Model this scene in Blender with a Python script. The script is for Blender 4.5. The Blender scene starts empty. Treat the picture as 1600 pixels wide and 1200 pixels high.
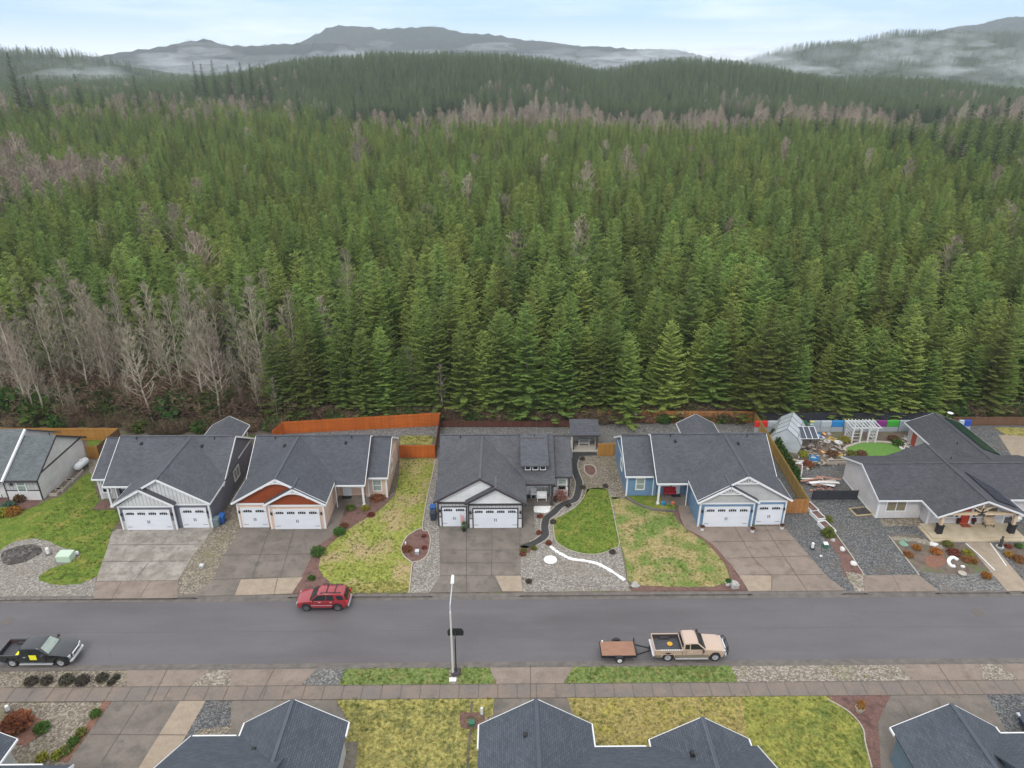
import bpy, math, random
import numpy as np
from mathutils import Vector, Matrix
R=math.radians
rnd=random.Random(7)
SC=bpy.context.scene
COL=SC.collection
# ---------------------------------------------------------------- camera
CH,CF,CPI,CYW=45.0,1110.0,R(24.4),R(0.55)
cam=bpy.data.cameras.new('camera'); cam_o=bpy.data.objects.new('camera',cam); COL.objects.link(cam_o)
cam.sensor_width=36; cam.lens=CF/1600*36; cam.clip_start=0.5; cam.clip_end=30000
cam_o.location=(0,0,CH); cam_o.rotation_euler=(R(90)-CPI,0,-CYW)
SC.camera=cam_o
# ---------------------------------------------------------------- light
SUN_EL,SUN_ROT=R(48),R(200)
w=bpy.data.worlds.new('World'); SC.world=w; w.use_nodes=True
nt=w.node_tree; nt.nodes.clear()
out=nt.nodes.new('ShaderNodeOutputWorld'); bg=nt.nodes.new('ShaderNodeBackground')
sky=nt.nodes.new('ShaderNodeTexSky'); sky.sky_type='NISHITA'; sky.sun_disc=False
sky.sun_elevation=SUN_EL; sky.sun_rotation=SUN_ROT; sky.dust_density=2.0; sky.ozone_density=1.5; sky.altitude=100
tc=nt.nodes.new('ShaderNodeTexCoord'); mp=nt.nodes.new('ShaderNodeMapping'); mp.inputs['Scale'].default_value=(1.2,1.2,9)
nz=nt.nodes.new('ShaderNodeTexNoise'); nz.inputs['Scale'].default_value=2.0; nz.inputs['Detail'].default_value=6; nz.inputs['Roughness'].default_value=.55
cr=nt.nodes.new('ShaderNodeValToRGB'); cr.color_ramp.elements[0].position=.45; cr.color_ramp.elements[1].position=.72
sx=nt.nodes.new('ShaderNodeSeparateXYZ')
# cover grows with height: the sky overhead is a bright overcast, low on the horizon it thins to pale blue
mr=nt.nodes.new('ShaderNodeMapRange'); mr.inputs['From Min'].default_value=.10; mr.inputs['From Max'].default_value=.35
mr.inputs['To Min'].default_value=0; mr.inputs['To Max'].default_value=1
hz=nt.nodes.new('ShaderNodeMapRange'); hz.inputs['From Min'].default_value=.050; hz.inputs['From Max'].default_value=0.0
hz.inputs['To Min'].default_value=0; hz.inputs['To Max'].default_value=.85
mx1=nt.nodes.new('ShaderNodeMath'); mx1.operation='MAXIMUM'; mx2=nt.nodes.new('ShaderNodeMath'); mx2.operation='MAXIMUM'
mix=nt.nodes.new('ShaderNodeMixRGB'); mix.inputs['Color2'].default_value=(9.0,9.3,9.6,1)
L=nt.links.new
L(tc.outputs['Generated'],mp.inputs[0]); L(mp.outputs[0],nz.inputs['Vector']); L(nz.outputs[0],cr.inputs[0])
L(tc.outputs['Generated'],sx.inputs[0]); L(sx.outputs[2],mr.inputs[0]); L(sx.outputs[2],hz.inputs[0])
cm=nt.nodes.new('ShaderNodeMath'); cm.operation='MULTIPLY'; cm.inputs[1].default_value=.8
L(cr.outputs[0],cm.inputs[0]); L(cm.outputs[0],mx1.inputs[0]); L(hz.outputs[0],mx1.inputs[1])
L(mx1.outputs[0],mx2.inputs[0]); L(mr.outputs[0],mx2.inputs[1])
pb=nt.nodes.new('ShaderNodeMixRGB'); pb.inputs[0].default_value=.75; pb.inputs[2].default_value=(3.6,5.9,9.3,1); L(sky.outputs[0],pb.inputs[1]); L(pb.outputs[0],mix.inputs[1]); L(mx2.outputs[0],mix.inputs[0]); L(mix.outputs[0],bg.inputs[0]); L(bg.outputs[0],out.inputs[0])
bg.inputs[1].default_value=0.10
sl=bpy.data.lights.new('sun','SUN'); sl.energy=0.9; sl.angle=R(14); sl.color=(1,.97,.92)
so=bpy.data.objects.new('sun',sl); COL.objects.link(so)
_d=Vector((math.sin(SUN_ROT)*math.cos(SUN_EL),math.cos(SUN_ROT)*math.cos(SUN_EL),math.sin(SUN_EL)))
so.rotation_euler=_d.to_track_quat('Z','Y').to_euler()
SC.view_settings.view_transform='Standard'; SC.view_settings.look='None'; SC.view_settings.gamma=1
SC.view_settings.exposure=0.68
SC.render.engine='CYCLES'
SC.cycles.volume_bounces=1; SC.cycles.max_bounces=6; SC.cycles.diffuse_bounces=3; SC.cycles.transparent_max_bounces=8
# ---------------------------------------------------------------- helpers
_cp,_sp,_cy,_sy=math.cos(CPI),math.sin(CPI),math.cos(CYW),math.sin(CYW)
def G(x,y,z=0.0):
    "point of the photograph -> place on the level plane z"
    u=(x-800)/CF; v=(y-600)/CF
    Y=_cp-v*_sp; Z=-(_sp+v*_cp); t=(z-CH)/Z
    return ((u*_cy+Y*_sy)*t,(-u*_sy+Y*_cy)*t)
def tag(o,label=None,cat=None,group=None,kind=None):
    if label: o['label']=label
    if cat: o['category']=cat
    if group: o['group']=group
    if kind: o['kind']=kind
    return o
def thing(name,label,cat,loc=(0,0,0),rz=0,group=None):
    o=bpy.data.objects.new(name,None); COL.objects.link(o); o.empty_display_size=.3
    o.location=loc; o.rotation_euler=(0,0,rz); return tag(o,label,cat,group)
def copy_tree(o,parent=None):
    c=o.copy(); COL.objects.link(c); c.parent=parent
    for ch in o.children: copy_tree(ch,c)
    return c
class MB:
    mir=False
    def __init__(s): s.v=[]; s.f=[]
    def add(s,vs,fs):
        n=len(s.v); s.v+=[tuple(p) for p in vs]; s.f+=[tuple(n+i for i in f) for f in fs]; return s
    def box(s,x0,x1,y0,y1,z0,z1):
        return s.hexa([(x0,y0,z0),(x1,y0,z0),(x1,y1,z0),(x0,y1,z0),(x0,y0,z1),(x1,y0,z1),(x1,y1,z1),(x0,y1,z1)])
    def hexa(s,p): return s.add(p,[(3,2,1,0),(4,5,6,7),(0,1,5,4),(1,2,6,5),(2,3,7,6),(3,0,4,7)])
    def prism(s,poly,axis,a,b):
        "extrude a 2d polygon: axis y -> (x,z) polygon, x -> (y,z), z -> (x,y)"
        n=len(poly)
        ar=sum(poly[i][0]*poly[(i+1)%n][1]-poly[(i+1)%n][0]*poly[i][1] for i in range(n))
        if ar<0: poly=poly[::-1]
        m={'y':lambda p,t:(p[0],t,p[1]),'x':lambda p,t:(t,p[0],p[1]),'z':lambda p,t:(p[0],p[1],t)}[axis]
        vs=[m(p,a) for p in poly]+[m(p,b) for p in poly]
        fs=[tuple(range(n))[::-1],tuple(range(n,2*n))]+[(i,(i+1)%n,n+(i+1)%n,n+i) for i in range(n)]
        if axis=='y': fs=[f[::-1] for f in fs]
        return s.add(vs,fs)
    def slab(s,pts,th):
        n=len(pts); lo=[(p[0],p[1],p[2]-th) for p in pts]
        return s.add(list(lo)+list(pts),[tuple(range(n))[::-1],tuple(range(n,2*n))]+[(i,(i+1)%n,n+(i+1)%n,n+i) for i in range(n)])
    def tube(s,p0,p1,r0,r1=None,n=8,cap=True):
        r1=r0 if r1 is None else r1
        p0=Vector(p0); p1=Vector(p1); d=(p1-p0).normalized()
        a=d.orthogonal().normalized(); b=d.cross(a)
        vs=[p0+(a*math.cos(t)+b*math.sin(t))*r0 for t in [2*math.pi*i/n for i in range(n)]]
        vs+=[p1+(a*math.cos(t)+b*math.sin(t))*r1 for t in [2*math.pi*i/n for i in range(n)]]
        fs=[(i,(i+1)%n,n+(i+1)%n,n+i) for i in range(n)]
        if cap: fs+=[tuple(range(n))[::-1],tuple(range(n,2*n))]
        return s.add(vs,fs)
    def bar(s,p0,p1,w,h):
        "square bar between two points, w across, h up"
        p0=Vector(p0); p1=Vector(p1); d=(p1-p0).normalized()
        up=Vector((0,0,1)) if abs(d.z)<.95 else Vector((0,1,0))
        a=d.cross(up).normalized()*w/2; b=a.cross(d).normalized()*h/2
        c=[-a-b,a-b,a+b,-a+b]
        return s.add([p0+k for k in c]+[p1+k for k in c],[(0,1,2,3)[::-1],(4,5,6,7),(0,1,5,4),(1,2,6,5),(2,3,7,6),(3,0,4,7)])
    def lathe(s,prof,c=(0,0,0),n=16,ax='z',cap=True):
        vs=[];fs=[];m=len(prof)
        for i in range(n):
            t=2*math.pi*i/n
            for r,z in prof:
                p={'z':(r*math.cos(t),r*math.sin(t),z),'y':(r*math.cos(t),z,r*math.sin(t)),'x':(z,r*math.cos(t),r*math.sin(t))}[ax]
                vs.append((p[0]+c[0],p[1]+c[1],p[2]+c[2]))
        for i in range(n):
            j=(i+1)%n
            for k in range(m-1): fs.append((i*m+k,j*m+k,j*m+k+1,i*m+k+1))
        if cap: fs.append(tuple(i*m for i in range(n))[::-1]); fs.append(tuple(i*m+m-1 for i in range(n)))
        return s.add(vs,fs)
    def blob(s,c,r,seed=0,sub=2,amp=.18,fl=None):
        import bmesh
        bm=bmesh.new(); bmesh.ops.create_icosphere(bm,subdivisions=sub,radius=1)
        rr=random.Random(seed); ph=[rr.uniform(0,6) for _ in range(6)]
        vs=[]
        for v in bm.verts:
            p=v.co; k=1+amp*(math.sin(3*p.x+ph[0])+math.sin(4*p.y+ph[1])+math.sin(3.5*p.z+ph[2])+math.sin(7*p.x+5*p.y+ph[3])*.5)/2
            q=[c[i]+p[i]*r[i]*k for i in range(3)]
            if fl is not None: q[2]=max(q[2],fl)
            vs.append(q)
        fs=[tuple(v.index for v in f.verts) for f in bm.faces]; bm.free()
        return s.add(vs,fs)
    def build(s,name,mat,parent=None,smooth=False,loc=None):
        v=s.v; f=s.f
        if MB.mir: v=[(-a,b,c) for a,b,c in v]; f=[q[::-1] for q in f]
        me=bpy.data.meshes.new(name); me.from_pydata(v,[],f); me.materials.append(mat); me.update()
        if smooth: me.polygons.foreach_set('use_smooth',[True]*len(me.polygons))
        o=bpy.data.objects.new(name,me); COL.objects.link(o)
        if parent: o.parent=parent
        if loc: o.location=loc
        return o
def bevel(o,w=.02,seg=2,ang=35):
    m=o.modifiers.new('bevel','BEVEL'); m.width=w; m.segments=seg; m.limit_method='ANGLE'; m.angle_limit=R(ang); return o
# ---------------------------------------------------------------- materials
def mat(name,col,rough=.8,col2=None,scale=8,detail=6,contrast=(.35,.65),metal=0,bump=0,bscale=None,spec=.3,col3=None,s3=1.0,c3=(.5,.62),mapping=None,dist=0,coat=0,d3=3,rand=0,emis=0,trans=0):
    m=bpy.data.materials.new(name); m.use_nodes=True; n=m.node_tree.nodes; l=m.node_tree.links.new
    b=n['Principled BSDF']; b.inputs['Roughness'].default_value=rough; b.inputs['Metallic'].default_value=metal
    b.inputs['Specular IOR Level'].default_value=spec; b.inputs['Coat Weight'].default_value=coat
    b.inputs['Base Color'].default_value=(*col,1)
    cur=None
    t=n.new('ShaderNodeTexCoord'); mpn=n.new('ShaderNodeMapping')
    if mapping: mpn.inputs['Scale'].default_value=mapping
    l(t.outputs['Object'],mpn.inputs[0]); vec=mpn.outputs[0]
    def noise(sc,dt,di=0):
        q=n.new('ShaderNodeTexNoise'); q.inputs['Scale'].default_value=sc; q.inputs['Detail'].default_value=dt; q.inputs['Roughness'].default_value=.6
        q.inputs['Distortion'].default_value=di
        l(vec,q.inputs['Vector']); return q.outputs[0]
    def ramp(src,a,bb):
        q=n.new('ShaderNodeMapRange'); q.inputs['From Min'].default_value=a; q.inputs['From Max'].default_value=bb; q.clamp=True
        l(src,q.inputs[0]); return q.outputs[0]
    def mixc(fac,c1,c2):
        q=n.new('ShaderNodeMixRGB')
        l(fac,q.inputs[0])
        for i,c in ((1,c1),(2,c2)):
            if isinstance(c,tuple): q.inputs[i].default_value=(*c,1)
            else: l(c,q.inputs[i])
        return q.outputs[0]
    if col2 is not None:
        cur=mixc(ramp(noise(scale,detail,dist),*contrast),tuple(col),tuple(col2))
    if col3 is not None:
        cur=mixc(ramp(noise(s3,d3),*c3),cur if cur is not None else tuple(col),tuple(col3))
    if rand:
        oi=n.new('ShaderNodeObjectInfo'); hs=n.new('ShaderNodeHueSaturation')
        a=n.new('ShaderNodeMapRange'); a.inputs['To Min'].default_value=1-rand; a.inputs['To Max'].default_value=1+rand; l(oi.outputs['Random'],a.inputs[0]); l(a.outputs[0],hs.inputs['Value'])
        mu=n.new('ShaderNodeMath'); mu.operation='MULTIPLY'; mu.inputs[1].default_value=7.31; fr=n.new('ShaderNodeMath'); fr.operation='FRACT'
        l(oi.outputs['Random'],mu.inputs[0]); l(mu.outputs[0],fr.inputs[0])
        h=n.new('ShaderNodeMapRange'); h.inputs['To Min'].default_value=.48; h.inputs['To Max'].default_value=.525; l(fr.outputs[0],h.inputs[0]); l(h.outputs[0],hs.inputs['Hue'])
        if cur is None: hs.inputs['Color'].default_value=(*col,1)
        else: l(cur,hs.inputs['Color'])
        cur=hs.outputs[0]
    if cur is not None: l(cur,b.inputs['Base Color'])
    if bump:
        bn=n.new('ShaderNodeBump'); bn.inputs['Strength'].default_value=bump; bn.inputs['Distance'].default_value=.05
        l(noise(bscale or scale,6),bn.inputs['Height']); l(bn.outputs[0],b.inputs['Normal'])
    if emis:
        b.inputs['Emission Color'].default_value=(*col,1); b.inputs['Emission Strength'].default_value=emis
    if trans: b.inputs['Transmission Weight'].default_value=trans
    return m
def stone_mat(name,c1,c2,c3,cell=7,bump=.6,tint=None,tscale=.35,tc=(.5,.7)):
    "gravel: voronoi pebbles of three tones"
    m=bpy.data.materials.new(name); m.use_nodes=True; n=m.node_tree.nodes; l=m.node_tree.links.new
    b=n['Principled BSDF']; b.inputs['Roughness'].default_value=.85; b.inputs['Specular IOR Level'].default_value=.25
    t=n.new('ShaderNodeTexCoord')
    v=n.new('ShaderNodeTexVoronoi'); v.inputs['Scale'].default_value=cell; l(t.outputs['Object'],v.inputs['Vector'])
    s=n.new('ShaderNodeSeparateColor'); l(v.outputs['Color'],s.inputs[0])
    cr=n.new('ShaderNodeValToRGB'); e=cr.color_ramp.elements; e[0].color=(*c1,1); e[1].color=(*c3,1); e[0].position=.1; e[1].position=.95
    x=e.new(.55); x.color=(*c2,1); l(s.outputs[0],cr.inputs[0])
    nz=n.new('ShaderNodeTexNoise'); nz.inputs['Scale'].default_value=tscale; nz.inputs['Detail'].default_value=8; nz.inputs['Roughness'].default_value=.65; l(t.outputs['Object'],nz.inputs['Vector'])
    a=n.new('ShaderNodeMapRange'); a.inputs['From Min'].default_value=tc[0]; a.inputs['From Max'].default_value=tc[1]; l(nz.outputs[0],a.inputs[0])
    mm=n.new('ShaderNodeMixRGB'); l(cr.outputs[0],mm.inputs[1]); mm.inputs[2].default_value=(*(tint or c2),1)
    k=n.new('ShaderNodeMath'); k.operation='MULTIPLY'; k.inputs[1].default_value=.7; l(a.outputs[0],k.inputs[0]); l(k.outputs[0],mm.inputs[0])
    l(mm.outputs[0],b.inputs['Base Color'])
    bn=n.new('ShaderNodeBump'); bn.inputs['Strength'].default_value=bump; bn.inputs['Distance'].default_value=.06; bn.invert=True
    l(v.outputs['Distance'],bn.inputs['Height']); l(bn.outputs[0],b.inputs['Normal'])
    return m
def rowmat(name,c1,c2,c3,du=.35,dv=.13,rough=.85,wear=(.05,.05,.05),wf=.0,mortar=.06,off=.5,vert=False,bump=.5,mode='roof',mcol=None):
    "rows of shingles, laps of siding or boards, laid along the face"
    m=bpy.data.materials.new(name); m.use_nodes=True; n=m.node_tree.nodes; l=m.node_tree.links.new
    b=n['Principled BSDF']; b.inputs['Roughness'].default_value=rough; b.inputs['Specular IOR Level'].default_value=.3
    t=n.new('ShaderNodeTexCoord'); sp=n.new('ShaderNodeSeparateXYZ'); l(t.outputs['Object'],sp.inputs[0])
    sn=n.new('ShaderNodeSeparateXYZ'); l(t.outputs['Normal'],sn.inputs[0])
    def M(op,a,bb=None):
        q=n.new('ShaderNodeMath'); q.operation=op
        for i,k in ((0,a),(1,bb)):
            if k is None: continue
            if isinstance(k,(int,float)): q.inputs[i].default_value=k
            else: l(k,q.inputs[i])
        return q.outputs[0]
    g=M('GREATER_THAN',M('ABSOLUTE',sn.outputs[0]),M('ABSOLUTE',sn.outputs[1]))
    u=n.new('ShaderNodeMix'); l(g,u.inputs[0]); l(sp.outputs[0],u.inputs[2]); l(sp.outputs[1],u.inputs[3])
    vv=M('MULTIPLY',sp.outputs[2],1.95) if mode=='roof' else sp.outputs[2]
    cb=n.new('ShaderNodeCombineXYZ'); l(u.outputs[0],cb.inputs[0]); l(vv,cb.inputs[1])
    if vert: cb=n.new('ShaderNodeCombineXYZ'); l(vv,cb.inputs[0]); l(u.outputs[0],cb.inputs[1])
    br=n.new('ShaderNodeTexBrick'); br.offset=off; br.inputs['Scale'].default_value=1; br.inputs['Brick Width'].default_value=du; br.inputs['Row Height'].default_value=dv
    br.inputs['Mortar Size'].default_value=dv*mortar; br.inputs['Mortar Smooth'].default_value=.3; br.inputs['Bias'].default_value=0
    br.inputs['Color1'].default_value=(*c1,1); br.inputs['Color2'].default_value=(*c2,1); br.inputs['Mortar'].default_value=(*(mcol or c3),1)
    l(cb.outputs[0],br.inputs['Vector'])
    nz=n.new('ShaderNodeTexNoise'); nz.inputs['Scale'].default_value=.55; nz.inputs['Detail'].default_value=9; nz.inputs['Roughness'].default_value=.7; l(t.outputs['Object'],nz.inputs['Vector'])
    a=n.new('ShaderNodeMapRange'); a.inputs['From Min'].default_value=.3; a.inputs['From Max'].default_value=.7; a.inputs['To Min'].default_value=.86; a.inputs['To Max'].default_value=1.14; l(nz.outputs[0],a.inputs[0])
    hs=n.new('ShaderNodeHueSaturation'); l(br.outputs[0],hs.inputs['Color']); l(a.outputs[0],hs.inputs['Value']); l(hs.outputs[0],b.inputs['Base Color'])
    bn=n.new('ShaderNodeBump'); bn.inputs['Strength'].default_value=bump; bn.inputs['Distance'].default_value=.03; bn.invert=True; l(br.outputs['Fac'],bn.inputs['Height']); l(bn.outputs[0],b.inputs['Normal'])
    return m
def grain(m,sc=7,lo=.62,hi=1.4,a0=.36,a1=.64):
    "fine blade-sized light and dark flecks of the material itself"
    n=m.node_tree.nodes; l=m.node_tree.links.new; b=n['Principled BSDF']; src=b.inputs['Base Color'].links[0].from_socket
    t=n.new('ShaderNodeTexCoord'); q=n.new('ShaderNodeTexNoise'); q.inputs['Scale'].default_value=sc; q.inputs['Detail'].default_value=8; q.inputs['Roughness'].default_value=.75; l(t.outputs['Object'],q.inputs['Vector'])
    r=n.new('ShaderNodeMapRange'); r.inputs['From Min'].default_value=a0; r.inputs['From Max'].default_value=a1; r.inputs['To Min'].default_value=lo; r.inputs['To Max'].default_value=hi; l(q.outputs[0],r.inputs[0])
    h=n.new('ShaderNodeHueSaturation'); l(src,h.inputs['Color']); l(r.outputs[0],h.inputs['Value']); l(h.outputs[0],b.inputs['Base Color']); return m
M={}
M['asphalt']=mat('asphalt',(.096,.088,.092),.6,(.121,.112,.117),.5,8,(.3,.7),bump=.25,bscale=22,spec=.4,col3=(.085,.077,.080),s3=.16,c3=(.5,.68),mapping=(.25,1,1),d3=6)
M['conc']=mat('concrete_dark',(.138,.116,.098),.8,(.190,.162,.137),.45,8,(.35,.65),bump=.2,bscale=14,col3=(.105,.092,.082),s3=.8,c3=(.5,.72),d3=8)
M['conc_lt']=mat('concrete_tan',(.27,.212,.158),.85,(.33,.265,.20),1.2,6,(.35,.65),bump=.2,bscale=14)
M['conc_old']=mat('concrete_stained',(.21,.185,.158),.85,(.32,.288,.255),.7,10,(.38,.62),bump=.2,bscale=12,col3=(.165,.142,.12),s3=1.6,c3=(.5,.7),d3=8)
M['conc_brown']=mat('concrete_brown',(.20,.157,.128),.85,(.245,.195,.16),.5,8,(.35,.65),bump=.2,bscale=12,col3=(.15,.118,.10),s3=.9,c3=(.5,.72),d3=8)
M['side']=mat('sidewalk_concrete',(.205,.160,.130),.85,(.165,.140,.125),.22,8,(.42,.58),bump=.2,bscale=12,col3=(.14,.12,.108),s3=.9,c3=(.52,.72),d3=8)
for _k in ('conc','conc_lt','conc_old','conc_brown','side','asphalt'): grain(M[_k],9,.88,1.12)
M['joint']=mat('joint',(.10,.085,.075),.9)
M['kerb']=mat('kerb_concrete',(.16,.14,.125),.85,(.11,.097,.088),1.5,6,(.35,.65),bump=.2,bscale=12)
M['edge']=mat('edging_concrete',(.42,.37,.31),.85,(.34,.30,.25),3,5,(.35,.65))
M['soil']=mat('soil',(.10,.075,.06),.95,(.16,.125,.10),1.2,8,(.35,.65),bump=.8,bscale=6,col3=(.10,.13,.04),s3=.4,c3=(.52,.7))
M['mulch']=mat('mulch',(.12,.065,.055),.95,(.19,.11,.09),9,8,(.35,.65),bump=.8,bscale=14,col3=(.09,.05,.045),s3=1.5,c3=(.5,.7))
M['bark']=mat('red_bark',(.16,.075,.05),.95,(.24,.125,.09),7,8,(.35,.65),bump=.8,bscale=14)
M['grav']=stone_mat('gravel_grey',(.14,.124,.108),(.22,.197,.172),(.34,.312,.28),9,tint=(.18,.152,.115))
M['grav2']=stone_mat('gravel_brown',(.115,.092,.07),(.19,.16,.122),(.31,.268,.215),8,tint=(.17,.15,.08))
M['peb']=stone_mat('pebbles',(.14,.115,.095),(.225,.188,.152),(.36,.315,.265),8,tint=(.16,.16,.085),tc=(.5,.7))
M['gravd']=stone_mat('gravel_dark',(.055,.055,.058),(.10,.10,.10),(.19,.185,.18),10,tint=(.12,.10,.08))
M['gravm']=stone_mat('gravel_mid',(.08,.08,.078),(.14,.135,.13),(.25,.24,.225),9,tint=(.12,.10,.085))
M['path']=mat('path_asphalt',(.036,.035,.035),.9,(.055,.054,.054),5,6,(.35,.65),bump=.3,bscale=20)
M['white_rock']=stone_mat('white_rock',(.62,.6,.58),(.78,.77,.75),(.85,.84,.82),9,tint=(.75,.74,.72))
def lawn(name,a,b,c,s=1.2,s3=.35,c3=(.45,.62)): return grain(mat(name,a,.9,b,s,10,(.38,.62),bump=1.0,bscale=9,spec=.1,col3=c,s3=s3,c3=c3,d3=9),5)
M['lawn_g']=lawn('lawn_green',(.085,.135,.02),(.14,.18,.03),(.24,.21,.055),1.3,.5,(.52,.70))
M['lawn_gg']=lawn('lawn_strip',(.105,.155,.045),(.165,.205,.06),(.22,.20,.085),4,1.5,(.50,.70))
M['lawn_y']=lawn('lawn_moss',(.20,.18,.055),(.34,.295,.095),(.135,.135,.05),3.2,1.1,(.48,.66))
M['lawn_m']=lawn('lawn_mixed',(.15,.19,.035),(.29,.285,.07),(.33,.25,.13),2.6,.30,(.46,.62))
M['lawn_t']=lawn('lawn_tan',(.25,.205,.085),(.34,.27,.135),(.13,.185,.045),2.2,.42,(.43,.57))
M['lawn_w']=lawn('lawn_dry_gold',(.21,.17,.068),(.33,.265,.09),(.30,.26,.06),3.5,.6,(.5,.68))
M['lawn_yg']=lawn('lawn_yellowgreen',(.17,.18,.04),(.27,.26,.062),(.11,.14,.035),1.6,.45,(.48,.66))
M['turf']=mat('turf',(.09,.20,.035),.9,(.13,.25,.05),3,5,(.35,.65),bump=.6,bscale=12)
RC=((.072,.074,.084),(.098,.101,.113),(.045,.046,.052))
M['roof']=rowmat('roof_shingle',RC[0],RC[1],RC[2],.34,.145)
M['roof_2']=rowmat('roof_shingle_2',(.063,.066,.077),(.085,.089,.102),(.040,.041,.048),.34,.145)
M['roof_3']=rowmat('roof_shingle_3',(.072,.073,.080),(.100,.101,.110),(.045,.045,.05),.34,.145)
M['roof_4']=rowmat('roof_shingle_4',(.068,.071,.080),(.092,.096,.107),(.042,.044,.05),.34,.145)
M['roof_5']=rowmat('roof_shingle_5',(.054,.055,.062),(.076,.077,.086),(.033,.033,.037),.34,.145)
M['roof_g']=rowmat('roof_shingle_green_grey',(.092,.102,.106),(.135,.146,.152),(.06,.068,.07),.34,.145)
M['roof_b']=rowmat('roof_shingle_blue_grey',(.065,.075,.092),(.088,.099,.118),(.033,.038,.047),.34,.16,bump=.8)
def siding(name,c): return rowmat(name,c,tuple(k*.95 for k in c),tuple(k*.55 for k in c),4,.15,.6,mortar=.10,mode='wall',bump=.6)
def batten(name,c): return rowmat(name,c,tuple(k*.96 for k in c),tuple(k*.6 for k in c),6,.38,.6,mortar=.10,mode='wall',bump=.7,vert=True)
def pmat(name,c,r=.5,**k): return mat(name,c,r,**k)
M['white']=pmat('white_paint',(.68,.68,.68),.5)
M['white2']=mat('white_door',(.68,.69,.72),.45,(.64,.65,.69),.6,4)
M['black']=pmat('black_paint',(.02,.02,.022),.5)
M['dark']=pmat('dark_trim',(.055,.045,.048),.6)
M['glass']=mat('window_glass',(.014,.018,.020),.08,spec=.55)
M['glass2']=mat('pale_blind_glass',(.30,.34,.30),.15,(.22,.27,.24),3,2,spec=.7)
M['tanblind']=mat('tan_blind',(.20,.17,.11),.25,spec=.6)
M['steel']=pmat('galvanised_steel',(.55,.56,.57),.45,metal=.6)
M['chrome']=pmat('chrome',(.70,.71,.73),.32,metal=.55)
M['rubber']=pmat('tyre_rubber',(.028,.028,.028),.85)
M['bark_t']=mat('conifer_bark',(.12,.085,.06),.95,(.20,.16,.12),3,6,(.4,.6),rand=.2)
M['alder']=mat('bare_bark',(.42,.37,.29),.9,(.25,.20,.145),1.2,6,(.4,.6),rand=.25)
M['alder_far']=mat('bare_bark_far',(.42,.35,.275),.9,(.31,.255,.20),1.2,4,(.4,.6),rand=.25)
M['brush']=mat('brown_twigs',(.105,.065,.042),.95,(.17,.115,.075),2,6,(.4,.6),rand=.3)
def leaf(name,c,c2,rand=.25,tr=.30):
    m=mat(name,c,.75,c2,.9,6,(.35,.65),spec=.15,rand=rand); n=m.node_tree.nodes; l=m.node_tree.links.new
    b=n['Principled BSDF']; src=b.inputs['Base Color'].links[0].from_socket; o=[q for q in n if q.type=='OUTPUT_MATERIAL'][0]
    t=n.new('ShaderNodeBsdfTranslucent'); l(src,t.inputs[0]); x=n.new('ShaderNodeMixShader'); x.inputs[0].default_value=tr; l(b.outputs[0],x.inputs[1]); l(t.outputs[0],x.inputs[2]); l(x.outputs[0],o.inputs[0]); return m
M['needle']=leaf('needles',(.140,.195,.044),(.240,.300,.072),.36)
M['needle_r']=leaf('needles_ridge',(.108,.160,.060),(.168,.222,.084),.28)
M['tuft_g']=leaf('grass_blades_green',(.10,.155,.03),(.17,.21,.045),.35)
M['tuft_y']=leaf('grass_blades_straw',(.30,.26,.07),(.40,.33,.12),.35)
M['needle_d']=leaf('needles_dark',(.052,.088,.036),(.086,.126,.050),.28)
# ================================================================ TERRAIN
RIDGES=[ # (Y crest, Y foot, tree height, photo profile of the tree tops, back fall)
 (950,560,15,[(-400,190),(0,185),(200,165),(340,140),(430,112),(500,99),(560,96),(580,88),(640,84),(700,82),(800,84),(860,91),(900,99),(930,107),(960,105),(1000,97),(1050,92),(1100,90),(1150,97),(1200,105),(1260,120),(1300,128),(1340,121),(1400,119),(1450,124),(1500,136),(1560,148),(1700,165),(2100,180)],.15),
 (1500,900,16,[(-500,80),(0,79),(25,76),(65,74),(95,75),(130,83),(170,90),(210,104),(250,118),(330,140),(450,170),(2100,190)],.3),
 (2300,1250,20,[(-500,190),(900,170),(1100,112),(1150,97),(1200,82),(1240,67),(1290,62),(1320,62),(1350,55),(1400,43),(1450,45),(1490,47),(1550,46),(1600,48),(1800,40),(2200,60)],.3),
 (2950,2450,0,[(-500,110),(-100,100),(100,94),(170,88),(230,80),(290,70),(330,67),(345,73),(400,69),(470,67),(520,72),(700,90),(900,120),(2200,160)],.4),
 (3800,2900,0,[(-500,140),(300,120),(400,90),(475,67),(492,57),(510,49),(525,44),(560,42),(580,41),(595,44),(620,42),(640,42),(680,44),(720,52),(780,57),(830,65),(900,73),(960,77),(1000,79),(1060,80),(1075,84),(1100,92),(1300,110),(2200,120)],.4),
 (3500,2700,0,[(-500,160),(1300,120),(1400,80),(1470,55),(1490,46),(1520,40),(1550,32),(1580,28),(1600,27),(1700,25),(2200,30)],.4)]
def sst(t): t=np.clip(t,0,1); return t*t*(3-2*t)
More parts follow.
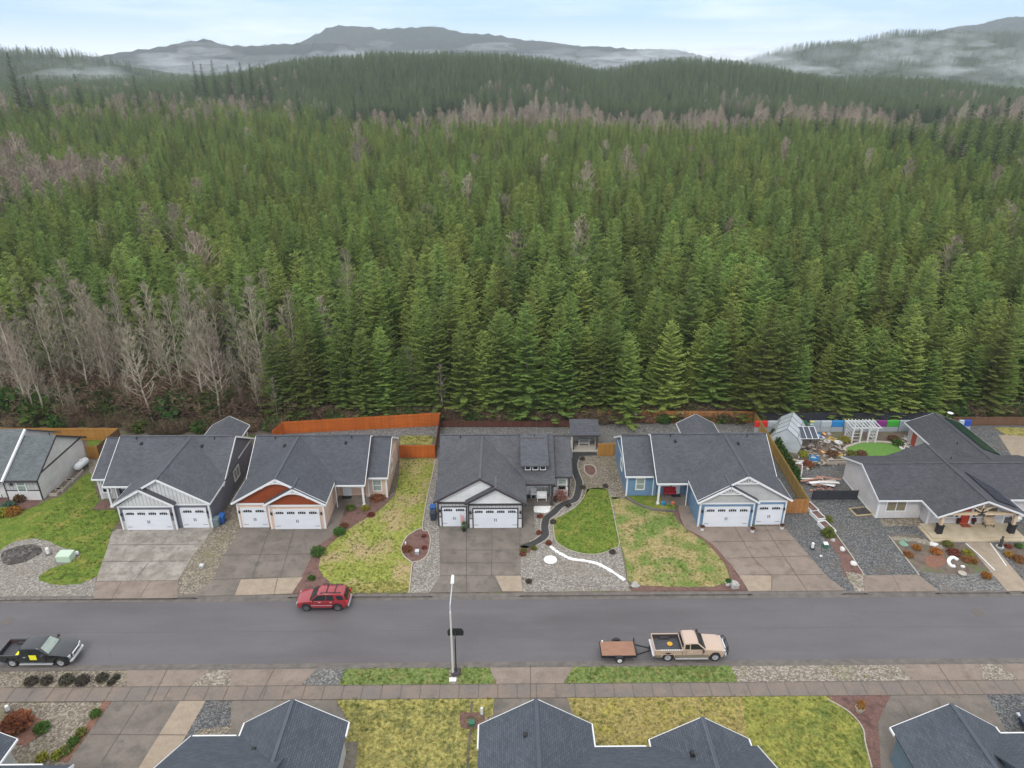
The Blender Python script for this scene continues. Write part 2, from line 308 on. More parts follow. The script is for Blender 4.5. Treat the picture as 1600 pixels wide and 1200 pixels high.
def hgt(X,Y):
    X=np.asarray(X,float); Y=np.asarray(Y,float)
    h=np.zeros(np.broadcast(X,Y).shape)
    for i,(Yc,Yf,th,pr,fall) in enumerate(RIDGES):
        # crest above each X, seen along the crest line itself
        zc=Yc*_cp-(50-CH)*_sp
        px=800+CF*(X*_cy-Yc*_sy)/(zc)
        py=np.interp(px,[p[0] for p in pr],[p[1] for p in pr])
        v=(py-600)/CF
        crest=CH-Yc*(_sp+v*_cp)/(_cp-v*_sp)-th
        wob=Yc*.03*np.sin(X*2.6/(Yc*.25)+i)+Yc*.012*np.sin(X*9/(Yc*.25)+2*i)
        up=sst((Y-Yf-wob*.6)/(Yc-Yf)); dn=1-(1-fall)*sst((Y-Yc)/(Yc*.35))
        hh=np.maximum(crest,0)*np.where(Y<Yc,up**1.15,dn)
        if th==0: hh=hh*(1+.06*(np.sin(X/110+Y/170)+np.sin(X/57-Y/90+1)*.6)*np.clip((Yc-Y)/700,0,1))+(4*np.sin(X/31+i)*np.sin(X/17.3)+3*np.sin(X/9.1+Y/40)+9*np.sin(X/83+2*i)*np.sin(Y/70))*np.clip((Y-2450)/300,0,1)*np.clip(crest/60,0,1)
        h=np.maximum(h,hh)
    # gentle rise of the forest floor away from the street, a little more on the left
    h=np.maximum(h,0)+8*sst((Y-200)/260)*sst((-X-60)/200)*(Y<1400)+ -0.0
    # road corridor sits a little lower than the lots
    base=-0.22+0.19*sst((Y-86)/8)
    return h+base
def build_terrain():
    ys=np.concatenate([np.linspace(-60,84,20),np.linspace(86,140,16),np.linspace(150,560,34),np.linspace(575,1150,56),np.linspace(1175,2900,64),np.linspace(2930,4300,80)])
    ts=np.linspace(-1,1,280)
    Y,T=np.meshgrid(ys,ts,indexing='ij'); X=T*(Y*1.05+330)
    Z=hgt(X,Y); n,m=Y.shape
    v=np.stack([X,Y,Z],-1).reshape(-1,3)
    i=np.arange(n-1)[:,None]*m+np.arange(m-1)[None,:]
    f=np.stack([i,i+1,i+m+1,i+m],-1).reshape(-1,4)
    me=bpy.data.meshes.new('terrain'); me.from_pydata(v.tolist(),[],f.tolist()); me.polygons.foreach_set('use_smooth',[True]*len(me.polygons))
    me.materials.append(M['forest_floor']); me.update()
    o=bpy.data.objects.new('terrain',me); COL.objects.link(o)
    tag(o,'forest floor and hills rising to hazy mountains behind the houses','terrain',kind='structure')
def terrain_mat():
    m=bpy.data.materials.new('forest_floor'); m.use_nodes=True; n=m.node_tree.nodes; l=m.node_tree.links.new
    b=n['Principled BSDF']; b.inputs['Roughness'].default_value=.95; b.inputs['Specular IOR Level'].default_value=.1
    t=n.new('ShaderNodeTexCoord'); s=n.new('ShaderNodeSeparateXYZ'); l(t.outputs['Object'],s.inputs[0])
    def N(sc,d):
        q=n.new('ShaderNodeTexNoise'); q.inputs['Scale'].default_value=sc; q.inputs['Detail'].default_value=d; q.inputs['Roughness'].default_value=.65; l(t.outputs['Object'],q.inputs['Vector']); return q.outputs[0]
    def RM(src,a,c):
        q=n.new('ShaderNodeMapRange'); q.inputs['From Min'].default_value=a; q.inputs['From Max'].default_value=c; l(src,q.inputs[0]); return q.outputs[0]
    def X(f,a,c):
        q=n.new('ShaderNodeMixRGB'); l(f,q.inputs[0])
        for i,k in ((1,a),(2,c)):
            if isinstance(k,tuple): q.inputs[i].default_value=(*k,1)
            else: l(k,q.inputs[i])
        return q.outputs[0]
    near=X(RM(N(.35,9),.4,.62),(.035,.026,.018),(.07,.045,.028)); near=X(RM(N(.09,6),.5,.62),near,(.035,.05,.016))
    mid=X(RM(N(.03,9),.4,.6),(.030,.055,.022),(.05,.08,.03))
    far=X(RM(N(.0022,9),.47,.60),(.022,.034,.026),(.055,.055,.048)); far=X(RM(N(.03,8),.4,.6),far,(.024,.036,.024))
    c=X(RM(s.outputs[1],520,640),near,mid); c=X(RM(s.outputs[1],2350,2550),c,far)
    l(c,b.inputs['Base Color'])
    bn=n.new('ShaderNodeBump'); bn.inputs['Strength'].default_value=1; bn.inputs['Distance'].default_value=14
    l(N(.02,9),bn.inputs['Height']); 
    vm=n.new('ShaderNodeVectorMath')
    mk=n.new('ShaderNodeMix'); mk.data_type='VECTOR'; l(RM(s.outputs[1],900,1500),mk.inputs[0]); g=n.new('ShaderNodeNewGeometry'); l(g.outputs['Normal'],mk.inputs[4]); l(bn.outputs[0],mk.inputs[5]); l(mk.outputs[1],b.inputs['Normal'])
    M['forest_floor']=m
terrain_mat(); build_terrain()
# ================================================================ GROUND SHEETS
def crom(P,k=5,closed=True):
    o=[];n=len(P)
    rng=range(n) if closed else range(n-1)
    for i in rng:
        p0,p1,p2,p3=(P[(i+j-1)%n] if closed else P[min(max(i+j-1,0),n-1)] for j in range(4))
        for q in range(k):
            t=q/k
            o.append(tuple(.5*((2*p1[a])+(-p0[a]+p2[a])*t+(2*p0[a]-5*p1[a]+4*p2[a]-p3[a])*t*t+(-p0[a]+3*p1[a]-3*p2[a]+p3[a])*t**3) for a in range(2)))
    if not closed: o.append(tuple(P[-1]))
    return o
LAWNS=[]
def sheet(name,P,m,z,label,cat=None,world=False,smooth=False,kind='structure',ragged=0):
    W=P if world else [G(*p) for p in P]
    if smooth: W=crom(W)
    if ragged:
        rr=random.Random(len(name)+int(z*1000)); Q=[]
        for i in range(len(W)):
            a=W[i]; b=W[(i+1)%len(W)]; d=math.dist(a,b); k=max(1,int(d/.35))
            for j in range(k):
                t=j/k; Q.append((a[0]+(b[0]-a[0])*t+rr.uniform(-ragged,ragged),a[1]+(b[1]-a[1])*t+rr.uniform(-ragged,ragged)))
        W=Q
    if name=='lawn': LAWNS.append((m.name,W,z))
    import bmesh
    bm=bmesh.new(); vs=[bm.verts.new((x,y,z)) for x,y in W]
    f=bm.faces.new(vs); bm.normal_update()
    if f.normal.z<0: f.normal_flip()
    bmesh.ops.triangulate(bm,faces=[f])
    me=bpy.data.meshes.new(name); bm.to_mesh(me); bm.free(); me.materials.append(m)
    o=bpy.data.objects.new(name,me); COL.objects.link(o); return tag(o,label,cat or name.replace('_',' '),kind=kind)
def strip(name,P,m,width,z,hgt_,label,world=False,smooth=True,kind='structure',cat=None,jag=0):
    "a ribbon of given width and height that follows a line"
    W=P if world else [G(*p) for p in P]
    if smooth: W=crom(W,6,False)
    b=MB(); n=len(W); Lf=[];Rt=[]; rr=random.Random(3)
    for i in range(n):
        a=Vector(W[max(i-1,0)]); c=Vector(W[min(i+1,n-1)]); d=(c-a).normalized(); nn=Vector((-d.y,d.x)); p=Vector(W[i])
        ww=width/2*(1+rr.uniform(-jag,jag))
        Lf.append(p+nn*ww); Rt.append(p-nn*ww)
    vs=[];fs=[]
    for i in range(n): vs+=[(*Lf[i],z-.1),(*Lf[i],z+hgt_),(*Rt[i],z+hgt_),(*Rt[i],z-.1)]
    for i in range(n-1):
        a=4*i;c=a+4
        fs+=[(a,c,c+1,a+1),(a+1,c+1,c+2,a+2),(a+2,c+2,c+3,a+3)]
    fs+=[(0,1,2,3),(4*n-1,4*n-2,4*n-3,4*n-4)]
    b.add(vs,fs)
    return tag(b.build(name,m),label,cat or name.replace('_',' '),kind=kind)
RN,RF=43.52,51.78  # road edges
# road
sheet('road',[(-160,RN-.6),(160,RN-.6),(160,RF+.6),(-160,RF+.6)],M['asphalt'],-.12,'grey asphalt street running across the picture',world=True)
# lots
sheet('ground',[(-160,RF+.35),(160,RF+.35),(160,90),(-160,90)],M['soil'],0,'bare soil and weeds between the houses and the forest',world=True)
sheet('ground',[(-160,-20),(160,-20),(160,RN-.35),(-160,RN-.35)],M['grav2'],0,'brown gravel ground of the yards on the near side of the street',world=True)
def kerb(y0,y1,cuts,lab,near):
    xs=[-160]+[c for q in cuts for c in q]+[160]
    b=MB()
    for i in range(0,len(xs),2):
        b.box(xs[i],xs[i+1],y0,y1,-.3,.035)
    for a,c in cuts:   # dropped kerb at each driveway: a low sloping apron lip
        lo,hi=(y0,y1) if not near else (y1,y0)
        b.add([(a,lo,-.10),(c,lo,-.10),(c,hi,.02),(a,hi,.02),(a,lo,-.3),(c,lo,-.3),(c,hi,-.3),(a,hi,-.3)],
              [(0,1,2,3) if not near else (3,2,1,0)])
        for x in (a,c):
            s=.5 if x==a else -.5
            b.add([(x,lo,.035),(x,lo,-.12),(x+s,lo,-.10),(x,hi,.035),(x+s,hi,.02)],[(0,1,2),(2,1,0),(0,2,4,3),(3,4,2,0)])
    return tag(b.build('kerb',M['kerb']),lab,'kerb',kind='structure')
cx=lambda px,py:G(px,py)[0]
kerb(RF,RF+.32,[(cx(147,936),cx(277,934)),(cx(303,932),cx(456,931)),(cx(671,930),cx(817,930)),(cx(1169,927),cx(1321,926)),(cx(1350,926),cx(1468,926)),(cx(1573,925),cx(1601,925))],'far kerb of the street with dropped stretches at the driveways',False)
kerb(RN-.32,RN,[(cx(198,1046),cx(328,1044)),(cx(361,1044),cx(497,1042)),(cx(764,1040),cx(896,1038)),(cx(1400,1036),cx(1531,1035)),(cx(1562,1035),cx(1700,1034))],'near kerb of the street with dropped stretches at the driveways',True)
sheet('gutter',[(-160,RF-.42),(160,RF-.42),(160,RF-.003),(-160,RF-.003)],M['kerb'],-.108,'concrete gutter along the far kerb',world=True)
sheet('gutter',[(-160,RN+.003),(160,RN+.003),(160,RN+.40),(-160,RN+.40)],M['kerb'],-.108,'concrete gutter along the near kerb',world=True)
YB=RF+.33
def joints(segs,lab,z,w=.05,world=False):
    b=MB()
    for p,q in segs:
        a=Vector(p if world else G(*p)); c=Vector(q if world else G(*q)); d=(c-a).normalized(); nn=Vector((-d.y,d.x))*w/2
        b.add([(*(a+nn),z),(*(a-nn),z),(*(c-nn),z),(*(c+nn),z)],[(0,1,2,3)])
    o=b.build('joint',M['joint']); return tag(o,lab,'joint',kind='structure')
z1,z2,z3,z4=.012,.024,.036,.048
# --- lot at the far left
sheet('gravel',[(-260,860),(0,846),(15,842),(50,836),(80,838),(160,850),(150,905),(147,936),(-260,939)],M['grav'],z1,'pale grey gravel around the dark stone mound at far left',cat='gravel')
LG1=[(143,741),(148,760),(155,782),(150,790),(142,797),(179,797),(184,800),(187,812),(180,822),(175,830),(165,865),(152,901),(125,912),(100,914.5),(78,913),(62,906),(60,901),(70,893),(88,885),(110,879),(124,869),(123,862),(112,859),(95,855),(80,847),(65,843),(50,842),(30,844),(15,850),(0,860),(-60,870),(-200,880),(-200,830),(0,809),(30,801),(60,789),(72,782),(92,777),(107,766),(125,747),(140,738)]
sheet('lawn',LG1,M['lawn_g'],z2,'green lawn curving between the white house and the grey house at far left',ragged=.06)
sheet('mulch_bed',[(-200,830),(0,808),(30,800),(60,788.5),(62,782),(0,778),(-200,782)],M['mulch'],z3,'dark mulch bed in front of the white house at far left',cat='mulch bed',ragged=.03)
sheet('mulch_bed',[(145,796),(157,783),(182,783),(179,796)],M['mulch'],z3,'small bed with edging beside the porch of the grey house',cat='mulch bed')
sheet('gravel',[(139,745),(157,752),(157,700),(139,697)],M['grav2'],z1+.004,'brown gravel beside the white house wall',cat='gravel')
DW1=[(183,827),(175,832),(165,865),(152,901),(147,936),(277,935),(278,907),(300,872),(335,824)]
sheet('driveway',DW1,M['conc_old'],z3,'pale stained concrete driveway of the grey house',cat='driveway')
sheet('driveway',[(150,909),(278,907.5),(277,935),(147,936)],M['conc_brown'],z4,'brown concrete apron of the grey house driveway',cat='driveway')
joints([((170,852),(306,851)),((156,878),(294,877)),((150,909),(277,907.5)),((232,880),(210,908)),((190,909),(175,936)),((235,908),(218,935))],'joints across the driveway of the grey house',z4+.012)
sheet('gravel',[(278,907),(300,872),(335,824),(352,800),(380,740),(400,690),(420,690),(395,760),(376,826),(350,868),(333,905),(303,932),(277,934)],M['grav2'],z1,'strip of brown gravel and weeds between the grey and the peach houses',cat='gravel',ragged=.05)
# --- peach house lot
DW2=[(376,825),(350,868),(333,905),(303,932),(455,928),(477,890),(486,872),(495,855),(524,834),(531,819),(540,792),(558,789),(558,778),(505,778),(505,825)]
sheet('driveway',DW2,M['conc'],z3,'grey concrete driveway and walk of the peach house',cat='driveway')
sheet('driveway',[(376,906),(473,902),(456,928),(366,931)],M['conc_lt'],z4,'tan slab at the street end of the peach house driveway',cat='driveway')
joints([((346,868),(492,866)),((332,906),(473,902)),((422,826),(394,903)),((460,826),(438,903)),((376,906),(366,931)),((434,903),(428,930))],'joints across the driveway of the peach house',z4+.012)
LG2=[(609,782),(602,790),(590,800),(577,807),(552,822),(525,842),(510,857),(500,872),(498,887),(505,901),(514,909),(520,927),(639,926),(642,900),(645,879),(633,871),(627,857),(635,840),(648,830),(659,826),(668,775),(677,735),(680,716),(625,717),(623,745),(617,775)]
sheet('lawn',LG2,M['lawn_m'],z2,'mossy yellow green lawn curving beside the peach house',ragged=.05)
sheet('lawn',[(545,915),(600,908),(640,912),(639,926.5),(530,927)],M['lawn_y'],z3,'bright yellow moss along the kerb behind the red car',ragged=.12)
sheet('mulch_bed',[(540,792),(531,819),(524,834),(495,855),(486,872),(477,890),(455,928),(524,928),(514,908),(504,900),(497.5,886),(500,871),(510,856),(525,841),(552,821),(577,806),(602,788),(610,777),(600,768),(575,772),(558,790)],M['mulch'],z3,'winding brown mulch bed beside the peach house driveway',cat='mulch bed')
sheet('mulch_bed',[(659,827),(666,829),(671,838),(671,852),(666,868),(656,876),(645,878.5),(632,870),(628,857),(636,841),(648,831)],M['mulch'],z4,'oval mulch bed with edging between two lawns',cat='mulch bed',smooth=True)
strip('edging',[(680,717),(677,735),(668,775),(660,825),(668,830),(672,840),(671.5,853),(667,868),(656,877),(645,880),(642,900),(639,927)],M['edge'],.10,.03,.05,'pale edging between the peach house lawn and the gravel')
strip('edging',[(659,826),(648,830),(635,840),(627,857),(632,870),(645,880)],M['edge'],.10,.03,.05,'pale edging round the left side of the oval mulch bed')
sheet('gravel',[(682,700),(680,717),(668,775),(660,825),(672,832),(673,855),(666,871),(646,881),(640,927),(671,926),(688,900),(686,826),(684,780),(690,700)],M['grav'],z1,'grey gravel strip between the oval bed and the driveway',cat='gravel')
sheet('gravel',[(440,674),(690,663),(690,684),(440,684)],M['gravm'],z1,'dark gravel inside the orange fence',cat='gravel')
sheet('lawn',[(626,681),(677,681),(675,695),(625,695)],M['lawn_y'],z2,'small yellow lawn patch inside the orange fence',ragged=.06)
# --- white house lot
DW3=[(686,823),(688,880),(688,900),(671,926),(817,925),(814,899),(812,853),(825,847),(836,840),(834,790),(860,786),(860,774),(812,774),(812,823)]
sheet('gravel',[(817,925),(987,923),(980,909),(973,870),(965,830),(960,795),(978,776),(966,730),(960,705),(890,705),(880,775),(834,775),(834,845),(812,853),(814,899)],M['grav'],z1,'grey pebble garden in front of the white house with dark trim',cat='gravel')
sheet('gravel',[(897,712),(962,712),(980,778),(957,780),(953,765),(922,764),(907,783),(890,780)],M['grav2'],z2,'brown pebbles beside the small shed',cat='gravel')
sheet('gravel',[(692,666),(892,667),(892,684),(690,684)],M['gravm'],z1,'dark hexagon pattern gravel behind the white house',cat='gravel')
sheet('gravel',[(936,662),(1178,661),(1190,690),(936,712)],M['gravm'],z1,'dark gravel behind the blue house',cat='gravel')
sheet('driveway',DW3,M['conc'],z3,'grey concrete driveway of the white house with dark trim',cat='driveway')
sheet('driveway',[(774,900),(814,900),(816.5,924.5),(785,924.5)],M['conc_lt'],z4,'tan slab at the corner of the white house driveway',cat='driveway')
joints([((688,860),(812,860)),((688,880),(813,880)),((687,900),(814,899)),((729,824),(729,928)),((769,824),(768,899)),((768,899),(785,925)),((813,824),(812,853))],'joints across the driveway of the white house',z4+.012)
strip('path',[(814,856),(832,850),(846,842),(852,835),(851,823),(854,810),(864,802),(874,792),(885,786),(898,781),(903,770),(905,755),(901,743),(897,730),(898,718),(903,712)],M['path'],.72,z3,.01,'narrow black path winding to the small shed',cat='path')
sheet('path',[(895,706),(932,707),(933,712),(906,713),(902,724),(894,722)],M['path'],z4,'black pad before the small shed',cat='path')
for s in (-1,1):
    W=[G(*p) for p in [(832,850),(846,842),(852,835),(851,823),(854,810),(864,802),(874,792),(885,786),(898,781),(903,770),(905,755),(901,743),(897,730),(898,718)]]
    Q=[]
    for i,p in enumerate(W):
        a=Vector(W[max(i-1,0)]); c=Vector(W[min(i+1,len(W)-1)]); d=(c-a).normalized(); Q.append((p[0]-d.y*s*.46,p[1]+d.x*s*.46))
    strip('edging',Q,M['edge'],.07,z2,.04,'pale edging along the %s side of the black path'%('outer' if s>0 else 'inner'),world=True)
LG3=[(915,767),(922,763.5),(932,762.5),(942,763),(949,766),(952.5,776),(956,790),(962,820),(967.5,850),(958,857),(950,861),(938,865),(927,866.5),(907,865),(885,857.5),(869,845),(865.5,830),(867.5,812),(880,805),(900,792),(910,780)]
sheet('lawn',LG3,M['lawn_g'],z2,'bright green egg shaped lawn between the black path and the dry lawn',smooth=True,ragged=0)
strip('edging',[(952.5,776),(956,790),(962,820),(967.5,851),(957,858),(940,865),(920,866.5),(900,863),(882,856),(869,846),(865,830),(867,812),(880,804),(900,791),(911,779),(916,767)],M['edge'],.07,z2,.04,'pale edging round the green egg shaped lawn')
strip('white_rock',[(860,854),(868,861),(880,868),(893,874),(915,877),(935,882),(955,893),(976,907)],M['white_rock'],.31,z2,.06,'winding band of white stones across the pebble garden',kind='stuff',cat='white stones',jag=.3)
c0=G(860,875); sheet('white_rock',[(c0[0]+.66*math.cos(t*.5236),c0[1]+.66*math.sin(t*.5236)) for t in range(12)],M['white_rock'],z3+.01,'round patch of white stones in the pebble garden',world=True,smooth=True,cat='white stones',kind='stuff')
sheet('white_rock',[(834,791),(861,791),(859,800),(852,802),(835,801)],M['white_rock'],z3+.01,'square patch of white stones beside the porch walk',cat='white stones',kind='stuff',ragged=.05)
sheet('mulch_bed',[(913,728),(923,727),(930,732),(931,740),(924,745),(914,739)],M['mulch'],z3+.01,'small oval planting bed in the pebbles near the shed',cat='mulch bed',smooth=True)
strip('edging',[(913,728),(923,727),(930,732),(931,740),(924,745),(914,739),(913,728)],M['edge'],.12,z3,.12,'stone edging round the small oval bed near the shed')
sheet('mulch_bed',[(812,855),(822,853),(829,858),(826,864),(812,863)],M['mulch'],z3+.01,'small planted bed at the driveway corner by the black path',cat='mulch bed',smooth=True)
# --- blue house lot
LG4=[(954,776),(975,779),(990,785),(1020,796),(1050,800),(1060,815),(1075,830),(1100,845),(1115,860),(1132,880),(1140,900),(1135,911),(1115,917),(1060,917),(1000,915),(986,911),(981,905),(975,865),(967.5,848),(960,800)]
sheet('lawn',LG4,M['lawn_t'],z2,'dry tan and green lawn in front of the blue house',ragged=.05)
sheet('planting_bed',[(978,776.5),(1032,776),(1034,790),(1056,790),(1053,799),(1040,797.5),(1020,796),(1003,791),(990,785)],M['lawn_g'],.16,'raised green planting bed before the blue house',cat='planting bed',ragged=.05)
strip('edging',[(978,778),(990,785.5),(1003,791.5),(1020,797),(1040,799),(1055,799.5)],M['kerb'],.22,0,.22,'dark stone edging of the raised green bed before the blue house')
sheet('mulch_bed',[(1050,800),(1060,795),(1063,810),(1070,825),(1095,838),(1115,852),(1140,880),(1155,900),(1168.5,923),(986,923.5),(986,914),(1000,916),(1060,918),(1115,918),(1136,912),(1141,900),(1132,880),(1115,860),(1100,845),(1075,830),(1060,815)],M['mulch'],z3,'brown mulch strip along the lawn and driveway of the blue house',cat='mulch bed')
DW4=[(1060,790),(1062,810),(1070,825),(1095,838),(1115,852),(1140,880),(1155,900),(1168.5,924.5),(1321,923),(1291,900),(1262,866),(1224,823),(1090,822),(1074,788)]
sheet('driveway',DW4,M['conc_brown'],z3,'brown grey concrete driveway of the blue house',cat='driveway')
sheet('driveway',[(1155,899),(1206,900),(1205,923),(1170,924)],M['conc_lt'],z4,'pale worn slab at the corner of the blue house driveway',cat='driveway')
joints([((1110,847),(1244,845)),((1136,873),(1264,869)),((1155,899),(1290,898.5)),((1148,824),(1177,873)),((1195,823),(1224,869)),((1177,873),(1206,900)),((1224,869),(1262,925)),((1206,900),(1205,923))],'joints across the driveway of the blue house',z4+.012)
# --- far right house lot
sheet('gravel',[(1192,690),(1224,823),(1262,866),(1291,900),(1321,923),(1700,922),(1700,660),(1180,662)],M['gravd'],z1,'dark grey gravel round the big beige house',cat='gravel')
sheet('planting_bed',[(1287,830),(1304,833),(1350,899),(1350,924),(1337,923),(1320,897),(1310,868),(1292,843)],M['mulch'],z2,'narrow brown bed along the dark gravel drive',cat='planting bed',ragged=.08)
sheet('gravel',[(1320,893),(1350,898),(1349.5,924),(1337,924),(1325,905)],M['peb'],z3,'patch of pale pebbles by the dark gravel drive',cat='gravel',ragged=.08)
sheet('driveway',[(1262,779),(1304,833),(1350,899.5),(1435,898.5),(1389,838),(1374,818),(1345,779),(1330,769),(1275,769)],M['gravd'],z2,'dark gravel drive leading to the black gate',cat='driveway')
sheet('driveway',[(1350,899.5),(1435,898.5),(1468,924.5),(1350,925)],M['conc_brown'],z3,'concrete apron before the dark gravel drive',cat='driveway')
joints([((1394,899),(1408,925))],'joint across the apron of the dark gravel drive',z4)
sheet('planting_bed',[(1392,838),(1402,836),(1430,836),(1450,845),(1510,850),(1545,893),(1500,900),(1440,893),(1415,872)],M['soil'],z2,'brown planting bed before the beige house',cat='planting bed',ragged=.12)
sheet('gravel',[(1390,839),(1405,838),(1440,842),(1470,852),(1475,860),(1430,846),(1400,845)],M['peb'],z3,'band of pale pebbles in the bed before the beige house',cat='gravel',ragged=.1)
sheet('gravel',[(1440,893),(1500,899),(1546,893),(1572,923),(1470,923)],M['gravm'],z3,'grey gravel below the bed before the beige house',cat='gravel',ragged=.1)
sheet('red_bark',[(1442,872),(1460,866),(1476,868),(1480,876),(1474,884),(1462,890),(1448,884)],M['bark'],z4,'patch of red bark in the bed before the beige house',kind='stuff',cat='red bark',ragged=.12)
sheet('planting_bed',[(1560,850),(1640,850),(1640,885),(1590,885)],M['soil'],z2,'brown planting bed right of the tan walk',cat='planting bed',ragged=.1)
sheet('walk',[(1509,848),(1548,848),(1600,909),(1612,924),(1573,924)],M['conc_lt'],z4,'tan concrete walk to the porch of the beige house',cat='walk')
strip('edging',[(1509,850),(1530,868),(1554,892)],M['white'],.10,z3,.06,'white edging left of the tan walk',smooth=False)
strip('edging',[(1547,850),(1560,868),(1572,885)],M['white'],.10,z3,.06,'white edging right of the tan walk',smooth=False)
strip('edging',[(1389,838),(1412,868),(1436,899)],M['edge'],.10,z3,.05,'pale edging right of the dark gravel drive',smooth=False)
strip('edging',[(1304,832),(1330,868),(1350,899)],M['edge'],.10,z3,.05,'pale edging left of the dark gravel drive',smooth=False)
sheet('gravel',[(1374,812),(1435,809),(1446,822),(1380,823)],M['grav2'],z3,'brown gravel under the front window of the beige house',cat='gravel')
sheet('soil',[(1215,690),(1330,668),(1420,670),(1420,690),(1390,715),(1320,728),(1240,725)],M['soil'],z2,'brown cluttered soil of the back garden',cat='soil',ragged=.2)
sheet('lawn',[(1322,704),(1328,698),(1345,693),(1370,692),(1395,695),(1408,702),(1405,708),(1385,713),(1350,713),(1330,711)],M['turf'],z3,'round green turf in the back garden before the white pergola',smooth=True)
strip('edging',[(1330,712),(1322,706),(1320,700),(1330,696),(1345,691.5),(1370,690.5),(1395,693),(1410,700)],M['edge'],.35,z2,.08,'pale stone ring round the back garden turf')
sheet('concrete',[(1560,680),(1720,676),(1720,726),(1590,726)],M['conc_lt'],z2,'wet tan concrete pad behind the beige house',cat='concrete')
sheet('lawn',[(1555,668),(1620,668),(1620,682),(1570,680)],M['lawn_y'],z3,'mossy patch behind the beige house',ragged=.2)
sheet('lawn',[(135,685),(165,685),(160,697),(137,697)],M['lawn_g'],z1,'green lawn patch inside the wooden fence at left')
sheet('lawn',[(240,680),(440,680),(440,684),(240,685)],M['lawn_yg'],z1,'yellow green grass behind the grey house',ragged=.2)
# --- near side
SB,ST=40.12,41.50
sheet('sidewalk',[(-160,SB),(160,SB),(160,ST),(-160,ST)],M['side'],z3,'brown grey concrete sidewalk on the near side of the street',world=True)
b=MB(); xx=-60.0
jj=[((x,SB),(x,ST)) for x in np.arange(-60,60,1.52)]
joints(jj+[((-160,SB),(160,SB)),((-160,ST),(160,ST))],'joints across the sidewalk',z4+.012,.035,True)
YN=RN-.33
def PX(px,py,y): # x on a given world y, from a photo point near it
    return (G(px,py)[0],y)
sheet('gravel',[(-160,ST+.02),PX(195,1079,ST+.02),PX(199,1046,YN),(-160,YN)],M['grav2'],z1,'grey brown gravel verge with low shrubs',cat='gravel',world=True)
def apron(a,b_,c,d,m,lab): sheet('driveway',[PX(*d,ST),PX(*c,ST),PX(*b_,YN),PX(*a,YN)],m,z3,lab,cat='driveway',world=True)
apron((199,1046),(328,1044),(294,1077),(195,1079),M['conc_brown'],'tan driveway apron between gravel verges at left')
apron((361,1045),(496,1042),(470,1072),(360,1076),M['conc_brown'],'driveway apron left of the dark gravel verge')
apron((764,1039),(895,1037),(881,1070),(775,1070),M['conc_brown'],'driveway apron between two bright grass verges')
apron((1400,1039),(1531,1038),(1539,1070),(1434,1070),M['conc_brown'],'driveway apron right of the pebble verge')
apron((1562,1038),(1720,1036),(1740,1068),(1600,1069),M['conc_brown'],'driveway apron at the right edge')
sheet('gravel',[PX(294,1077,ST+.01),PX(360,1076,ST+.01),PX(361,1045,YN),PX(328,1044,YN)],M['peb'],z2,'pebble verge between the two left aprons',cat='gravel',world=True)
sheet('gravel',[PX(470,1072,ST+.01),PX(529,1072,ST+.01),PX(541,1042,YN),PX(496,1042,YN)],M['gravm'],z2,'dark gravel verge left of the grass verge',cat='gravel',world=True)
sheet('lawn',[PX(529,1073,ST+.03),PX(701,1071,ST+.03),PX(702,1041,YN),PX(541,1042,YN)],M['lawn_gg'],z3,'bright green grass verge left of the street lamp',world=True,ragged=.04)
sheet('lawn',[PX(716,1071,ST+.03),PX(775,1070,ST+.03),PX(764,1039,YN),PX(717,1040,YN)],M['lawn_gg'],z3,'small green grass verge right of the street lamp',world=True,ragged=.04)
sheet('lawn',[PX(881,1070,ST+.03),PX(1154,1069,ST+.03),PX(1141,1038,YN),PX(895,1037,YN)],M['lawn_gg'],z3,'long bright green grass verge below the pickup and trailer',world=True,ragged=.04)
sheet('gravel',[PX(1154,1069,ST+.01),PX(1434,1070,ST+.01),PX(1400,1039,YN),PX(1141,1038,YN)],M['peb'],z2,'long pebble verge right of the grass',cat='gravel',world=True)
sheet('gravel',[PX(1539,1070,ST+.01),PX(1600,1069,ST+.01),PX(1562,1038,YN),PX(1531,1038,YN)],M['peb'],z2,'small pebble verge between right aprons',cat='gravel',world=True)
def SY(px,py): x=G(px,py); return (x[0],SB-.01)
joints([((262,1045),(235,1100)),((430,1043),(403,1095)),((829,1038),(829,1095)),((1464,1037),(1500,1092))],'joints down the near aprons',z4+.006)
# yards below the sidewalk
sheet('mulch_bed',[SY(159,1102),SY(171,1102),(G(105,1191)),(G(92,1191))],M['bark'],z3,'narrow red bark bed beside the left driveway',cat='mulch bed',world=True,ragged=.05)
sheet('mulch_bed',[(-10,1150),(20,1118),(45,1112),(70,1130),(60,1150),(40,1165),(0,1165)],M['bark'],z3,'red bark around the dry shrub at lower left',cat='mulch bed',ragged=.1)
sheet('driveway',[SY(171,1102),SY(279,1100),G(217,1200),G(160,1290),G(30,1290),G(100,1200)],M['conc'],z3,'grey concrete driveway at lower left',cat='driveway',world=True)
sheet('driveway',[SY(279,1100),SY(320,1099),G(262,1200),G(215,1290),G(160,1290),G(217,1200)],M['conc_lt'],z3,'tan strip beside the lower left driveway',cat='driveway',world=True)
joints([((216,1102),(160,1190)),((140,1148),(290,1149))],'joints across the lower left driveway',z4+.006)
sheet('gravel',[SY(320,1099),SY(360,1098),G(359,1135),G(310,1140),G(270,1230),G(240,1230)],M['gravd'],z2,'dark gravel patch beside the lower left roof',cat='gravel',world=True,ragged=.05)
sheet('driveway',[SY(360,1098),SY(525,1095),G(540,1120),G(540,1200),G(360,1200)],M['conc'],z2,'grey driveway of the lower left house',cat='driveway',world=True)
sheet('lawn',[SY(525,1095),SY(772,1094),G(770,1117),G(757,1125),G(757,1290),G(500,1290),G(540,1160),G(546,1130)],M['lawn_y'],z3,'yellow mossy lawn between two near roofs',world=True,ragged=.04)
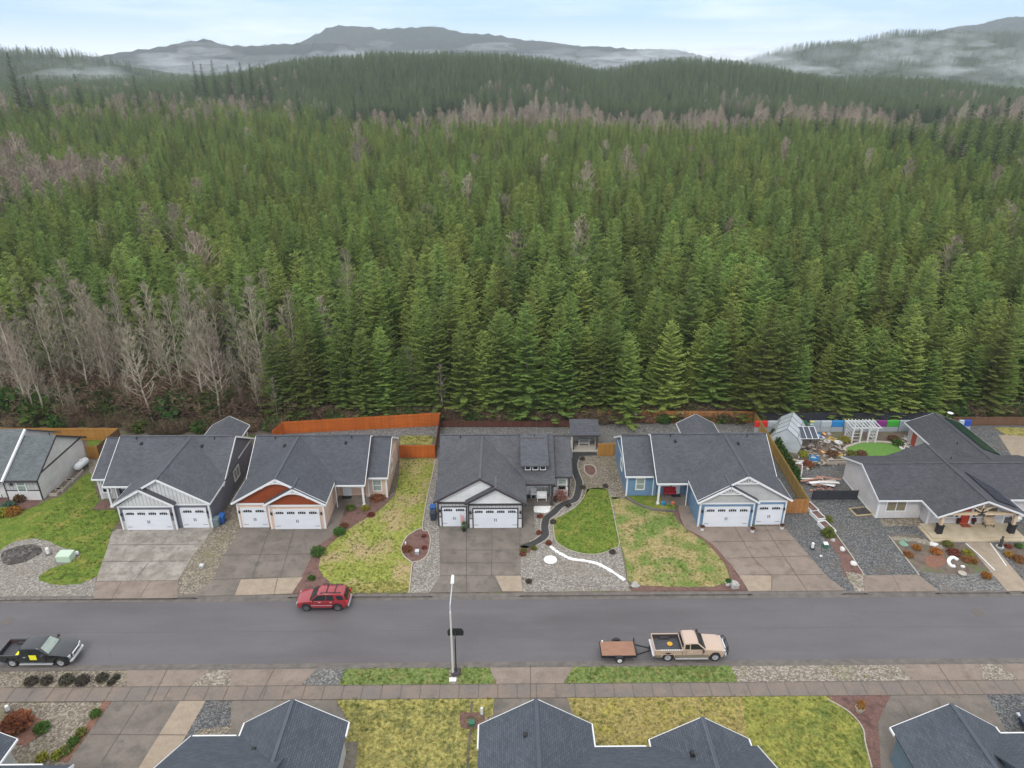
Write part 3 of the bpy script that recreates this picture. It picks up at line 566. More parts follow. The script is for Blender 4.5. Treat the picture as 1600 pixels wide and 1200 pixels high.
sheet('concrete',[(533,1160),(560,1160),(556,1200),(540,1290),(510,1290)],M['conc'],z4,'small concrete pad beside the lower left house',cat='concrete')
sheet('mulch_bed',[(719,1116),(726,1113.5),(750,1114),(757,1118),(756,1136),(749,1140),(725,1139),(719,1134)],M['mulch'],z4,'square mulch bed with a green box in the yellow lawn',cat='mulch bed',smooth=True)
strip('soil_line',[(738,1096),(736,1113)],M['soil'],.18,z4,.005,'bare line above the square mulch bed',cat='bare line',kind='structure')
strip('soil_line',[(736,1140),(732,1170),(730,1230)],M['soil'],.2,z4,.005,'bare line below the square mulch bed',cat='bare line',kind='structure')
sheet('driveway',[SY(772,1094),SY(886,1092),G(897,1120),G(897,1180),G(765,1180)],M['conc'],z2,'grey driveway of the near middle house',cat='driveway',world=True)
sheet('lawn',[SY(886,1092),SY(1165,1091),G(1190,1290),G(880,1290),G(897,1120)],M['lawn_w'],z3,'golden dry lawn between the near gables',world=True,ragged=.04)
sheet('lawn',[SY(1160,1091),SY(1292,1092),G(1325,1112),G(1347,1137),G(1352,1162),G(1362,1200),G(1375,1290),G(1185,1290)],M['lawn_yg'],z4,'yellow green lawn curving round to the dark mulch bed',world=True,ragged=.04)
sheet('mulch_bed',[SY(1292,1092),SY(1395,1092),G(1380,1110),G(1372,1130),G(1376,1200),G(1390,1290),G(1375,1290),G(1362,1200),G(1352,1162),G(1347,1137),G(1325,1112)],M['mulch'],z4,'dark mulch bed with pots at lower right',cat='mulch bed',world=True)
strip('edging',[(1292,1093),(1325,1112),(1347,1137),(1352,1162),(1362,1200)],M['edge'],.10,z4,.05,'pale edging of the lower right lawn')
sheet('driveway',[SY(1395,1092),SY(1545,1092),G(1571,1140),G(1571,1230),G(1376,1230),G(1372,1130),G(1380,1110)],M['conc'],z3,'grey driveway of the lower right house',cat='driveway',world=True)
joints([((1404,1093),(1422,1122)),((1463,1093),(1480,1122))],'joints across the lower right driveway',z4+.006)
sheet('driveway',[SY(1545,1092),SY(1720,1090),G(1740,1200),G(1571,1200),G(1571,1140)],M['gravd'],z3,'dark wet driveway at the lower right edge',cat='driveway',world=True)
# manhole covers and stains on the road
for px,py,lab in ((12,971,'round manhole cover at the left end of the street'),(1528,957,'round manhole cover at the right end of the street')):
    x,y=G(px,py,-.12); b=MB(); b.lathe([(0.001,-.13),(.52,-.13),(.52,-.112),(.46,-.112),(.46,-.108),(.001,-.108)],(x,y,0),24)
    tag(b.build('manhole_cover',mat('cast_iron',(.10,.085,.08),.6,(.13,.11,.10),20)),lab,'manhole cover')

sheet('road_seam',[(-160,47.55),(160,47.52),(160,47.58),(-160,47.61)],M['joint_road'] if 'joint_road' in M else M.setdefault('joint_road',mat('road_seam',(.100,.092,.096),.7)),-.116,'faint paving seam along the middle of the street',cat='road seam',world=True)
rc=random.Random(4)
for i in range(9):
    x0=rc.uniform(-36,36); y0=rc.uniform(44.5,50.5); P_=[(x0,y0)]; a=rc.choice((0,0,1.57))+rc.uniform(-.4,.4)
    for k in range(rc.randint(2,5)): a+=rc.uniform(-.5,.5); P_.append((P_[-1][0]+math.cos(a)*.6,P_[-1][1]+math.sin(a)*.35))
    strip('road_crack',P_,M['joint_road'],.045,-.119,.004,'fine crack in the asphalt, %s'%('left part' if x0<-12 else 'middle part' if x0<12 else 'right part')+' of the street',cat='crack',world=True,jag=.4)
# ================================================================ HOUSES
def sub(name,b,m,parent,**k): return b.build(name,m,parent,**k)
def window(par,p,w,h,n='f',trim='white',pane='glass2',mull=1,name='window',bar=False,tw=.11):
    """window on a wall; p = centre of its sill line on the wall, n: f faces -y, l faces -x, r faces +x"""
    x,y,z=p
    def bx(b,u0,u1,d0,d1,z0,z1):
        if n=='f': b.box(x+u0,x+u1,y-d1,y-d0,z0,z1)
        elif n=='r': b.box(x+d0,x+d1,y+u0,y+u1,z0,z1)
        else: b.box(x-d1,x-d0,y+u0,y+u1,z0,z1)
    b=MB(); t=tw
    bx(b,-w/2-t,w/2+t,-.02,.06,z-t,z); bx(b,-w/2-t,w/2+t,-.02,.06,z+h,z+h+t)
    bx(b,-w/2-t,-w/2,-.02,.058,z,z+h); bx(b,w/2,w/2+t,-.02,.058,z,z+h)
    for i in range(1,mull+1):
        c=-w/2+w*i/(mull+1); bx(b,c-.035,c+.035,-.02,.045,z,z+h)
    if bar: bx(b,-w/2,w/2,-.02,.043,z+h*.5-.03,z+h*.5+.03)
    f=sub(name,b,M[trim],par)
    g=MB(); bx(g,-w/2,w/2,-.01,.02,z,z+h); sub('pane',g,M[pane],f)
    return f
def garage_door(par,x0,x1,y,h,trim='white',dw=1,style='arch'):
    b=MB(); n=4
    for i in range(n):
        b.box(x0,x1,y-.05,y+.05,h*i/n+.012,h*(i+1)/n-.012)
    b.box(x0+.02,x1-.02,y-.03,y+.05,0.01,h)
    d=sub('garage_door',b,M['white2'],par)
    # raised long panel lines
    t=.11; f=MB(); f.box(x0-t,x0,y-.09,y+.05,0,h+t); f.box(x1,x1+t,y-.09,y+.05,0,h+t); f.box(x0,x1,y-.088,y+.05,h,h+t)
    sub('door_trim',f,M[trim],par)
    for i in range(4 if x1-x0>3 else 2):
        k=4 if x1-x0>3 else 2
        seg=(x1-x0)/k; a=x0+seg*i+seg*.14; c=x0+seg*(i+1)-seg*.14
        wb=MB()
        for q in range(4):
            u0=a+(c-a)*q/4+.02; u1=a+(c-a)*(q+1)/4-.02
            am=abs((q+.5)/4-.5); am2=.06*am*2
            wb.box(u0,u1,y-.062,y-.04,h*.80,h*.925-(am2 if style=='arch' else 0))
        sub('window',wb,M['glass'],d)
    hb=MB(); cxm=(x0+x1)/2
    for s in (-.09,.09): hb.box(cxm+s-.03,cxm+s+.03,y-.08,y-.05,h*.36,h*.50)
    sub('handle',hb,M['dark'],d)
    for s,e in ((x0,1),(x1,-1)):
        for zz in (.17,.83):
            q=MB(); q.box(min(s,s+e*.5),max(s,s+e*.5),y-.065,y-.05,h*zz-.02,h*zz+.02); sub('hinge',q,M['dark'],d)
    return d
def rakes(b,x0,x1,y,ze,zr,w=.06,h=.20,off=-.10):
    xm=(x0+x1)/2
    b.bar((x0,y,ze+off),(xm,y,zr+off),w,h); b.bar((x1,y,ze+off),(xm,y,zr+off),w,h)
def vents(par,pts,m='black'):
    for x,y,z in pts:
        b=MB(); b.hexa([(x-.16,y-.16,z-.1),(x+.16,y-.16,z-.1),(x+.16,y+.16,z-.1),(x-.16,y+.16,z-.1),(x-.11,y-.11,z+.16),(x+.11,y-.11,z+.16),(x+.11,y+.13,z+.24),(x-.11,y+.13,z+.24)])
        sub('roof_vent',b,M[m],par)
def pipe(par,pts):
    for x,y,z in pts:
        b=MB(); b.tube((x,y,z-.1),(x,y,z+.35),.05,.05,8); sub('vent_pipe',b,M['black'],par)
def row_house(label,X,mir,gw,mx,wx,c,small_right=True,rear=None,dormer=False,Y0=62.3):
    MB.mir=mir
    t=thing('house',label,'house',(X,Y0,0),group='houses in a row along the far side of the street')
    P=.6; zE=3.30; zR=zE+P*(gw/2+.30)-.02; mE=2.95; my0=3.9; mr=9.3; mz=mE+P*(mr-my0); myb=mr+(mz-mE)/P
    dz=.14
    # ---- walls
    w=MB(); zt=lambda y:mE-dz+P*(y-my0)
    w.prism([(0,0),(gw,0),(gw,zE-dz-.18),(gw/2,zR-dz-.05),(0,zE-dz-.18)],'y',.35,6.4)
    w.prism([(4.3,0),(14.1,0),(14.1,mz-dz-P*(14.1-mr)),(mr,mz-dz),(4.3,zt(4.3))],'x',.012,gw-.012)
    w.prism([(6.2,0),(14.1,0),(14.1,mz-dz-P*(14.1-mr)),(mr,mz-dz),(6.2,zt(6.2))],'x',gw-.05,mx)
    wr=10.0; wE=2.95; wz=wE+.58*(wr-5.4)
    w.prism([(5.9,0),(14.4,0),(14.4,wz-dz-.58*(14.4-wr)),(wr,wz-dz),(5.9,wE-dz+.58*.5)],'x',mx-.3,wx)
    sub('wall',w,c['wall'],t)
    # projecting bay of the double door
    bx0,bx1=gw-5.75,gw
    bm=MB(); bm.prism([(bx0,0),(bx1-.006,0),(bx1-.006,zE-dz-.16),((bx0+bx1)/2,zE+P*(bx1-bx0)/2-dz-.05),(bx0,zE-dz-.16)],'y',0,.5)
    sub('wall',bm,c['wall'],t)
    # ---- lower siding panels beside the doors
    if c.get('low'):
        for a,q,y in ((.02,.34,.35),(bx0+.02,bx0+.42,0),(bx1-.52,bx1-.03,0)):
            lw=MB(); lw.box(a,q,y-.02,y+.1,.05,1.15); sub('lower_siding',lw,c['low'],t)
        lw=MB(); lw.box(mx+.0,wx-.06,5.88,6.0,.05,1.3)
        sub('lower_siding',lw,c['low'],t)
    # gable faces
    g1=MB(); gz=2.98
    def tri(x0,x1,z0,ze,zr): 
        xm=(x0+x1)/2; k=(zr-ze)/(xm-x0); d=(z0-ze)/k if z0>ze else 0
        return [(x0+d,z0),(x1-d,z0),(xm,zr-.28)]
    g1.prism(tri(.15,gw-.15,gz+.12,zE-.2,zR),'y',.30,.36); sub('gable_face',g1,c['gable'],t)
    g2=MB(); zr2=zE+P*((bx1-bx0)/2+.3)
    g2.prism(tri(bx0+.15,bx1-.15,gz+.12,zE-.2,zr2),'y',-.05,.01); sub('gable_face',g2,c['gable'],t)
    tr=MB()
    tr.box(.0,bx0,.27,.35,gz-.12,gz+.08); tr.box(bx0,bx1,-.08,0,gz-.12,gz+.08)
    for x,y in ((0,.35),(bx0,0),(bx1-.12,0)): tr.box(x-.02,x+.13,y-.035,y+.1,0,gz-.1)
    tr.box(-.035,.0,.34,.5,0,gz-.1); tr.box(gw-.006,gw+.03,-.03,.12,0,gz-.1)
    tr.box(wx-.12,wx+.03,5.86,6.0,0,wE-.15); tr.box(mx,mx+.1,5.865,6.0,0,wE-.15)
    # belly bands on both end walls
    tr.box(-.04,.01,4.35,14.1,3.0,3.14); tr.box(wx-.01,wx+.04,6.0,14.4,2.86,3.0)
    if c.get('lap'):
        for a,q,y in ((bx0+.02,bx0+.42,0),(bx1-.52,bx1,0),(.02,.34,.35)): tr.box(a,q,y-.045,y,1.15,1.24)
        tr.box(mx+.02,wx,5.85,5.9,1.3,1.40); tr.box(gw,mx,6.15,6.2,1.3,1.38)
    # rakes, fascias
    rakes(tr,-.37,gw+.37,-.08,zE,zR); rakes(tr,bx0-.32,bx1+.375,-.43,zE-.003,zr2)
    tr.box(-.39,-.33,-.05,4.3,zE-.2,zE-.02); tr.box(gw+.33,gw+.39,-.4,my0,zE-.2,zE-.02)
    tr.box(gw+.33,mx+.12,my0-.06,my0,mE-.2,mE-.015)
    for x in (-.30,mx+.13):
        tr.bar((x,my0,mE-.11),(x,mr,mz-.11),.05,.2); tr.bar((x,myb,mE-.11),(x,mr,mz-.11),.05,.2)
    tr.box(mx+.2,wx+.32,5.33,5.39,wE-.2,wE-.015)
    for yy in (5.4,2*wr-5.4): tr.bar((wx+.30,yy,wE-.11),(wx+.30,wr,wz-.11),.05,.2)
    sub('trim',tr,c['trim'],t)
    # decorated gable peaks
    if c.get('truss'):
        for xm,y,zp in ((gw/2,-.10,zR),((bx0+bx1)/2,-.45,zr2)):
            q=MB(); q.bar((xm-1.1,y,zp-.85),(xm+1.1,y,zp-.85),.06,.10) if c['truss']=='fan' else q.bar((xm-.5,y,zp-.42),(xm+.5,y,zp-.42),.06,.09)
            if c['truss']=='fan':
                for a in (-.7,-.35,0,.35,.7): q.bar((xm+a*.25,y,zp-.84),(xm+a,y,zp-.30-abs(a)*.35),.05,.06)
            else:
                q.bar((xm,y,zp-.45),(xm,y,zp-.15),.05,.06)
                for k in range(8):
                    a0=-1+k*.25;a1=a0+.25; q.bar((xm+a0*1.6,y,zp-.52-.62*a0*a0),(xm+a1*1.6,y,zp-.52-.62*a1*a1),.05,.09)
            sub('gable_truss',q,c['trim'],t)
    # ---- roof
    r=MB(); e=.12
    def gx(x0,x1,y0,ym,y1,ze,zm):
        r.slab([(x0,y0,ze),(x1,y0,ze),(x1,ym,zm),(x0,ym,zm)],e); r.slab([(x1,y1,ze),(x0,y1,ze),(x0,ym,zm),(x1,ym,zm)],e)
    def gy(x0,xm,x1,y0,y1,ze,zm):
        r.slab([(x0,y1,ze),(x0,y0,ze),(xm,y0,zm),(xm,y1,zm)],e); r.slab([(x1,y0,ze),(x1,y1,ze),(xm,y1,zm),(xm,y0,zm)],e)
    gx(-.30,mx+.13,my0,mr,myb,mE,mz)
    gx(mx+.05,wx+.3,5.4,wr,2*wr-5.4,wE,wz)
    gy(-.35,gw/2,gw+.35,-.05,mr-.3,zE,zR)
    gy(bx0-.3,(bx0+bx1)/2,bx1+.355,-.4,2.0,zE-.004,zr2)
    # ridge caps
    for a,q in (((-.3,mr,mz+.01),(mx+.13,mr,mz+.01)),((mx+.14,wr,wz+.01),(wx+.3,wr,wz+.01)),((gw/2,-.05,zR+.01),(gw/2,mr-.4,zR+.01)),(((bx0+bx1)/2,-.4,zr2+.01),((bx0+bx1)/2,1.9,zr2+.01))):
        r.bar(a,q,.26,.05)
    sub('roof',r,c.get('roof',M['roof']),t)
    if rear:
        xc,hw=rear; y0,y1=13.5,17.5; ze=3.25; zm=ze+.55*hw
        q=MB()
        q.slab([(xc-hw,y1,ze),(xc-hw,y0-2,ze),(xc,y0-4,zm),(xc,y1,zm)],e); q.slab([(xc+hw,y0-2,ze),(xc+hw,y1,ze),(xc,y1,zm),(xc,y0-4,zm)],e)
        sub('patio_roof',q,M['roof'],t)
        f=MB(); rakes(f,xc-hw,xc+hw,y1+.02,ze,zm); f.box(xc-hw-.05,xc-hw,y0,y1,ze-.18,ze-.01); f.box(xc+hw,xc+hw+.05,y0,y1,ze-.18,ze-.01); sub('patio_trim',f,c['trim'],t)
        for s in (-1,1):
            p=MB(); p.box(xc+s*(hw-.35)-.07,xc+s*(hw-.35)+.07,y1-.5,y1-.36,0,ze-.05); sub('post',p,M['white'],t)
    # ---- doors, windows, porch
    garage_door(t,.45,2.95,.35,2.42,c['dtrim'],style=c.get('dw','arch'))
    garage_door(t,bx0+.55,bx1-.60,0,2.42,c['dtrim'],style=c.get('dw','arch'))
    for x,y in ((.22,.35),(bx0+.25,0),(bx1-.28,0)):
        q=MB(); q.lathe([(.03,1.85),(.09,1.9),(.10,2.1),(.05,2.2),(.02,2.26)],(x,y-.14,0),8); q.box(x-.03,x+.03,y-.12,y,2.0,2.06); sub('wall_lamp',q,M['black'],t)
    q=MB(); q.box(gw+.03,mx+.25,3.95,6.2,-.05,.10); sub('porch_floor',q,M['conc'],t)
    q=MB(); q.box(mx-.32,mx-.12,4.05,4.25,.1,mE-.12); q.box(mx-.38,mx-.06,3.99,4.31,.1,.3); sub('porch_post',q,c['post'],t)
    q=MB(); q.box(gw+.1,mx+.05,4.02,4.2,mE-.35,mE-.13); sub('porch_beam',q,c['trim'],t)
    q=MB(); q.box(gw+.55,gw+1.5,6.12,6.22,.1,2.2); d=sub('front_door',q,M['white'],t)
    h=MB(); h.lathe([(.001,-.04),(.04,-.03),(.04,0)],(gw+1.4,6.12,1.1),8,'y'); sub('handle',h,M['dark'],d)
    q=MB(); q.box(gw+.5,gw+1.55,5.5,6.1,.1,.13); sub('doormat',q,M['black'],t)
    window(t,(gw+2.35,6.2,1.25),1.1,1.0,'f',c['wtrim'],'glass2',0)
    window(t,(mx+(1.05 if wx-mx<2.4 else (wx-mx)*.5),5.9,.95),.85,1.35,'f',c['wtrim'],'glass2',0,bar=True)
    window(t,(0,8.4,1.2),1.5,1.2,'l','white','glass2',1); window(t,(wx,9.8,1.3),1.0,1.1,'r','white','glass2',0)
    # downspouts
    q=MB(); q.box(wx-.02,wx+.07,5.82,5.9,0,wE-.2); sub('downspout',q,c['trim'],t); q=MB(); q.box(gw+.36,gw+.44,3.8,3.88,.1,mE-.2); sub('downspout',q,c['trim'],t)
    vents(t,[(3.2,mr-1.2,mz-.72),(mx-2.6,mr-.9,mz-.54)]) if not dormer else None
    pipe(t,[(gw+1.5,mr-.35,mz-.2),(2.0,mr-.4,mz-.2)])
    if dormer:
        x0,x1=9.15,11.55; yf=5.25; zf=4.72
        q=MB(); q.slab([(x0-.35,yf-.45,zf),(x1+.35,yf-.45,zf),(x1+.35,mr-.05,mz+.08),(x0-.35,mr-.05,mz+.08)],.14); sub('dormer_roof',q,M['roof'],t)
        q=MB(); q.prism([(yf,3.6),(mr-1,5.4),(mr-.6,mz-.1),(yf,zf-.05)],'x',x0,x1); sub('dormer_wall',q,M['dark'],t)
        for i in range(3): window(t,(x0+.45+i*.83,yf,zf-.72),.5,.40,'f','white','glass',0,name='window',tw=.08)
    MB.mir=False
    return t
sid_grey=siding('siding_slate',(.150,.155,.185)); bat_grey=batten('batten_grey',(.42,.42,.41)); bat_lt=batten('batten_light',(.56,.56,.55))
sid_peach=siding('siding_peach',(.66,.47,.37)); shk_red=siding('shake_red',(.27,.055,.015))
sid_white=siding('siding_white',(.62,.61,.60)); sid_w2=siding('siding_white_bright',(.74,.73,.72))
sid_blue=siding('siding_blue',(.150,.255,.39)); sid_beige=siding('siding_greige',(.62,.585,.575)); sid_cream=siding('siding_cream',(.66,.64,.62))
sid_lg=siding('siding_lightgrey',(.50,.50,.48))
H1=row_house('slate grey house with white trim and pale board gables, left of the peach house',-31.1,True,9.3,12.7,14.5,
 dict(wall=sid_grey,gable=bat_lt,trim=M['white'],dtrim='white',wtrim='white',post=M['white'],low=bat_grey),rear=(3.6,2.35))
H2=row_house('peach house with rust red gable faces, between the slate grey and white houses',-28.2,False,9.15,12.65,14.75,
 dict(wall=sid_peach,gable=shk_red,trim=M['white'],dtrim='white',wtrim='white',post=M['white'],truss='arch',roof=M['roof_2']))
H3=row_house('white house with dark trim and a three window dormer, middle of the row',-7.2,False,8.95,12.45,14.3,
 dict(wall=bat_grey,gable=sid_w2,trim=M['dark'],dtrim='dark',wtrim='white',post=M['dark'],low=sid_w2,lap=1,roof=M['roof_3']),dormer=True)
H4=row_house('blue house with white fan trusses in its gables, right of the white house',29.55,True,9.25,12.9,15.95,
 dict(wall=sid_blue,gable=sid_lg,trim=M['white'],dtrim='white',wtrim='white',post=M['white'],truss='fan',roof=M['roof_4']),rear=(5.6,2.35))
# ---- beige house at the right
def beige_house():
    t=thing('house','large greige house with timber porch, red front door and long rear wing','house',(48.7,62.2,0))
    O=(48.7,62.2)
    def L(x,y): return x-O[0],y-O[1]
    w=MB(); e=.12
    def bx(b,x0,x1,y0,y1,z0,z1): b.box(x0-O[0],x1-O[0],y0-O[1],y1-O[1],z0,z1)
    y0,y1=63.7,71.8; xa,xb=39.95,60.5; ym=67.75; zr=4.42; k=.375
    w.prism([(y0-O[1],0),(y1-O[1],0),(y1-O[1],zr-.14-k*(y1-ym)),(ym-O[1],zr-.14),(y0-O[1],zr-.14-k*(ym-y0))],'x',xa-O[0],xb-O[0])
    cxl,cxr=44.75,52.75; cr=(cxl+cxr)/2+.05; cz=4.55; kk=.40
    w.prism([(cxl-O[0],0),(cxr-O[0],0),(cxr-O[0],cz-.14-kk*(cxr-cr)),(cr-O[0],cz-.14),(cxl-O[0],cz-.14-kk*(cr-cxl))],'y',62.25-O[1],71.5-O[1])
    rx0,rx1=52.25,58.4; rr=55.3; rz=3.75
    w.prism([(rx0-O[0],0),(rx1-O[0],0),(rx1-O[0],rz-.14-k*(rx1-rr)),(rr-O[0],rz-.14),(rx0-O[0],rz-.14-k*(rr-rx0))],'y',71.0-O[1],80.9-O[1])
    sub('wall',w,sid_beige,t)
    r=MB()
    def gx(x0,x1,ya,yb,ym,zr,k):
        za=zr-k*(ym-ya)
        r.slab([(x0-O[0],ya-O[1],za),(x1-O[0],ya-O[1],za),(x1-O[0],ym-O[1],zr),(x0-O[0],ym-O[1],zr)],e)
        r.slab([(x1-O[0],yb-O[1],zr-k*(yb-ym)),(x0-O[0],yb-O[1],zr-k*(yb-ym)),(x0-O[0],ym-O[1],zr),(x1-O[0],ym-O[1],zr)],e)
    def gy(xa,xm,xb,ya,yb,zr,k):
        za=zr-k*(xm-xa); zb=zr-k*(xb-xm)
        r.slab([(xa-O[0],yb-O[1],za),(xa-O[0],ya-O[1],za),(xm-O[0],ya-O[1],zr),(xm-O[0],yb-O[1],zr)],e)
        r.slab([(xb-O[0],ya-O[1],zb),(xb-O[0],yb-O[1],zb),(xm-O[0],yb-O[1],zr),(xm-O[0],ya-O[1],zr)],e)
    gx(xa-.45,xb,y0-.6,y1+.6,ym,zr,k)
    gy(44.1,cr,cr+(cr-44.1),60.05,72.1,cz,kk)
    gy(rx0-.5,rr,rx1+.5,68.6,81.4,rz,k)
    for a,q in (((xa-.45,ym,zr+.01),(xb,ym,zr+.01)),((cr,60.05,cz+.01),(cr,72.1,cz+.01)),((rr,69.5,rz+.01),(rr,81.4,rz+.01))):
        r.bar((a[0]-O[0],a[1]-O[1],a[2]),(q[0]-O[0],q[1]-O[1],q[2]),.26,.05)
    sub('roof',r,M['roof_5'],t)
    f=MB()
    za=zr-k*(ym-y0+.6)
    def bb(p,q,w_=.05,h=.18): f.bar((p[0]-O[0],p[1]-O[1],p[2]),(q[0]-O[0],q[1]-O[1],q[2]),w_,h)
    bb((xa-.47,y0-.6,za-.1),(xa-.47,ym,zr-.1)); bb((xa-.47,y1+.6,za-.1),(xa-.47,ym,zr-.1))
    bx(f,xa-.45,44.2,y0-.66,y0-.6,za-.2,za-.015); bx(f,53.4,xb,y0-.66,y0-.6,za-.2,za-.015)
    zb=cz-kk*(cr-44.1)
    bb((44.1,60.02,zb-.1),(cr,60.02,cz-.1)); bb((2*cr-44.1,60.02,zb-.1),(cr,60.02,cz-.1))
    bx(f,44.04,44.1,60.05,y0-.6,zb-.2,zb-.015); bx(f,2*cr-44.1,2*cr-44.04,60.05,y0-.6,zb-.2,zb-.015)
    bb((rx0-.5,81.42,rz-k*(rr-rx0+.5)-.1),(rr,81.42,rz-.1)); bb((rx1+.5,81.42,rz-k*(rx1+.5-rr)-.1),(rr,81.42,rz-.1))
    bx(f,rx0-.56,rx0-.5,72.4,81.4,rz-k*(rr-rx0+.5)-.2,rz-k*(rr-rx0+.5)-.015); bx(f,rx1+.5,rx1+.56,68.8,81.4,rz-k*(rx1+.5-rr)-.2,rz-k*(rx1+.5-rr)-.015)
    for x,y in ((xa,y0),(44.62,62.25),(52.7,62.25)): bx(f,x-.03,x+.15,y-.04,y+.12,0,2.6)
    bx(f,xa-.04,xa,y0,y1,0,.1)
    sub('trim',f,M['white'],t)
    # porch slab in two steps
    s=MB(); bx(s,43.95,53.3,59.75,62.25,0,.30); bx(s,43.65,53.7,59.35,59.75,0,.15); bx(s,43.65,43.95,59.75,62.0,0,.15); bx(s,53.3,53.7,59.75,62.0,0,.15); sub('porch_floor',s,mat('porch_slab',(.50,.42,.31),.8,(.38,.31,.21),.9,8,(.35,.65),bump=.1),t)
    wood=mat('pale_timber',(.62,.48,.33),.7,(.50,.37,.24),3,5)
    for x in (45.0,52.55):
        p=MB(); bx(p,x-.15,x+.15,60.45,60.75,.3,2.75); po=sub('porch_post',p,wood,t)
        q=MB(); bx(q,x-.27,x+.27,60.33,60.87,.3,1.25); bx(q,x-.32,x+.32,60.28,60.92,1.25,1.33); sub('post_base',q,M['black'],po)
    p=MB(); bx(p,44.5,53.1,60.45,60.72,2.55,2.83); sub('porch_beam',p,wood,t)
    tr=MB(); X=cr-O[0]; Y=60.55-O[1]
    tr.bar((X,Y,2.83),(X,Y,cz-.25),.2,.2); 
    for s_ in (-1,1): tr.bar((X,Y,2.9),(X+s_*1.3,Y,3.75),.14,.16); tr.bar((X,Y,cz-.42),(X+s_*3.7,Y,cz-.42-.4*3.7+.03),.12,.12)
    sub('porch_truss',tr,wood,t)
    br=MB(); br.box(X-.35,X+.35,Y-.16,Y-.12,2.6,2.72); br.box(X-.06,X+.06,Y-.165,Y-.12,2.72,3.4); br.bar((X,Y-.14,2.8),(X-.4,Y-.14,3.05),.04,.10); br.bar((X,Y-.14,2.8),(X+.4,Y-.14,3.05),.04,.10); sub('steel_bracket',br,M['black'],t)
    # front door and windows (front wall y=62.25)
    yy=62.25-O[1]; dx=48.55-O[0]
    q=MB(); q.box(dx-.5,dx+.5,yy-.06,yy,.3,2.42); d=sub('front_door',q,mat('red_door',(.42,.045,.02),.5),t)
    h=MB(); h.lathe([(.001,-.05),(.04,-.04),(.04,0)],(dx+.4,yy-.06,1.3),8,'y'); sub('handle',h,M['steel'],d)
    q=MB(); q.box(dx-.66,dx-.5,yy-.08,yy,.3,2.58); q.box(dx+.5,dx+.66,yy-.08,yy,.3,2.58); q.box(dx-.5,dx+.5,yy-.078,yy,2.42,2.58); sub('door_trim',q,M['white'],t)
    for s_ in (-1,1): window(t,(dx+s_*.92,yy,1.1),.28,1.3,'f','white','glass',0,tw=.08)
    window(t,(46.35-O[0],yy,1.15),1.9,1.1,'f','white','tanblind',1); window(t,(50.75-O[0],yy,1.15),2.1,1.1,'f','white','tanblind',1)
    for a in (-1,1): window(t,(cr-O[0]+a*1.3,yy,2.95),.9,.32,'f','white','glass',0,tw=.07)
    window(t,(41.9-O[0],y0-O[1],.95),2.0,1.25,'f','white','tanblind',1); window(t,(57.2-O[0],y0-O[1],.95),2.2,1.25,'f','white','tanblind',1)
    q=MB(); q.box(rx0-O[0]-.05,rx0-O[0],79.0-O[1],79.9-O[1],0,2.1); sub('side_door',q,mat('red_side_door',(.42,.08,.05),.5),t)
    # solar panels on two roof slopes
    def panel(xa_,xb_,ya_,yb_,zr_,k_,m_,n):
        for i in range(n):
            p=MB(); a=ya_+(yb_-ya_)*i/n+.03; c=ya_+(yb_-ya_)*(i+1)/n-.03
            z=lambda x:zr_-k_*(x)+.12
            p.slab([(xa_[0],a-O[1],z(xa_[1])),(xb_[0],a-O[1],z(xb_[1])),(xb_[0],c-O[1],z(xb_[1])),(xa_[0],c-O[1],z(xa_[1]))],.05); sub('solar_panel',p,m_,t)
    sp=mat('solar_glass',(.012,.016,.03),.15,spec=.7,coat=.5); sg=mat('solar_glass_green',(.02,.05,.035),.2,spec=.6)
    panel((cr-O[0]+1.6,1.6),(cr-O[0]+3.9,3.9),61.0,66.6,cz,kk,sp,5)
    panel((rr-O[0]+.9,.9),(rr-O[0]+3.3,3.3),72.4,80.6,rz,k,sg,6)
    pipe(t,[(46.5-O[0],69-O[1],cz-.9),(50.6-O[0],69.6-O[1],cz-.8),(54.0-O[0],74-O[1],rz-.45)])
    vents(t,[(51.5-O[0],66.4-O[1],cz-1.0)],'steel')
    q=MB(); q.box(-.5+dx,.5+dx,yy-.75,yy-.15,.3,.33); sub('doormat',q,mat('mat_red',(.25,.07,.04),.9),t)
    return t
H5=beige_house()
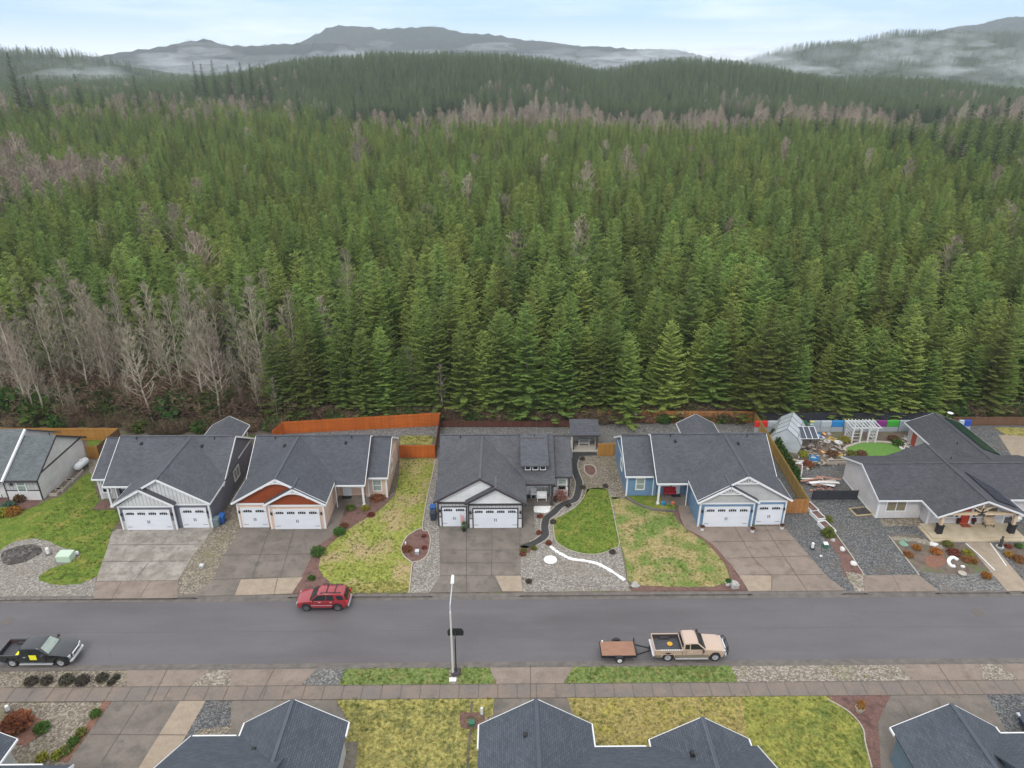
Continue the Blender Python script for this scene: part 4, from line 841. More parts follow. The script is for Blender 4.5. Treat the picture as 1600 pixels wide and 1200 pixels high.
# ---- white house at the far left
def left_house():
    O=(-60,67.9)
    t=thing('house','white house with grey green shingle roof and dark trim, cut by the left edge','house',(O[0],O[1],0))
    def PR(b,x0,x1,ya,yb,ym,zr,k): b.prism([(ya-O[1],0),(yb-O[1],0),(yb-O[1],zr-.14-k*(yb-ym)),(ym-O[1],zr-.14),(ya-O[1],zr-.14-k*(ym-ya))],'x',x0-O[0],x1-O[0])
    w=MB(); PR(w,-56,-52.2,68.05,77.3,72.65,5.8,.58); sub('wall',w,sid_cream,t)
    w=MB(); PR(w,-72,-55.9,68.6,78.0,73.1,6.4,.6); sub('wall',w,sid_cream,t)
    r=MB()
    def gx(x0,x1,ya,yb,ym,zr,k):
        za=zr-k*(ym-ya)
        r.slab([(x0-O[0],ya-O[1],za),(x1-O[0],ya-O[1],za),(x1-O[0],ym-O[1],zr),(x0-O[0],ym-O[1],zr)],.12)
        r.slab([(x1-O[0],yb-O[1],zr-k*(yb-ym)),(x0-O[0],yb-O[1],zr-k*(yb-ym)),(x0-O[0],ym-O[1],zr),(x1-O[0],ym-O[1],zr)],.12)
    gx(-56,-51.9,67.6,77.8,72.65,5.8,.58); gx(-72.4,-55.6,67.3,78.9,73.1,6.4,.6)
    sub('roof',r,M['roof_g'],t)
    f=MB()
    for x,ya,yb,ym,zr,k in ((-51.88,67.6,77.8,72.65,5.8,.58),):
        f.bar((x-O[0],ya-O[1],zr-k*(ym-ya)-.1),(x-O[0],ym-O[1],zr-.1),.05,.2); f.bar((x-O[0],yb-O[1],zr-k*(yb-ym)-.1),(x-O[0],ym-O[1],zr-.1),.05,.2)
    f.box(-56.0-O[0],-51.9-O[0],67.54-O[1],67.6-O[1],2.6,2.85)
    f.box(-52.2-O[0],-52.15-O[0],68.0-O[1],77.3-O[1],2.95,3.13)
    f.box(-52.28-O[0],-52.16-O[0],68.0-O[1],68.12-O[1],0,2.9); f.box(-56-O[0],-52.2-O[0],68.0-O[1],68.05-O[1],1.25,1.36)
    f.box(-56.05-O[0],-55.95-O[0],67.99-O[1],68.1-O[1],0,2.8)
    sub('trim',f,M['dark'],t)
    f=MB(); f.bar((-55.55-O[0],67.3-O[1],2.85),(-55.55-O[0],73.1-O[1],6.32),.22,.24); sub('bargeboard',f,M['white'],t)
    q=MB(); q.box(-55.9-O[0],-52.3-O[0],68.02-O[1],68.1-O[1],1.36,2.75); sub('front_cladding',q,bat_grey,t)
    window(t,(-54.1-O[0],68.02-O[1],1.25),.85,1.35,'f','white','glass2',0,bar=True)
    s=MB(); pts=[]
    for i in range(10):
        a=math.pi/2+i*math.pi/5; rr_=.32 if i%2==0 else .13; pts.append((-55.15-O[0]+rr_*math.cos(a),2.1+rr_*math.sin(a)))
    s.prism(pts,'y',67.97-O[1],68.02-O[1]); sub('metal_star',s,M['dark'],t)
    pipe(t,[(-53-O[0],73.2-O[1],5.5)])
    return t
H0=left_house()
# ---- roofs along the bottom edge
def near_house(label,eaves,gables,x0,x1,yf,col,ridge_y,extra=None,kk=.62,rk=(0,1)):
    """house whose back is toward us: front faces the street (+y). gables: (x0,x1,y front,z eave)"""
    O=((x0+x1)/2,yf)
    t=thing('house',label,'house',(O[0],O[1],0))
    w=MB(); r=MB(); f=MB(); e=.12; ze=2.85; zr=ze+kk*.95*(yf-ridge_y)
    k=(zr-ze)/(yf-ridge_y); yb=2*ridge_y-yf
    w.prism([(yb+.5-O[1],0),(yf-.5-O[1],0),(yf-.5-O[1],ze-.14+k*.5),(ridge_y-O[1],zr-.14),(yb+.5-O[1],ze-.14+k*.5)],'x',x0+.35-O[0],x1-.35-O[0])
    r.slab([(x1-O[0],yf-O[1],ze),(x0-O[0],yf-O[1],ze),(x0-O[0],ridge_y-O[1],zr),(x1-O[0],ridge_y-O[1],zr)],e)
    r.slab([(x0-O[0],yb-O[1],ze),(x1-O[0],yb-O[1],ze),(x1-O[0],ridge_y-O[1],zr),(x0-O[0],ridge_y-O[1],zr)],e)
    for a,c in eaves: f.box(a-O[0],c-O[0],yf+.003-O[1],yf+.10-O[1],ze-.14,ze+.02)
    for x in [(x0,x1)[i] for i in rk]:
        s=-.04 if x==x0 else .04
        f.bar((x+s-O[0],yf-O[1],ze-.08),(x+s-O[0],ridge_y-O[1],zr-.08),.06,.2); f.bar((x+s-O[0],yb-O[1],ze-.08),(x+s-O[0],ridge_y-O[1],zr-.08),.06,.2)
    vs=[]
    for a,c,y,z in gables:
        m=(a+c)/2; zm=z+kk*(c-a)/2
        w.prism([(a+.35-O[0],0),(c-.35-O[0],0),(c-.35-O[0],z+kk*.35-.14),(m-O[0],zm-.14),(a+.35-O[0],z+kk*.35-.14)],'y',ridge_y-O[1],y-.4-O[1])
        yy=ridge_y-4
        r.slab([(a-O[0],yy-O[1],z),(m-O[0],yy-O[1],zm),(m-O[0],y-O[1],zm),(a-O[0],y-O[1],z)],e)
        r.slab([(c-O[0],y-O[1],z),(m-O[0],y-O[1],zm),(m-O[0],yy-O[1],zm),(c-O[0],yy-O[1],z)],e)
        r.bar((m-O[0],y-O[1],zm+.01),(m-O[0],yy-O[1],zm+.01),.28,.05)
        f.bar((a-O[0],y+.03-O[1],z-.1),(m-O[0],y+.03-O[1],zm-.1),.05,.18); f.bar((c-O[0],y+.03-O[1],z-.1),(m-O[0],y+.03-O[1],zm-.1),.05,.18)
        f.box(a-.1-O[0],a-.003-O[0],yf-O[1],y-O[1],z-.14,z+.01); f.box(c+.003-O[0],c+.1-O[0],yf-O[1],y-O[1],z-.14,z+.01)
        vs.append((m,zm,y))
    sub('wall',w,col,t); sub('roof',r,M['roof_b'],t); sub('trim',f,M['white'],t)
    if extra: vents(t,[(x-O[0],y-O[1],z) for x,y,z in extra])
    return t
near_house('single gable roof between the lower left driveway and the yellow mossy lawn',[(-21.6,-18.6)],[(-18.4,-11.15,35.75,2.75)],-21.7,-14.2,34.6,sid_lg,28.6,rk=(0,),extra=[(-16.6,32.6,3.9)])
near_house('wide roof with two gables at bottom centre, between yellow and golden lawns',[(5.9,9.4)],[(-1.95,5.9,35.4,2.8),(9.8,16.6,34.3,2.55)],1.4,16.9,33.5,sid_lg,27.5,rk=(1,),extra=[(1.2,32.9,4.7),(12.0,31.9,4.15)])
near_house('roof over steel blue siding at lower right, beside the dark mulch bed',[(34.0,44)],[(26.7,34.0,34.9,2.8)],31.2,44,34.3,siding('siding_steel_blue',(.13,.19,.24)),28.3,rk=(1,),extra=[(31.9,31.2,4.1)])
near_house('blue grey roof cut by the lower left corner, behind the dry shrub',[(-34.6,-30.6)],[(-44,-33.6,34.6,2.75)],-42,-28.6,32.5,sid_lg,27.5)
# ================================================================ FENCES
def fmat(name,c,c2): return rowmat(name,c,c2,tuple(k*.35 for k in c),6,.145,.85,mortar=.07,mode='wall',vert=True,bump=.6)
f_gold=fmat('fence_gold',(.46,.235,.06),(.38,.185,.045)); f_orange=fmat('fence_orange',(.52,.135,.022),(.43,.105,.018)); f_brown=fmat('fence_brown',(.42,.19,.06),(.30,.13,.045)); f_red=fmat('fence_dark_red',(.085,.033,.024),(.13,.05,.035)); f_dk=fmat('fence_dark',(.13,.07,.04),(.17,.09,.05)); f_oil=fmat('fence_olive_gold',(.42,.27,.085),(.34,.21,.06))
def fence(p,q,h,m,label,step=0,panel=2.44,pm=None,th=.04,arch=0,post=.10,grp=None):
    p=Vector(p); q=Vector(q); d=q-p; Ln=d.length; a=math.atan2(d.y,d.x)
    t=thing('fence',label,'fence',(p.x,p.y,0),a,grp)
    n=max(1,round(Ln/panel)); w=Ln/n
    for i in range(n):
        z=step*i
        b=MB(); b.box(i*w+.03,(i+1)*w-.03,-th/2,th/2,.04,h+z); b.box(i*w,(i+1)*w,-th/2-.04,-th/2,h*.2+z,h*.2+.09+z); b.box(i*w,(i+1)*w,-th/2-.04,-th/2,h*.85+z,h*.85+.09+z)
        sub('panel',b,m,t)
    for i in range(n+1):
        b=MB(); z=step*min(i,n-1)
        b.box(i*w-post/2,i*w+post/2,-post/2,post/2,0,h+z+.06); sub('post',b,pm or m,t)
    return t
H_=1.8
fence((-78,82.2),G(190,688),H_,f_gold,'golden wooden fence behind the white house at far left')
fence(G(190,688),G(157,716),H_,f_dk,'dark weathered side fence running toward the grey house')
fence(G(139,717),G(155.5,717),H_,f_gold,'short golden fence panel beside the white house wall')
fence(G(444,678),G(688,665.5),H_,f_orange,'bright orange stained fence behind the peach house',step=.03)
fence(G(429,692),G(444,678),H_,f_orange,'short angled end of the orange stained fence behind the peach house')
fence(G(625,715.5),G(680,715.5),H_,f_orange,'orange stained cross fence right of the peach house')
fence(G(681,716),G(688.5,665),H_,f_red,'dark red side fence beside the orange cross fence')
fence(G(690,667.5),G(892,667.5),.95,f_red,'low dark red fence behind the white house with dark trim')
fence(G(933,660),G(1174,661),H_,f_brown,'brown wooden fence with wall ornaments behind the blue house')
fence(G(1177,661.5),G(1260,802),H_,f_oil,'long olive gold side fence right of the blue house')
fence(G(1226,802),G(1259,802),H_,f_brown,'short brown cross fence at the corner of the blue house')
fence(G(934,713),G(959,712),H_,f_gold,'small golden gate fence between the shed and the blue house')
fence((60.5,85.0),(95,84.6),1.3,f_dk,'dark brown fence behind the concrete pad at right edge')
mesh=mat('black_mesh',(.022,.024,.03),.7,(.045,.047,.055),40,2)
fence((34.6,86.0),(58.5,86.0),1.5,mesh,'black mesh fence at the back of the cluttered garden',panel=1.9,th=.02,post=.06,pm=M['black'])
fence(G(1268,781),G(1338,781),1.25,mesh,'black mesh gate across the dark gravel drive',panel=1.8,th=.02,post=.07,pm=M['black'])
# coloured panels along the back of the garden
pc={'red':(.62,.04,.035),'grey':(.30,.35,.40),'lgrey':(.40,.44,.48),'blue':(.03,.22,.52),'dblue':(.03,.08,.40),'purple':(.22,.035,.20),'green':(.06,.36,.05),'dgreen':(.02,.13,.06),'lt':(.45,.50,.55)}
seq=[('red',1181,1201),('lgrey',1201,1222),('grey',1222,1249),('dgreen',1250,1263),('grey',1267,1285),('lgrey',1285,1302),('blue',1302,1321),('lt',1322,1348),('grey',1348,1372),('purple',1373,1389),('green',1389,1408),('grey',1409,1426),('lt',1503,1511),('dblue',1511,1522)]
for c,a,q in seq:
    x0,y=G(a,680); x1,_=G(q,680)
    t=thing('garden_panel','%s storage panel before the black mesh fence, %s'%({'lgrey':'light grey','dblue':'deep blue','dgreen':'dark green','lt':'pale'}.get(c,c),{1181:'leftmost of the row',1201:'right next to the red one',1222:'behind the greenhouse',1250:'left of the ladder',1267:'right of the ladder',1285:'left of the blue one',1302:'left of the pergola',1322:'behind the left of the pergola',1348:'behind the right of the pergola',1373:'right of the pergola',1389:'right of the purple one',1409:'left of the rear wing',1503:'beyond the rear wing',1511:'beside the pale one'}[a]),'panel',(x0,83.3,0),group='panels along the back fence')
    b=MB(); W_=x1-x0
    b.box(.02,W_-.02,0,.35,.72,1.6); bevel(sub('panel_face',b,M.setdefault('p_'+c,mat('panel_'+c,pc[c],.45)),t),.06)
    b=MB(); b.box(.02,W_-.02,.0,.3,.0,.70); sub('panel_base',b,M.setdefault('p_base',mat('panel_base',(.34,.37,.40),.6)),t)
# ================================================================ SHEDS AND GARDEN THINGS
def small_shed():
    x0,y0=G(895,705); x1,_=G(932,705)
    t=thing('shed','small open garden shed with a shingle roof at the end of the black path','shed',(x0,y0,0))
    W_=x1-x0; b=MB(); b.box(-.15,W_+.15,-.3,2.6,-.02,.18); sub('floor',b,mat('shed_deck',(.45,.41,.35),.8),t)
    b=MB(); b.box(0,.08,0,2.5,.18,2.6); b.box(W_-.08,W_,0,2.5,.18,2.6); b.box(.08,W_-.08,2.42,2.5,.18,2.9); sub('wall',b,sid_w2,t)
    b=MB(); b.slab([(-.35,-.45,2.55),(W_+.35,-.45,2.55),(W_+.35,2.8,3.15),(-.35,2.8,3.15)],.12); sub('roof',b,M['roof'],t)
    b=MB(); b.box(-.34,W_+.34,-.50,-.45,2.38,2.54); b.box(-.02,.12,-.03,.0,.18,2.4); b.box(W_-.12,W_+.02,-.03,.0,.18,2.4); sub('trim',b,M['dark'],t)
    t2=thing('potting_bench','white potting bench with shelves inside the small shed','bench',(x0+W_/2,y0+1.0,.18))
    for s in (-1,1):
        for d in (0,.6): q=MB(); q.box(s*.65-.04,s*.65+.04,d-.04,d+.04,0,1.0 if d==0 else 1.7); sub('leg',q,M['white'],t2)
    for z in (.35,.85,1.3,1.65): q=MB(); q.box(-.7,.7,.0 if z<1 else .4,.64,z,z+.05); sub('shelf',q,M['white'],t2)
small_shed()
def greenhouse():
    cxy=G(1229,690); t=thing('greenhouse','polygonal greenhouse of grey translucent panels in the back garden','greenhouse',(cxy[0],cxy[1],0),R(62))
    gm=mat('translucent_panel',(.50,.53,.55),.35,(.40,.43,.45),.8,5,spec=.5); fr=mat('frame_grey',(.16,.17,.18),.5)
    prof=[(-1.75,0),(-1.95,1.15),(-1.35,2.1),(0,3.1),(1.35,2.1),(1.95,1.15),(1.75,0)]
    L_=5.4; n=4
    for i in range(n):
        a=-L_/2+L_*i/n; c=a+L_/n
        for j in range(6):
            p,q=prof[j],prof[j+1]; b=MB()
            b.add([(a+.04,p[0],p[1]),(c-.04,p[0],p[1]),(c-.04,q[0],q[1]),(a+.04,q[0],q[1]),(a+.04,p[0]*.985,p[1]-.04),(c-.04,p[0]*.985,p[1]-.04),(c-.04,q[0]*.985,q[1]-.04),(a+.04,q[0]*.985,q[1]-.04)],[(3,2,1,0),(4,5,6,7),(0,1,5,4),(1,2,6,5),(2,3,7,6),(3,0,4,7)])
            sub('panel',b,gm,t)
    b=MB()
    for i in range(n+1):
        x=-L_/2+L_*i/n
        for j in range(6): b.bar((x,prof[j][0]*1.01,prof[j][1]),(x,prof[j+1][0]*1.01,prof[j+1][1]+.01),.07,.07)
    for p in prof: b.bar((-L_/2,p[0]*1.01,p[1]+.01),(L_/2,p[0]*1.01,p[1]+.01),.06,.06)
    sub('frame',b,fr,t)
    for s in (-1,1):
        b=MB(); b.prism(prof,'x',s*L_/2-.02,s*L_/2+.02); sub('end_wall',b,gm,t)
greenhouse()
def solar_table():
    x,y=G(1258,697); t=thing('solar_panel_stand','dark solar panel on a small stand beside the greenhouse','solar panel',(x,y,0))
    b=MB(); b.slab([(-1.1,-.9,1.55),(1.1,-.9,1.55),(1.1,.9,2.35),(-1.1,.9,2.35)],.06); p=sub('panel',b,mat('solar_dark',(.02,.028,.05),.2,spec=.7),t)
    b=MB()
    for i in range(4): u=-1.1+2.2*i/3; b.bar((u,-.9,1.56),(u,.9,2.36),.07,.03)
    b.bar((-1.1,-.9,1.56),(1.1,-.9,1.56),.07,.03); b.bar((-1.1,.9,2.36),(1.1,.9,2.36),.07,.03); sub('frame',b,M['white'],p)
    for s in (-.95,.95):
        for d,z in ((-.8,1.55),(.8,2.25)): b=MB(); b.box(s-.04,s+.04,d-.04,d+.04,0,z); sub('leg',b,M['dark'],t)
solar_table()
def pergola():
    x0,y0=G(1330,692); x1,_=G(1367,692)
    t=thing('pergola','white garden pergola with lattice sides before the coloured panels','pergola',(x0,y0,0)); W_=x1-x0; D=1.9
    for x in (0,W_*.34,W_*.66,W_):
        for y in (0,D): b=MB(); b.box(x-.07,x+.07,y-.07,y+.07,0,2.1); sub('post',b,M['white'],t)
    for y in (0,D): b=MB(); b.box(-.4,W_+.4,y-.05,y+.05,2.1,2.22); sub('beam',b,M['white'],t)
    for i in range(9): b=MB(); x=-.3+(W_+.6)*i/8; b.box(x-.035,x+.035,-.35,D+.35,2.225,2.32); sub('rafter',b,M['white'],t)
    for xx in (0,W_):
        b=MB()
        for i in range(5): b.box(xx-.02,xx+.02,0,D,.3+i*.4,.34+i*.4)
        for i in range(5): b.box(xx-.024,xx+.024,D*i/5+.25,D*i/5+.29,.1,2.05)
        sub('lattice',b,M['white'],t)
    for a,c in ((0,W_*.34),(W_*.66,W_)):
        b=MB()
        for i in range(4): b.box(a,c,-.02,.02,.4+i*.5,.44+i*.5)
        sub('lattice',b,M['white'],t)
pergola()
def ladder():
    x,y=G(1265,683); t=thing('ladder','green stepladder with yellow cap leaning by the coloured panels','ladder',(x,y,0)); g=mat('ladder_green',(.05,.38,.12),.5)
    for s in (-.22,.22): b=MB(); b.bar((s*1.2,-.3,0),(s,.1,2.2),.07,.05); sub('rail',b,g,t)
    for i in range(6): b=MB(); k=(i+.6)/6.6; b.box(-.24,.24,-.3+.4*k-.05,-.3+.4*k+.05,2.2*k,2.2*k+.05); sub('rung',b,M['white'],t)
    b=MB(); b.box(-.25,.25,0,.2,2.2,2.3); sub('cap',b,mat('yellow',(.7,.55,.05),.5),t)
ladder()
def dish():
    x,y=56.6,80.3; t=thing('satellite_dish','round white satellite dish on a pole at the rear wing ridge','dish',(x,y,2.9))
    b=MB(); b.tube((0,0,0),(0,0,1.3),.03,.03,8); sub('pole',b,M['dark'],t)
    b=MB(); b.lathe([(.001,1.34),(.3,1.34),(.36,1.38),(.34,1.4),(.001,1.37)],(0,0,0),20); o=sub('dish',b,M['white'],t)
dish()
def planter(x,y,w,d,h,rz,label,m='white',soil='mulch',cat='planter',grp=None,rows=1):
    t=thing('planter',label,cat,(x,y,0),rz,grp); k=.07
    b=MB(); b.box(-w/2,-w/2+k,-d/2,d/2,0,h); b.box(w/2-k,w/2,-d/2,d/2,0,h); b.box(-w/2+k,w/2-k,-d/2,-d/2+k,0,h); b.box(-w/2+k,w/2-k,d/2-k,d/2,0,h); sub('frame',b,M[m],t)
    b=MB(); b.box(-w/2+k,w/2-k,-d/2+k,d/2-k,0,h*.8); sub('soil',b,M[soil],t); return t
for i,(px,py,lab) in enumerate([(1266,792,'white box planter nearest the brown corner fence'),(1277,805,'middle white box planter beside the gravel drive'),(1291,823,'white box planter beside the cone shrub')]):
    x,y=G(px,py+4); planter(x,y,.95,[1.7,1.6,1.9][i],.45,R(12),lab,grp='white planters along the dark gravel drive')
x,y=G(1247,737); planter(x,y,.8,2.2,.6,R(-22),'white box planter beside the arborvitae hedge')
x,y=G(1308,724); planter(x,y,2.6,.6,.4,R(3),'long pale planter behind the beige house corner','edge','soil')
for px,py,lab in ((115,746,'raised bed against the white house wall, nearer the gas tank'),(99,760,'raised bed in the middle of the white house wall'),(86,770,'small raised bed beside the green chair')):
    x,y=G(px,py); planter(x+.15,y,.9,2.5 if px>90 else 1.4,.35,R(2),lab,'edge','soil',grp='raised beds along the white wall')
# gas tank
x,y=G(127,733); t=thing('gas_tank','white horizontal gas tank beside the white house wall','gas tank',(x+.2,y,0),R(86))
b=MB(); b.lathe([(.001,-1.15),(.25,-1.08),(.42,-.85),(.45,-.6),(.45,.6),(.42,.85),(.25,1.08),(.001,1.15)],(0,0,.75),16,'x'); sub('tank',b,M['white'],t,smooth=True)
for s in (-.7,.7): b=MB(); b.box(s-.08,s+.08,-.3,.3,0,.45); sub('foot',b,M['kerb'],t)
b=MB(); b.lathe([(.001,1.15),(.14,1.15),(.14,1.32),(.05,1.38),(.001,1.38)],(0,0,0),12); sub('dome',b,M['white'],t)
def bin_(px,py,col,label,dx=0,dy=0,s=1):
    x,y=G(px,py); t=thing('wheelie_bin',label,'bin',(x+dx,y+dy,0),0,'bins beside the houses'); m=mat('bin_'+col,{'blue':(.02,.10,.32),'grey':(.13,.17,.19),'dark':(.03,.04,.06)}[col],.5)
    b=MB(); b.hexa([(-.25,-.28,.08),(.25,-.28,.08),(.25,.25,.08),(-.25,.25,.08),(-.31,-.36,1.0),(.31,-.36,1.0),(.31,.34,1.0),(-.31,.34,1.0)]); bevel(sub('body',b,m,t),.03)
    b=MB(); b.hexa([(-.33,-.38,1.0),(.33,-.38,1.0),(.33,.36,1.0),(-.33,.36,1.0),(-.30,-.34,1.09),(.30,-.34,1.09),(.30,.36,1.11),(-.30,.36,1.11)]); bevel(sub('lid',b,m,t),.03)
    for q in (-.26,.26): b=MB(); b.lathe([(.02,q-.03),(.12,q-.03),(.12,q+.03),(.02,q+.03)],(0,.3,.12),10,'x'); sub('wheel',b,M['rubber'],t)
bin_(348,817,'blue','blue wheelie bin beside the wall of the grey house'); bin_(340,822,'grey','grey wheelie bin in front of the blue one by the grey house')
bin_(677,803,'blue','blue wheelie bin beside the white house with dark trim'); bin_(677,812,'dark','dark wheelie bin in front of the blue one by the white house')
def pot(x,y,r,h,label,col='white',plant=None,grp=None,ph=.8,z=0):
    t=thing('flower_pot',label,'flower pot',(x,y,z),0,grp)
    b=MB(); b.lathe([(.001,0),(r*.7,0),(r,h*.9),(r*1.08,h*.9),(r*1.08,h),(r*.9,h),(r*.85,h*.85),(.001,h*.85)],(0,0,0),14); sub('pot',b,M[col] if col in M else col,t,smooth=False)
    if plant:
        me=leafmesh('pot_plant',1,r*.95,ph,260,.09,5,cone=(plant[1]=='cone')); o=bpy.data.objects.new('plant',me); COL.objects.link(o); o.parent=t; o.location=(0,0,h*.8); me.materials.append(plant[0])
def leafmesh(name,seed,r,h,n,s,_=0,cone=False,twig=False):
    rr=random.Random(seed); vs=[];fs=[]
    for i in range(n):
        u=rr.random()
        if cone: z=h*(1-math.sqrt(1-u*.98)); rad=r*(1-z/h)**.8
        else: z=h*rr.random()**.8; rad=r*math.sqrt(max(.04,1-(2*z/h-.85)**2/1.4))
        a=rr.uniform(0,6.283); q=rad*rr.random()**.35
        c=Vector((q*math.cos(a),q*math.sin(a),z))
        o=Vector((math.cos(a),math.sin(a),.5+rr.uniform(-.5,.8))).normalized()
        t1=o.orthogonal().normalized(); t1.rotate(Matrix.Rotation(rr.uniform(0,6.28),3,o)); d=(o*.6+t1*rr.uniform(-.8,.8)).normalized()
        w_=d.cross(o+Vector((.01,.02,.03))).normalized(); ss=s*rr.uniform(.6,1.4)
        if twig:
            e=c+d*ss*2.2; k=w_*ss*.07; vs+=[c-k,c+k,e]; n0=len(vs)-3; fs.append((n0,n0+1,n0+2))
        else:
            vs+=[c-w_*ss*.5,c+w_*ss*.5,c+d*ss+w_*ss*.25,c+d*ss*1.05-w_*ss*.2]; n0=len(vs)-4; fs.append((n0,n0+1,n0+2,n0+3))
    me=bpy.data.meshes.new(name); me.from_pydata([tuple(v) for v in vs],[],fs); me.update(); return me
lf=lambda n,a,b_: leaf(n,a,b_,.15)
LM={'green':lf('leaf_green',(.06,.13,.025),(.10,.18,.04)),'yellow':lf('leaf_yellow',(.23,.23,.03),(.32,.29,.05)),'brown':lf('leaf_brown',(.14,.07,.04),(.20,.11,.06)),'orange':lf('leaf_orange',(.40,.17,.03),(.36,.21,.05)),'dark':lf('leaf_dark',(.075,.075,.055),(.13,.10,.08)),'red':lf('leaf_red',(.20,.06,.04),(.26,.09,.06)),'blue':lf('leaf_blue',(.10,.17,.11),(.15,.22,.15)),'olive':lf('leaf_olive',(.13,.15,.035),(.19,.20,.05)),'hedge':lf('leaf_hedge',(.05,.10,.02),(.09,.14,.03)),'rust':lf('leaf_rust',(.22,.085,.04),(.30,.13,.06))}
def shrub(px,py,r,h,c,label,n=500,s=.14,cone=False,twig=False,grp=None,z=0,seed=None,name='shrub'):
    x,y=G(px,py); me=leafmesh(name,seed or int(px*7+py),r,h,n,s,cone=cone,twig=twig); me.materials.append(LM[c])
    b=MB(); b.blob((0,0,h*.42),(r*.62,r*.62,h*.40),int(px),2,.2) if not (twig or cone) else (b.tube((0,0,0),(0,0,h*.8),r*.45,.02,8) if cone else b.tube((0,0,0),(0,0,h*.5),.05,.02,5))
    t=thing(name,label,name,(x,y,z),0,grp)
    o=bpy.data.objects.new('foliage',me); COL.objects.link(o); o.parent=t
    sub('core' if not twig else 'stem',b,LM[c],t)
    return t
# pots and small things
for px,py,lab in ((1096,826,'white round pot at the inner corner of the blue house garage'),(1174,829,'white round pot between the two doors of the blue house'),(1220,824,'white round pot at the outer corner of the blue house garage')):
    x,y=G(px,py); pot(x,y-.25,.26,.42,lab,'white',(LM['brown'],'b'),'white pots before the blue house garage',ph=.15)
x,y=G(1137,914); pot(x,y,.30,.42,'white pot beside the grey stones near the kerb','white',(LM['green'],'b'),ph=.25)
x,y=G(1401,805); pot(x,y,.30,.40,'white pot with a yellow green cone shrub at the beige house','white',(LM['yellow'],'cone'),ph=1.3)
x,y=G(1503,902-4); pot(x,y,.36,.22,'low stone bowl in the gravel before the beige house','edge')
for px,c in ((1495,'red'),(1519,'red')):
    x,y=G(px,822); pot(x,y,.18,.35,'dark pot with red flowers, %s of the red front door'%('left' if px<1505 else 'right'),'black',(LM[c],'b'),'pots by the red door',ph=.4,z=.3)
pot(-4.45,61.7,.22,.4,'dark pot with plant between the garage doors of the white house','black',(LM['green'],'b'),ph=.9)
x,y=G(1342,1112); pot(x,y,.32,.45,'round terracotta pot with a tan plant in the dark mulch bed','edge',(LM['orange'],'b'),ph=.7)
# rocks
stone=mat('stone',(.30,.29,.27),.9,(.42,.41,.39),3,6,bump=.4); wstone=mat('white_stone',(.66,.64,.60),.9,(.55,.53,.50),3,5,bump=.3)
def rock(px,py,r,label,m=None,grp=None,sd=1,flat=.6):
    x,y=G(px,py); b=MB(); b.blob((0,0,r*.25),(r,r*.8,r*flat),sd,2,.35); o=b.build('rock',m or stone,loc=(x,y,0)); tag(o,label,'rock',grp)
rock(992,915,.42,'grey boulder near the kerb at the end of the white stones',sd=3); rock(1148,917,.50,'large pale stone at the mulch corner near the kerb',sd=5,flat=1.0)
rock(1420,800,.5,'white boulder under the beige house window',wstone,sd=8); rock(1459,852,.42,'white boulder at the corner of the porch steps',wstone,sd=9); rock(1588,812,.55,'white boulder right of the porch',wstone,sd=11)
rock(1316,859,.32,'round white stone on the brown bed beside the gravel drive',wstone,sd=13); rock(1333,881,.36,'long white stone lower on the brown bed beside the gravel drive',wstone,sd=14,flat=.4); rock(1301,845,.25,'grey stone left of the gravel drive',sd=15)
rock(1283,869,.15,'small white stone on the dark gravel beside the brown driveway',wstone,sd=16)
gr=mat('green_stone',(.16,.26,.20),.9,(.22,.33,.26),4,4)
rock(1411,851,.42,'green boulder left in the bed before the beige house',gr,sd=18); rock(1416,844,.22,'small green stone behind the green boulder',gr,sd=19)
def curl(): 
    strip('white_rock',[(1496,876),(1489,872),(1483,875),(1482,880),(1486,885),(1492,886)],M['white_rock'],.3,.05,.12,'hook shaped row of white stones in the bed before the beige house',kind='stuff',cat='white stones')
    strip('white_rock',[(1501,886),(1507,886.5)],M['white_rock'],.22,.05,.1,'short row of white stones right of the hook',kind='stuff',cat='white stones',smooth=False)
curl()
b=MB(); b.blob((0,0,.05),(1.9,1.5,.28),4,3,.12); tag(b.build('stone_mound',stone_mat('mound',(.04,.036,.034),(.075,.065,.06),(.14,.12,.11),4,tint=(.06,.05,.045),bump=1),loc=(*G(32,866),0)),'dark mound of rough stones on the gravel at far left','stone mound',kind='stuff')
# utility things
tg=mat('box_green',(.45,.55,.44),.5); dg=mat('box_dark_green',(.04,.14,.08),.5)
def ubox(px,py,w,d,h,m,label,lid=None):
    x,y=G(px,py); t=thing('utility_box',label,'utility box',(x,y,0)); b=MB(); b.hexa([(-w/2,-d/2,0),(w/2,-d/2,0),(w/2,d/2,0),(-w/2,d/2,0),(-w/2,-d/2,h*.85),(w/2,-d/2,h*.85),(w/2,d/2,h*.95),(-w/2,d/2,h*.95)]); bevel(sub('body',b,m,t),.03)
    b=MB(); b.hexa([(-w/2-.03,-d/2-.03,h*.86),(w/2+.03,-d/2-.03,h*.86),(w/2+.03,d/2+.03,h*.96),(-w/2-.03,d/2+.03,h*.96),(-w/2,-d/2,h*.97),(w/2,-d/2,h*.97),(w/2,d/2,h*1.05),(-w/2,d/2,h*1.05)]); sub('lid',b,lid or m,t)
def post_(px,py,r,h,m,label,base=None):
    x,y=G(px,py); t=thing('utility_post',label,'utility post',(x,y,0)); b=MB(); b.lathe([(.001,0),(r,0),(r,h*.92),(r*.8,h),(.001,h)],(0,0,0),12); sub('post',b,m,t,smooth=False)
    b=MB(); b.lathe([(.001,0),(r*1.8,0),(r*1.6,.12),(.001,.14)],(0,0,0),12); sub('base',b,base or M['kerb'],t)
ubox(104,874,1.35,1.0,.75,tg,'pale green transformer box on the gravel at far left'); post_(76,866,.16,.75,M['white'],'white post left of the pale green transformer'); post_(121,867,.16,.4,M['white'],'short white post right of the pale green transformer')
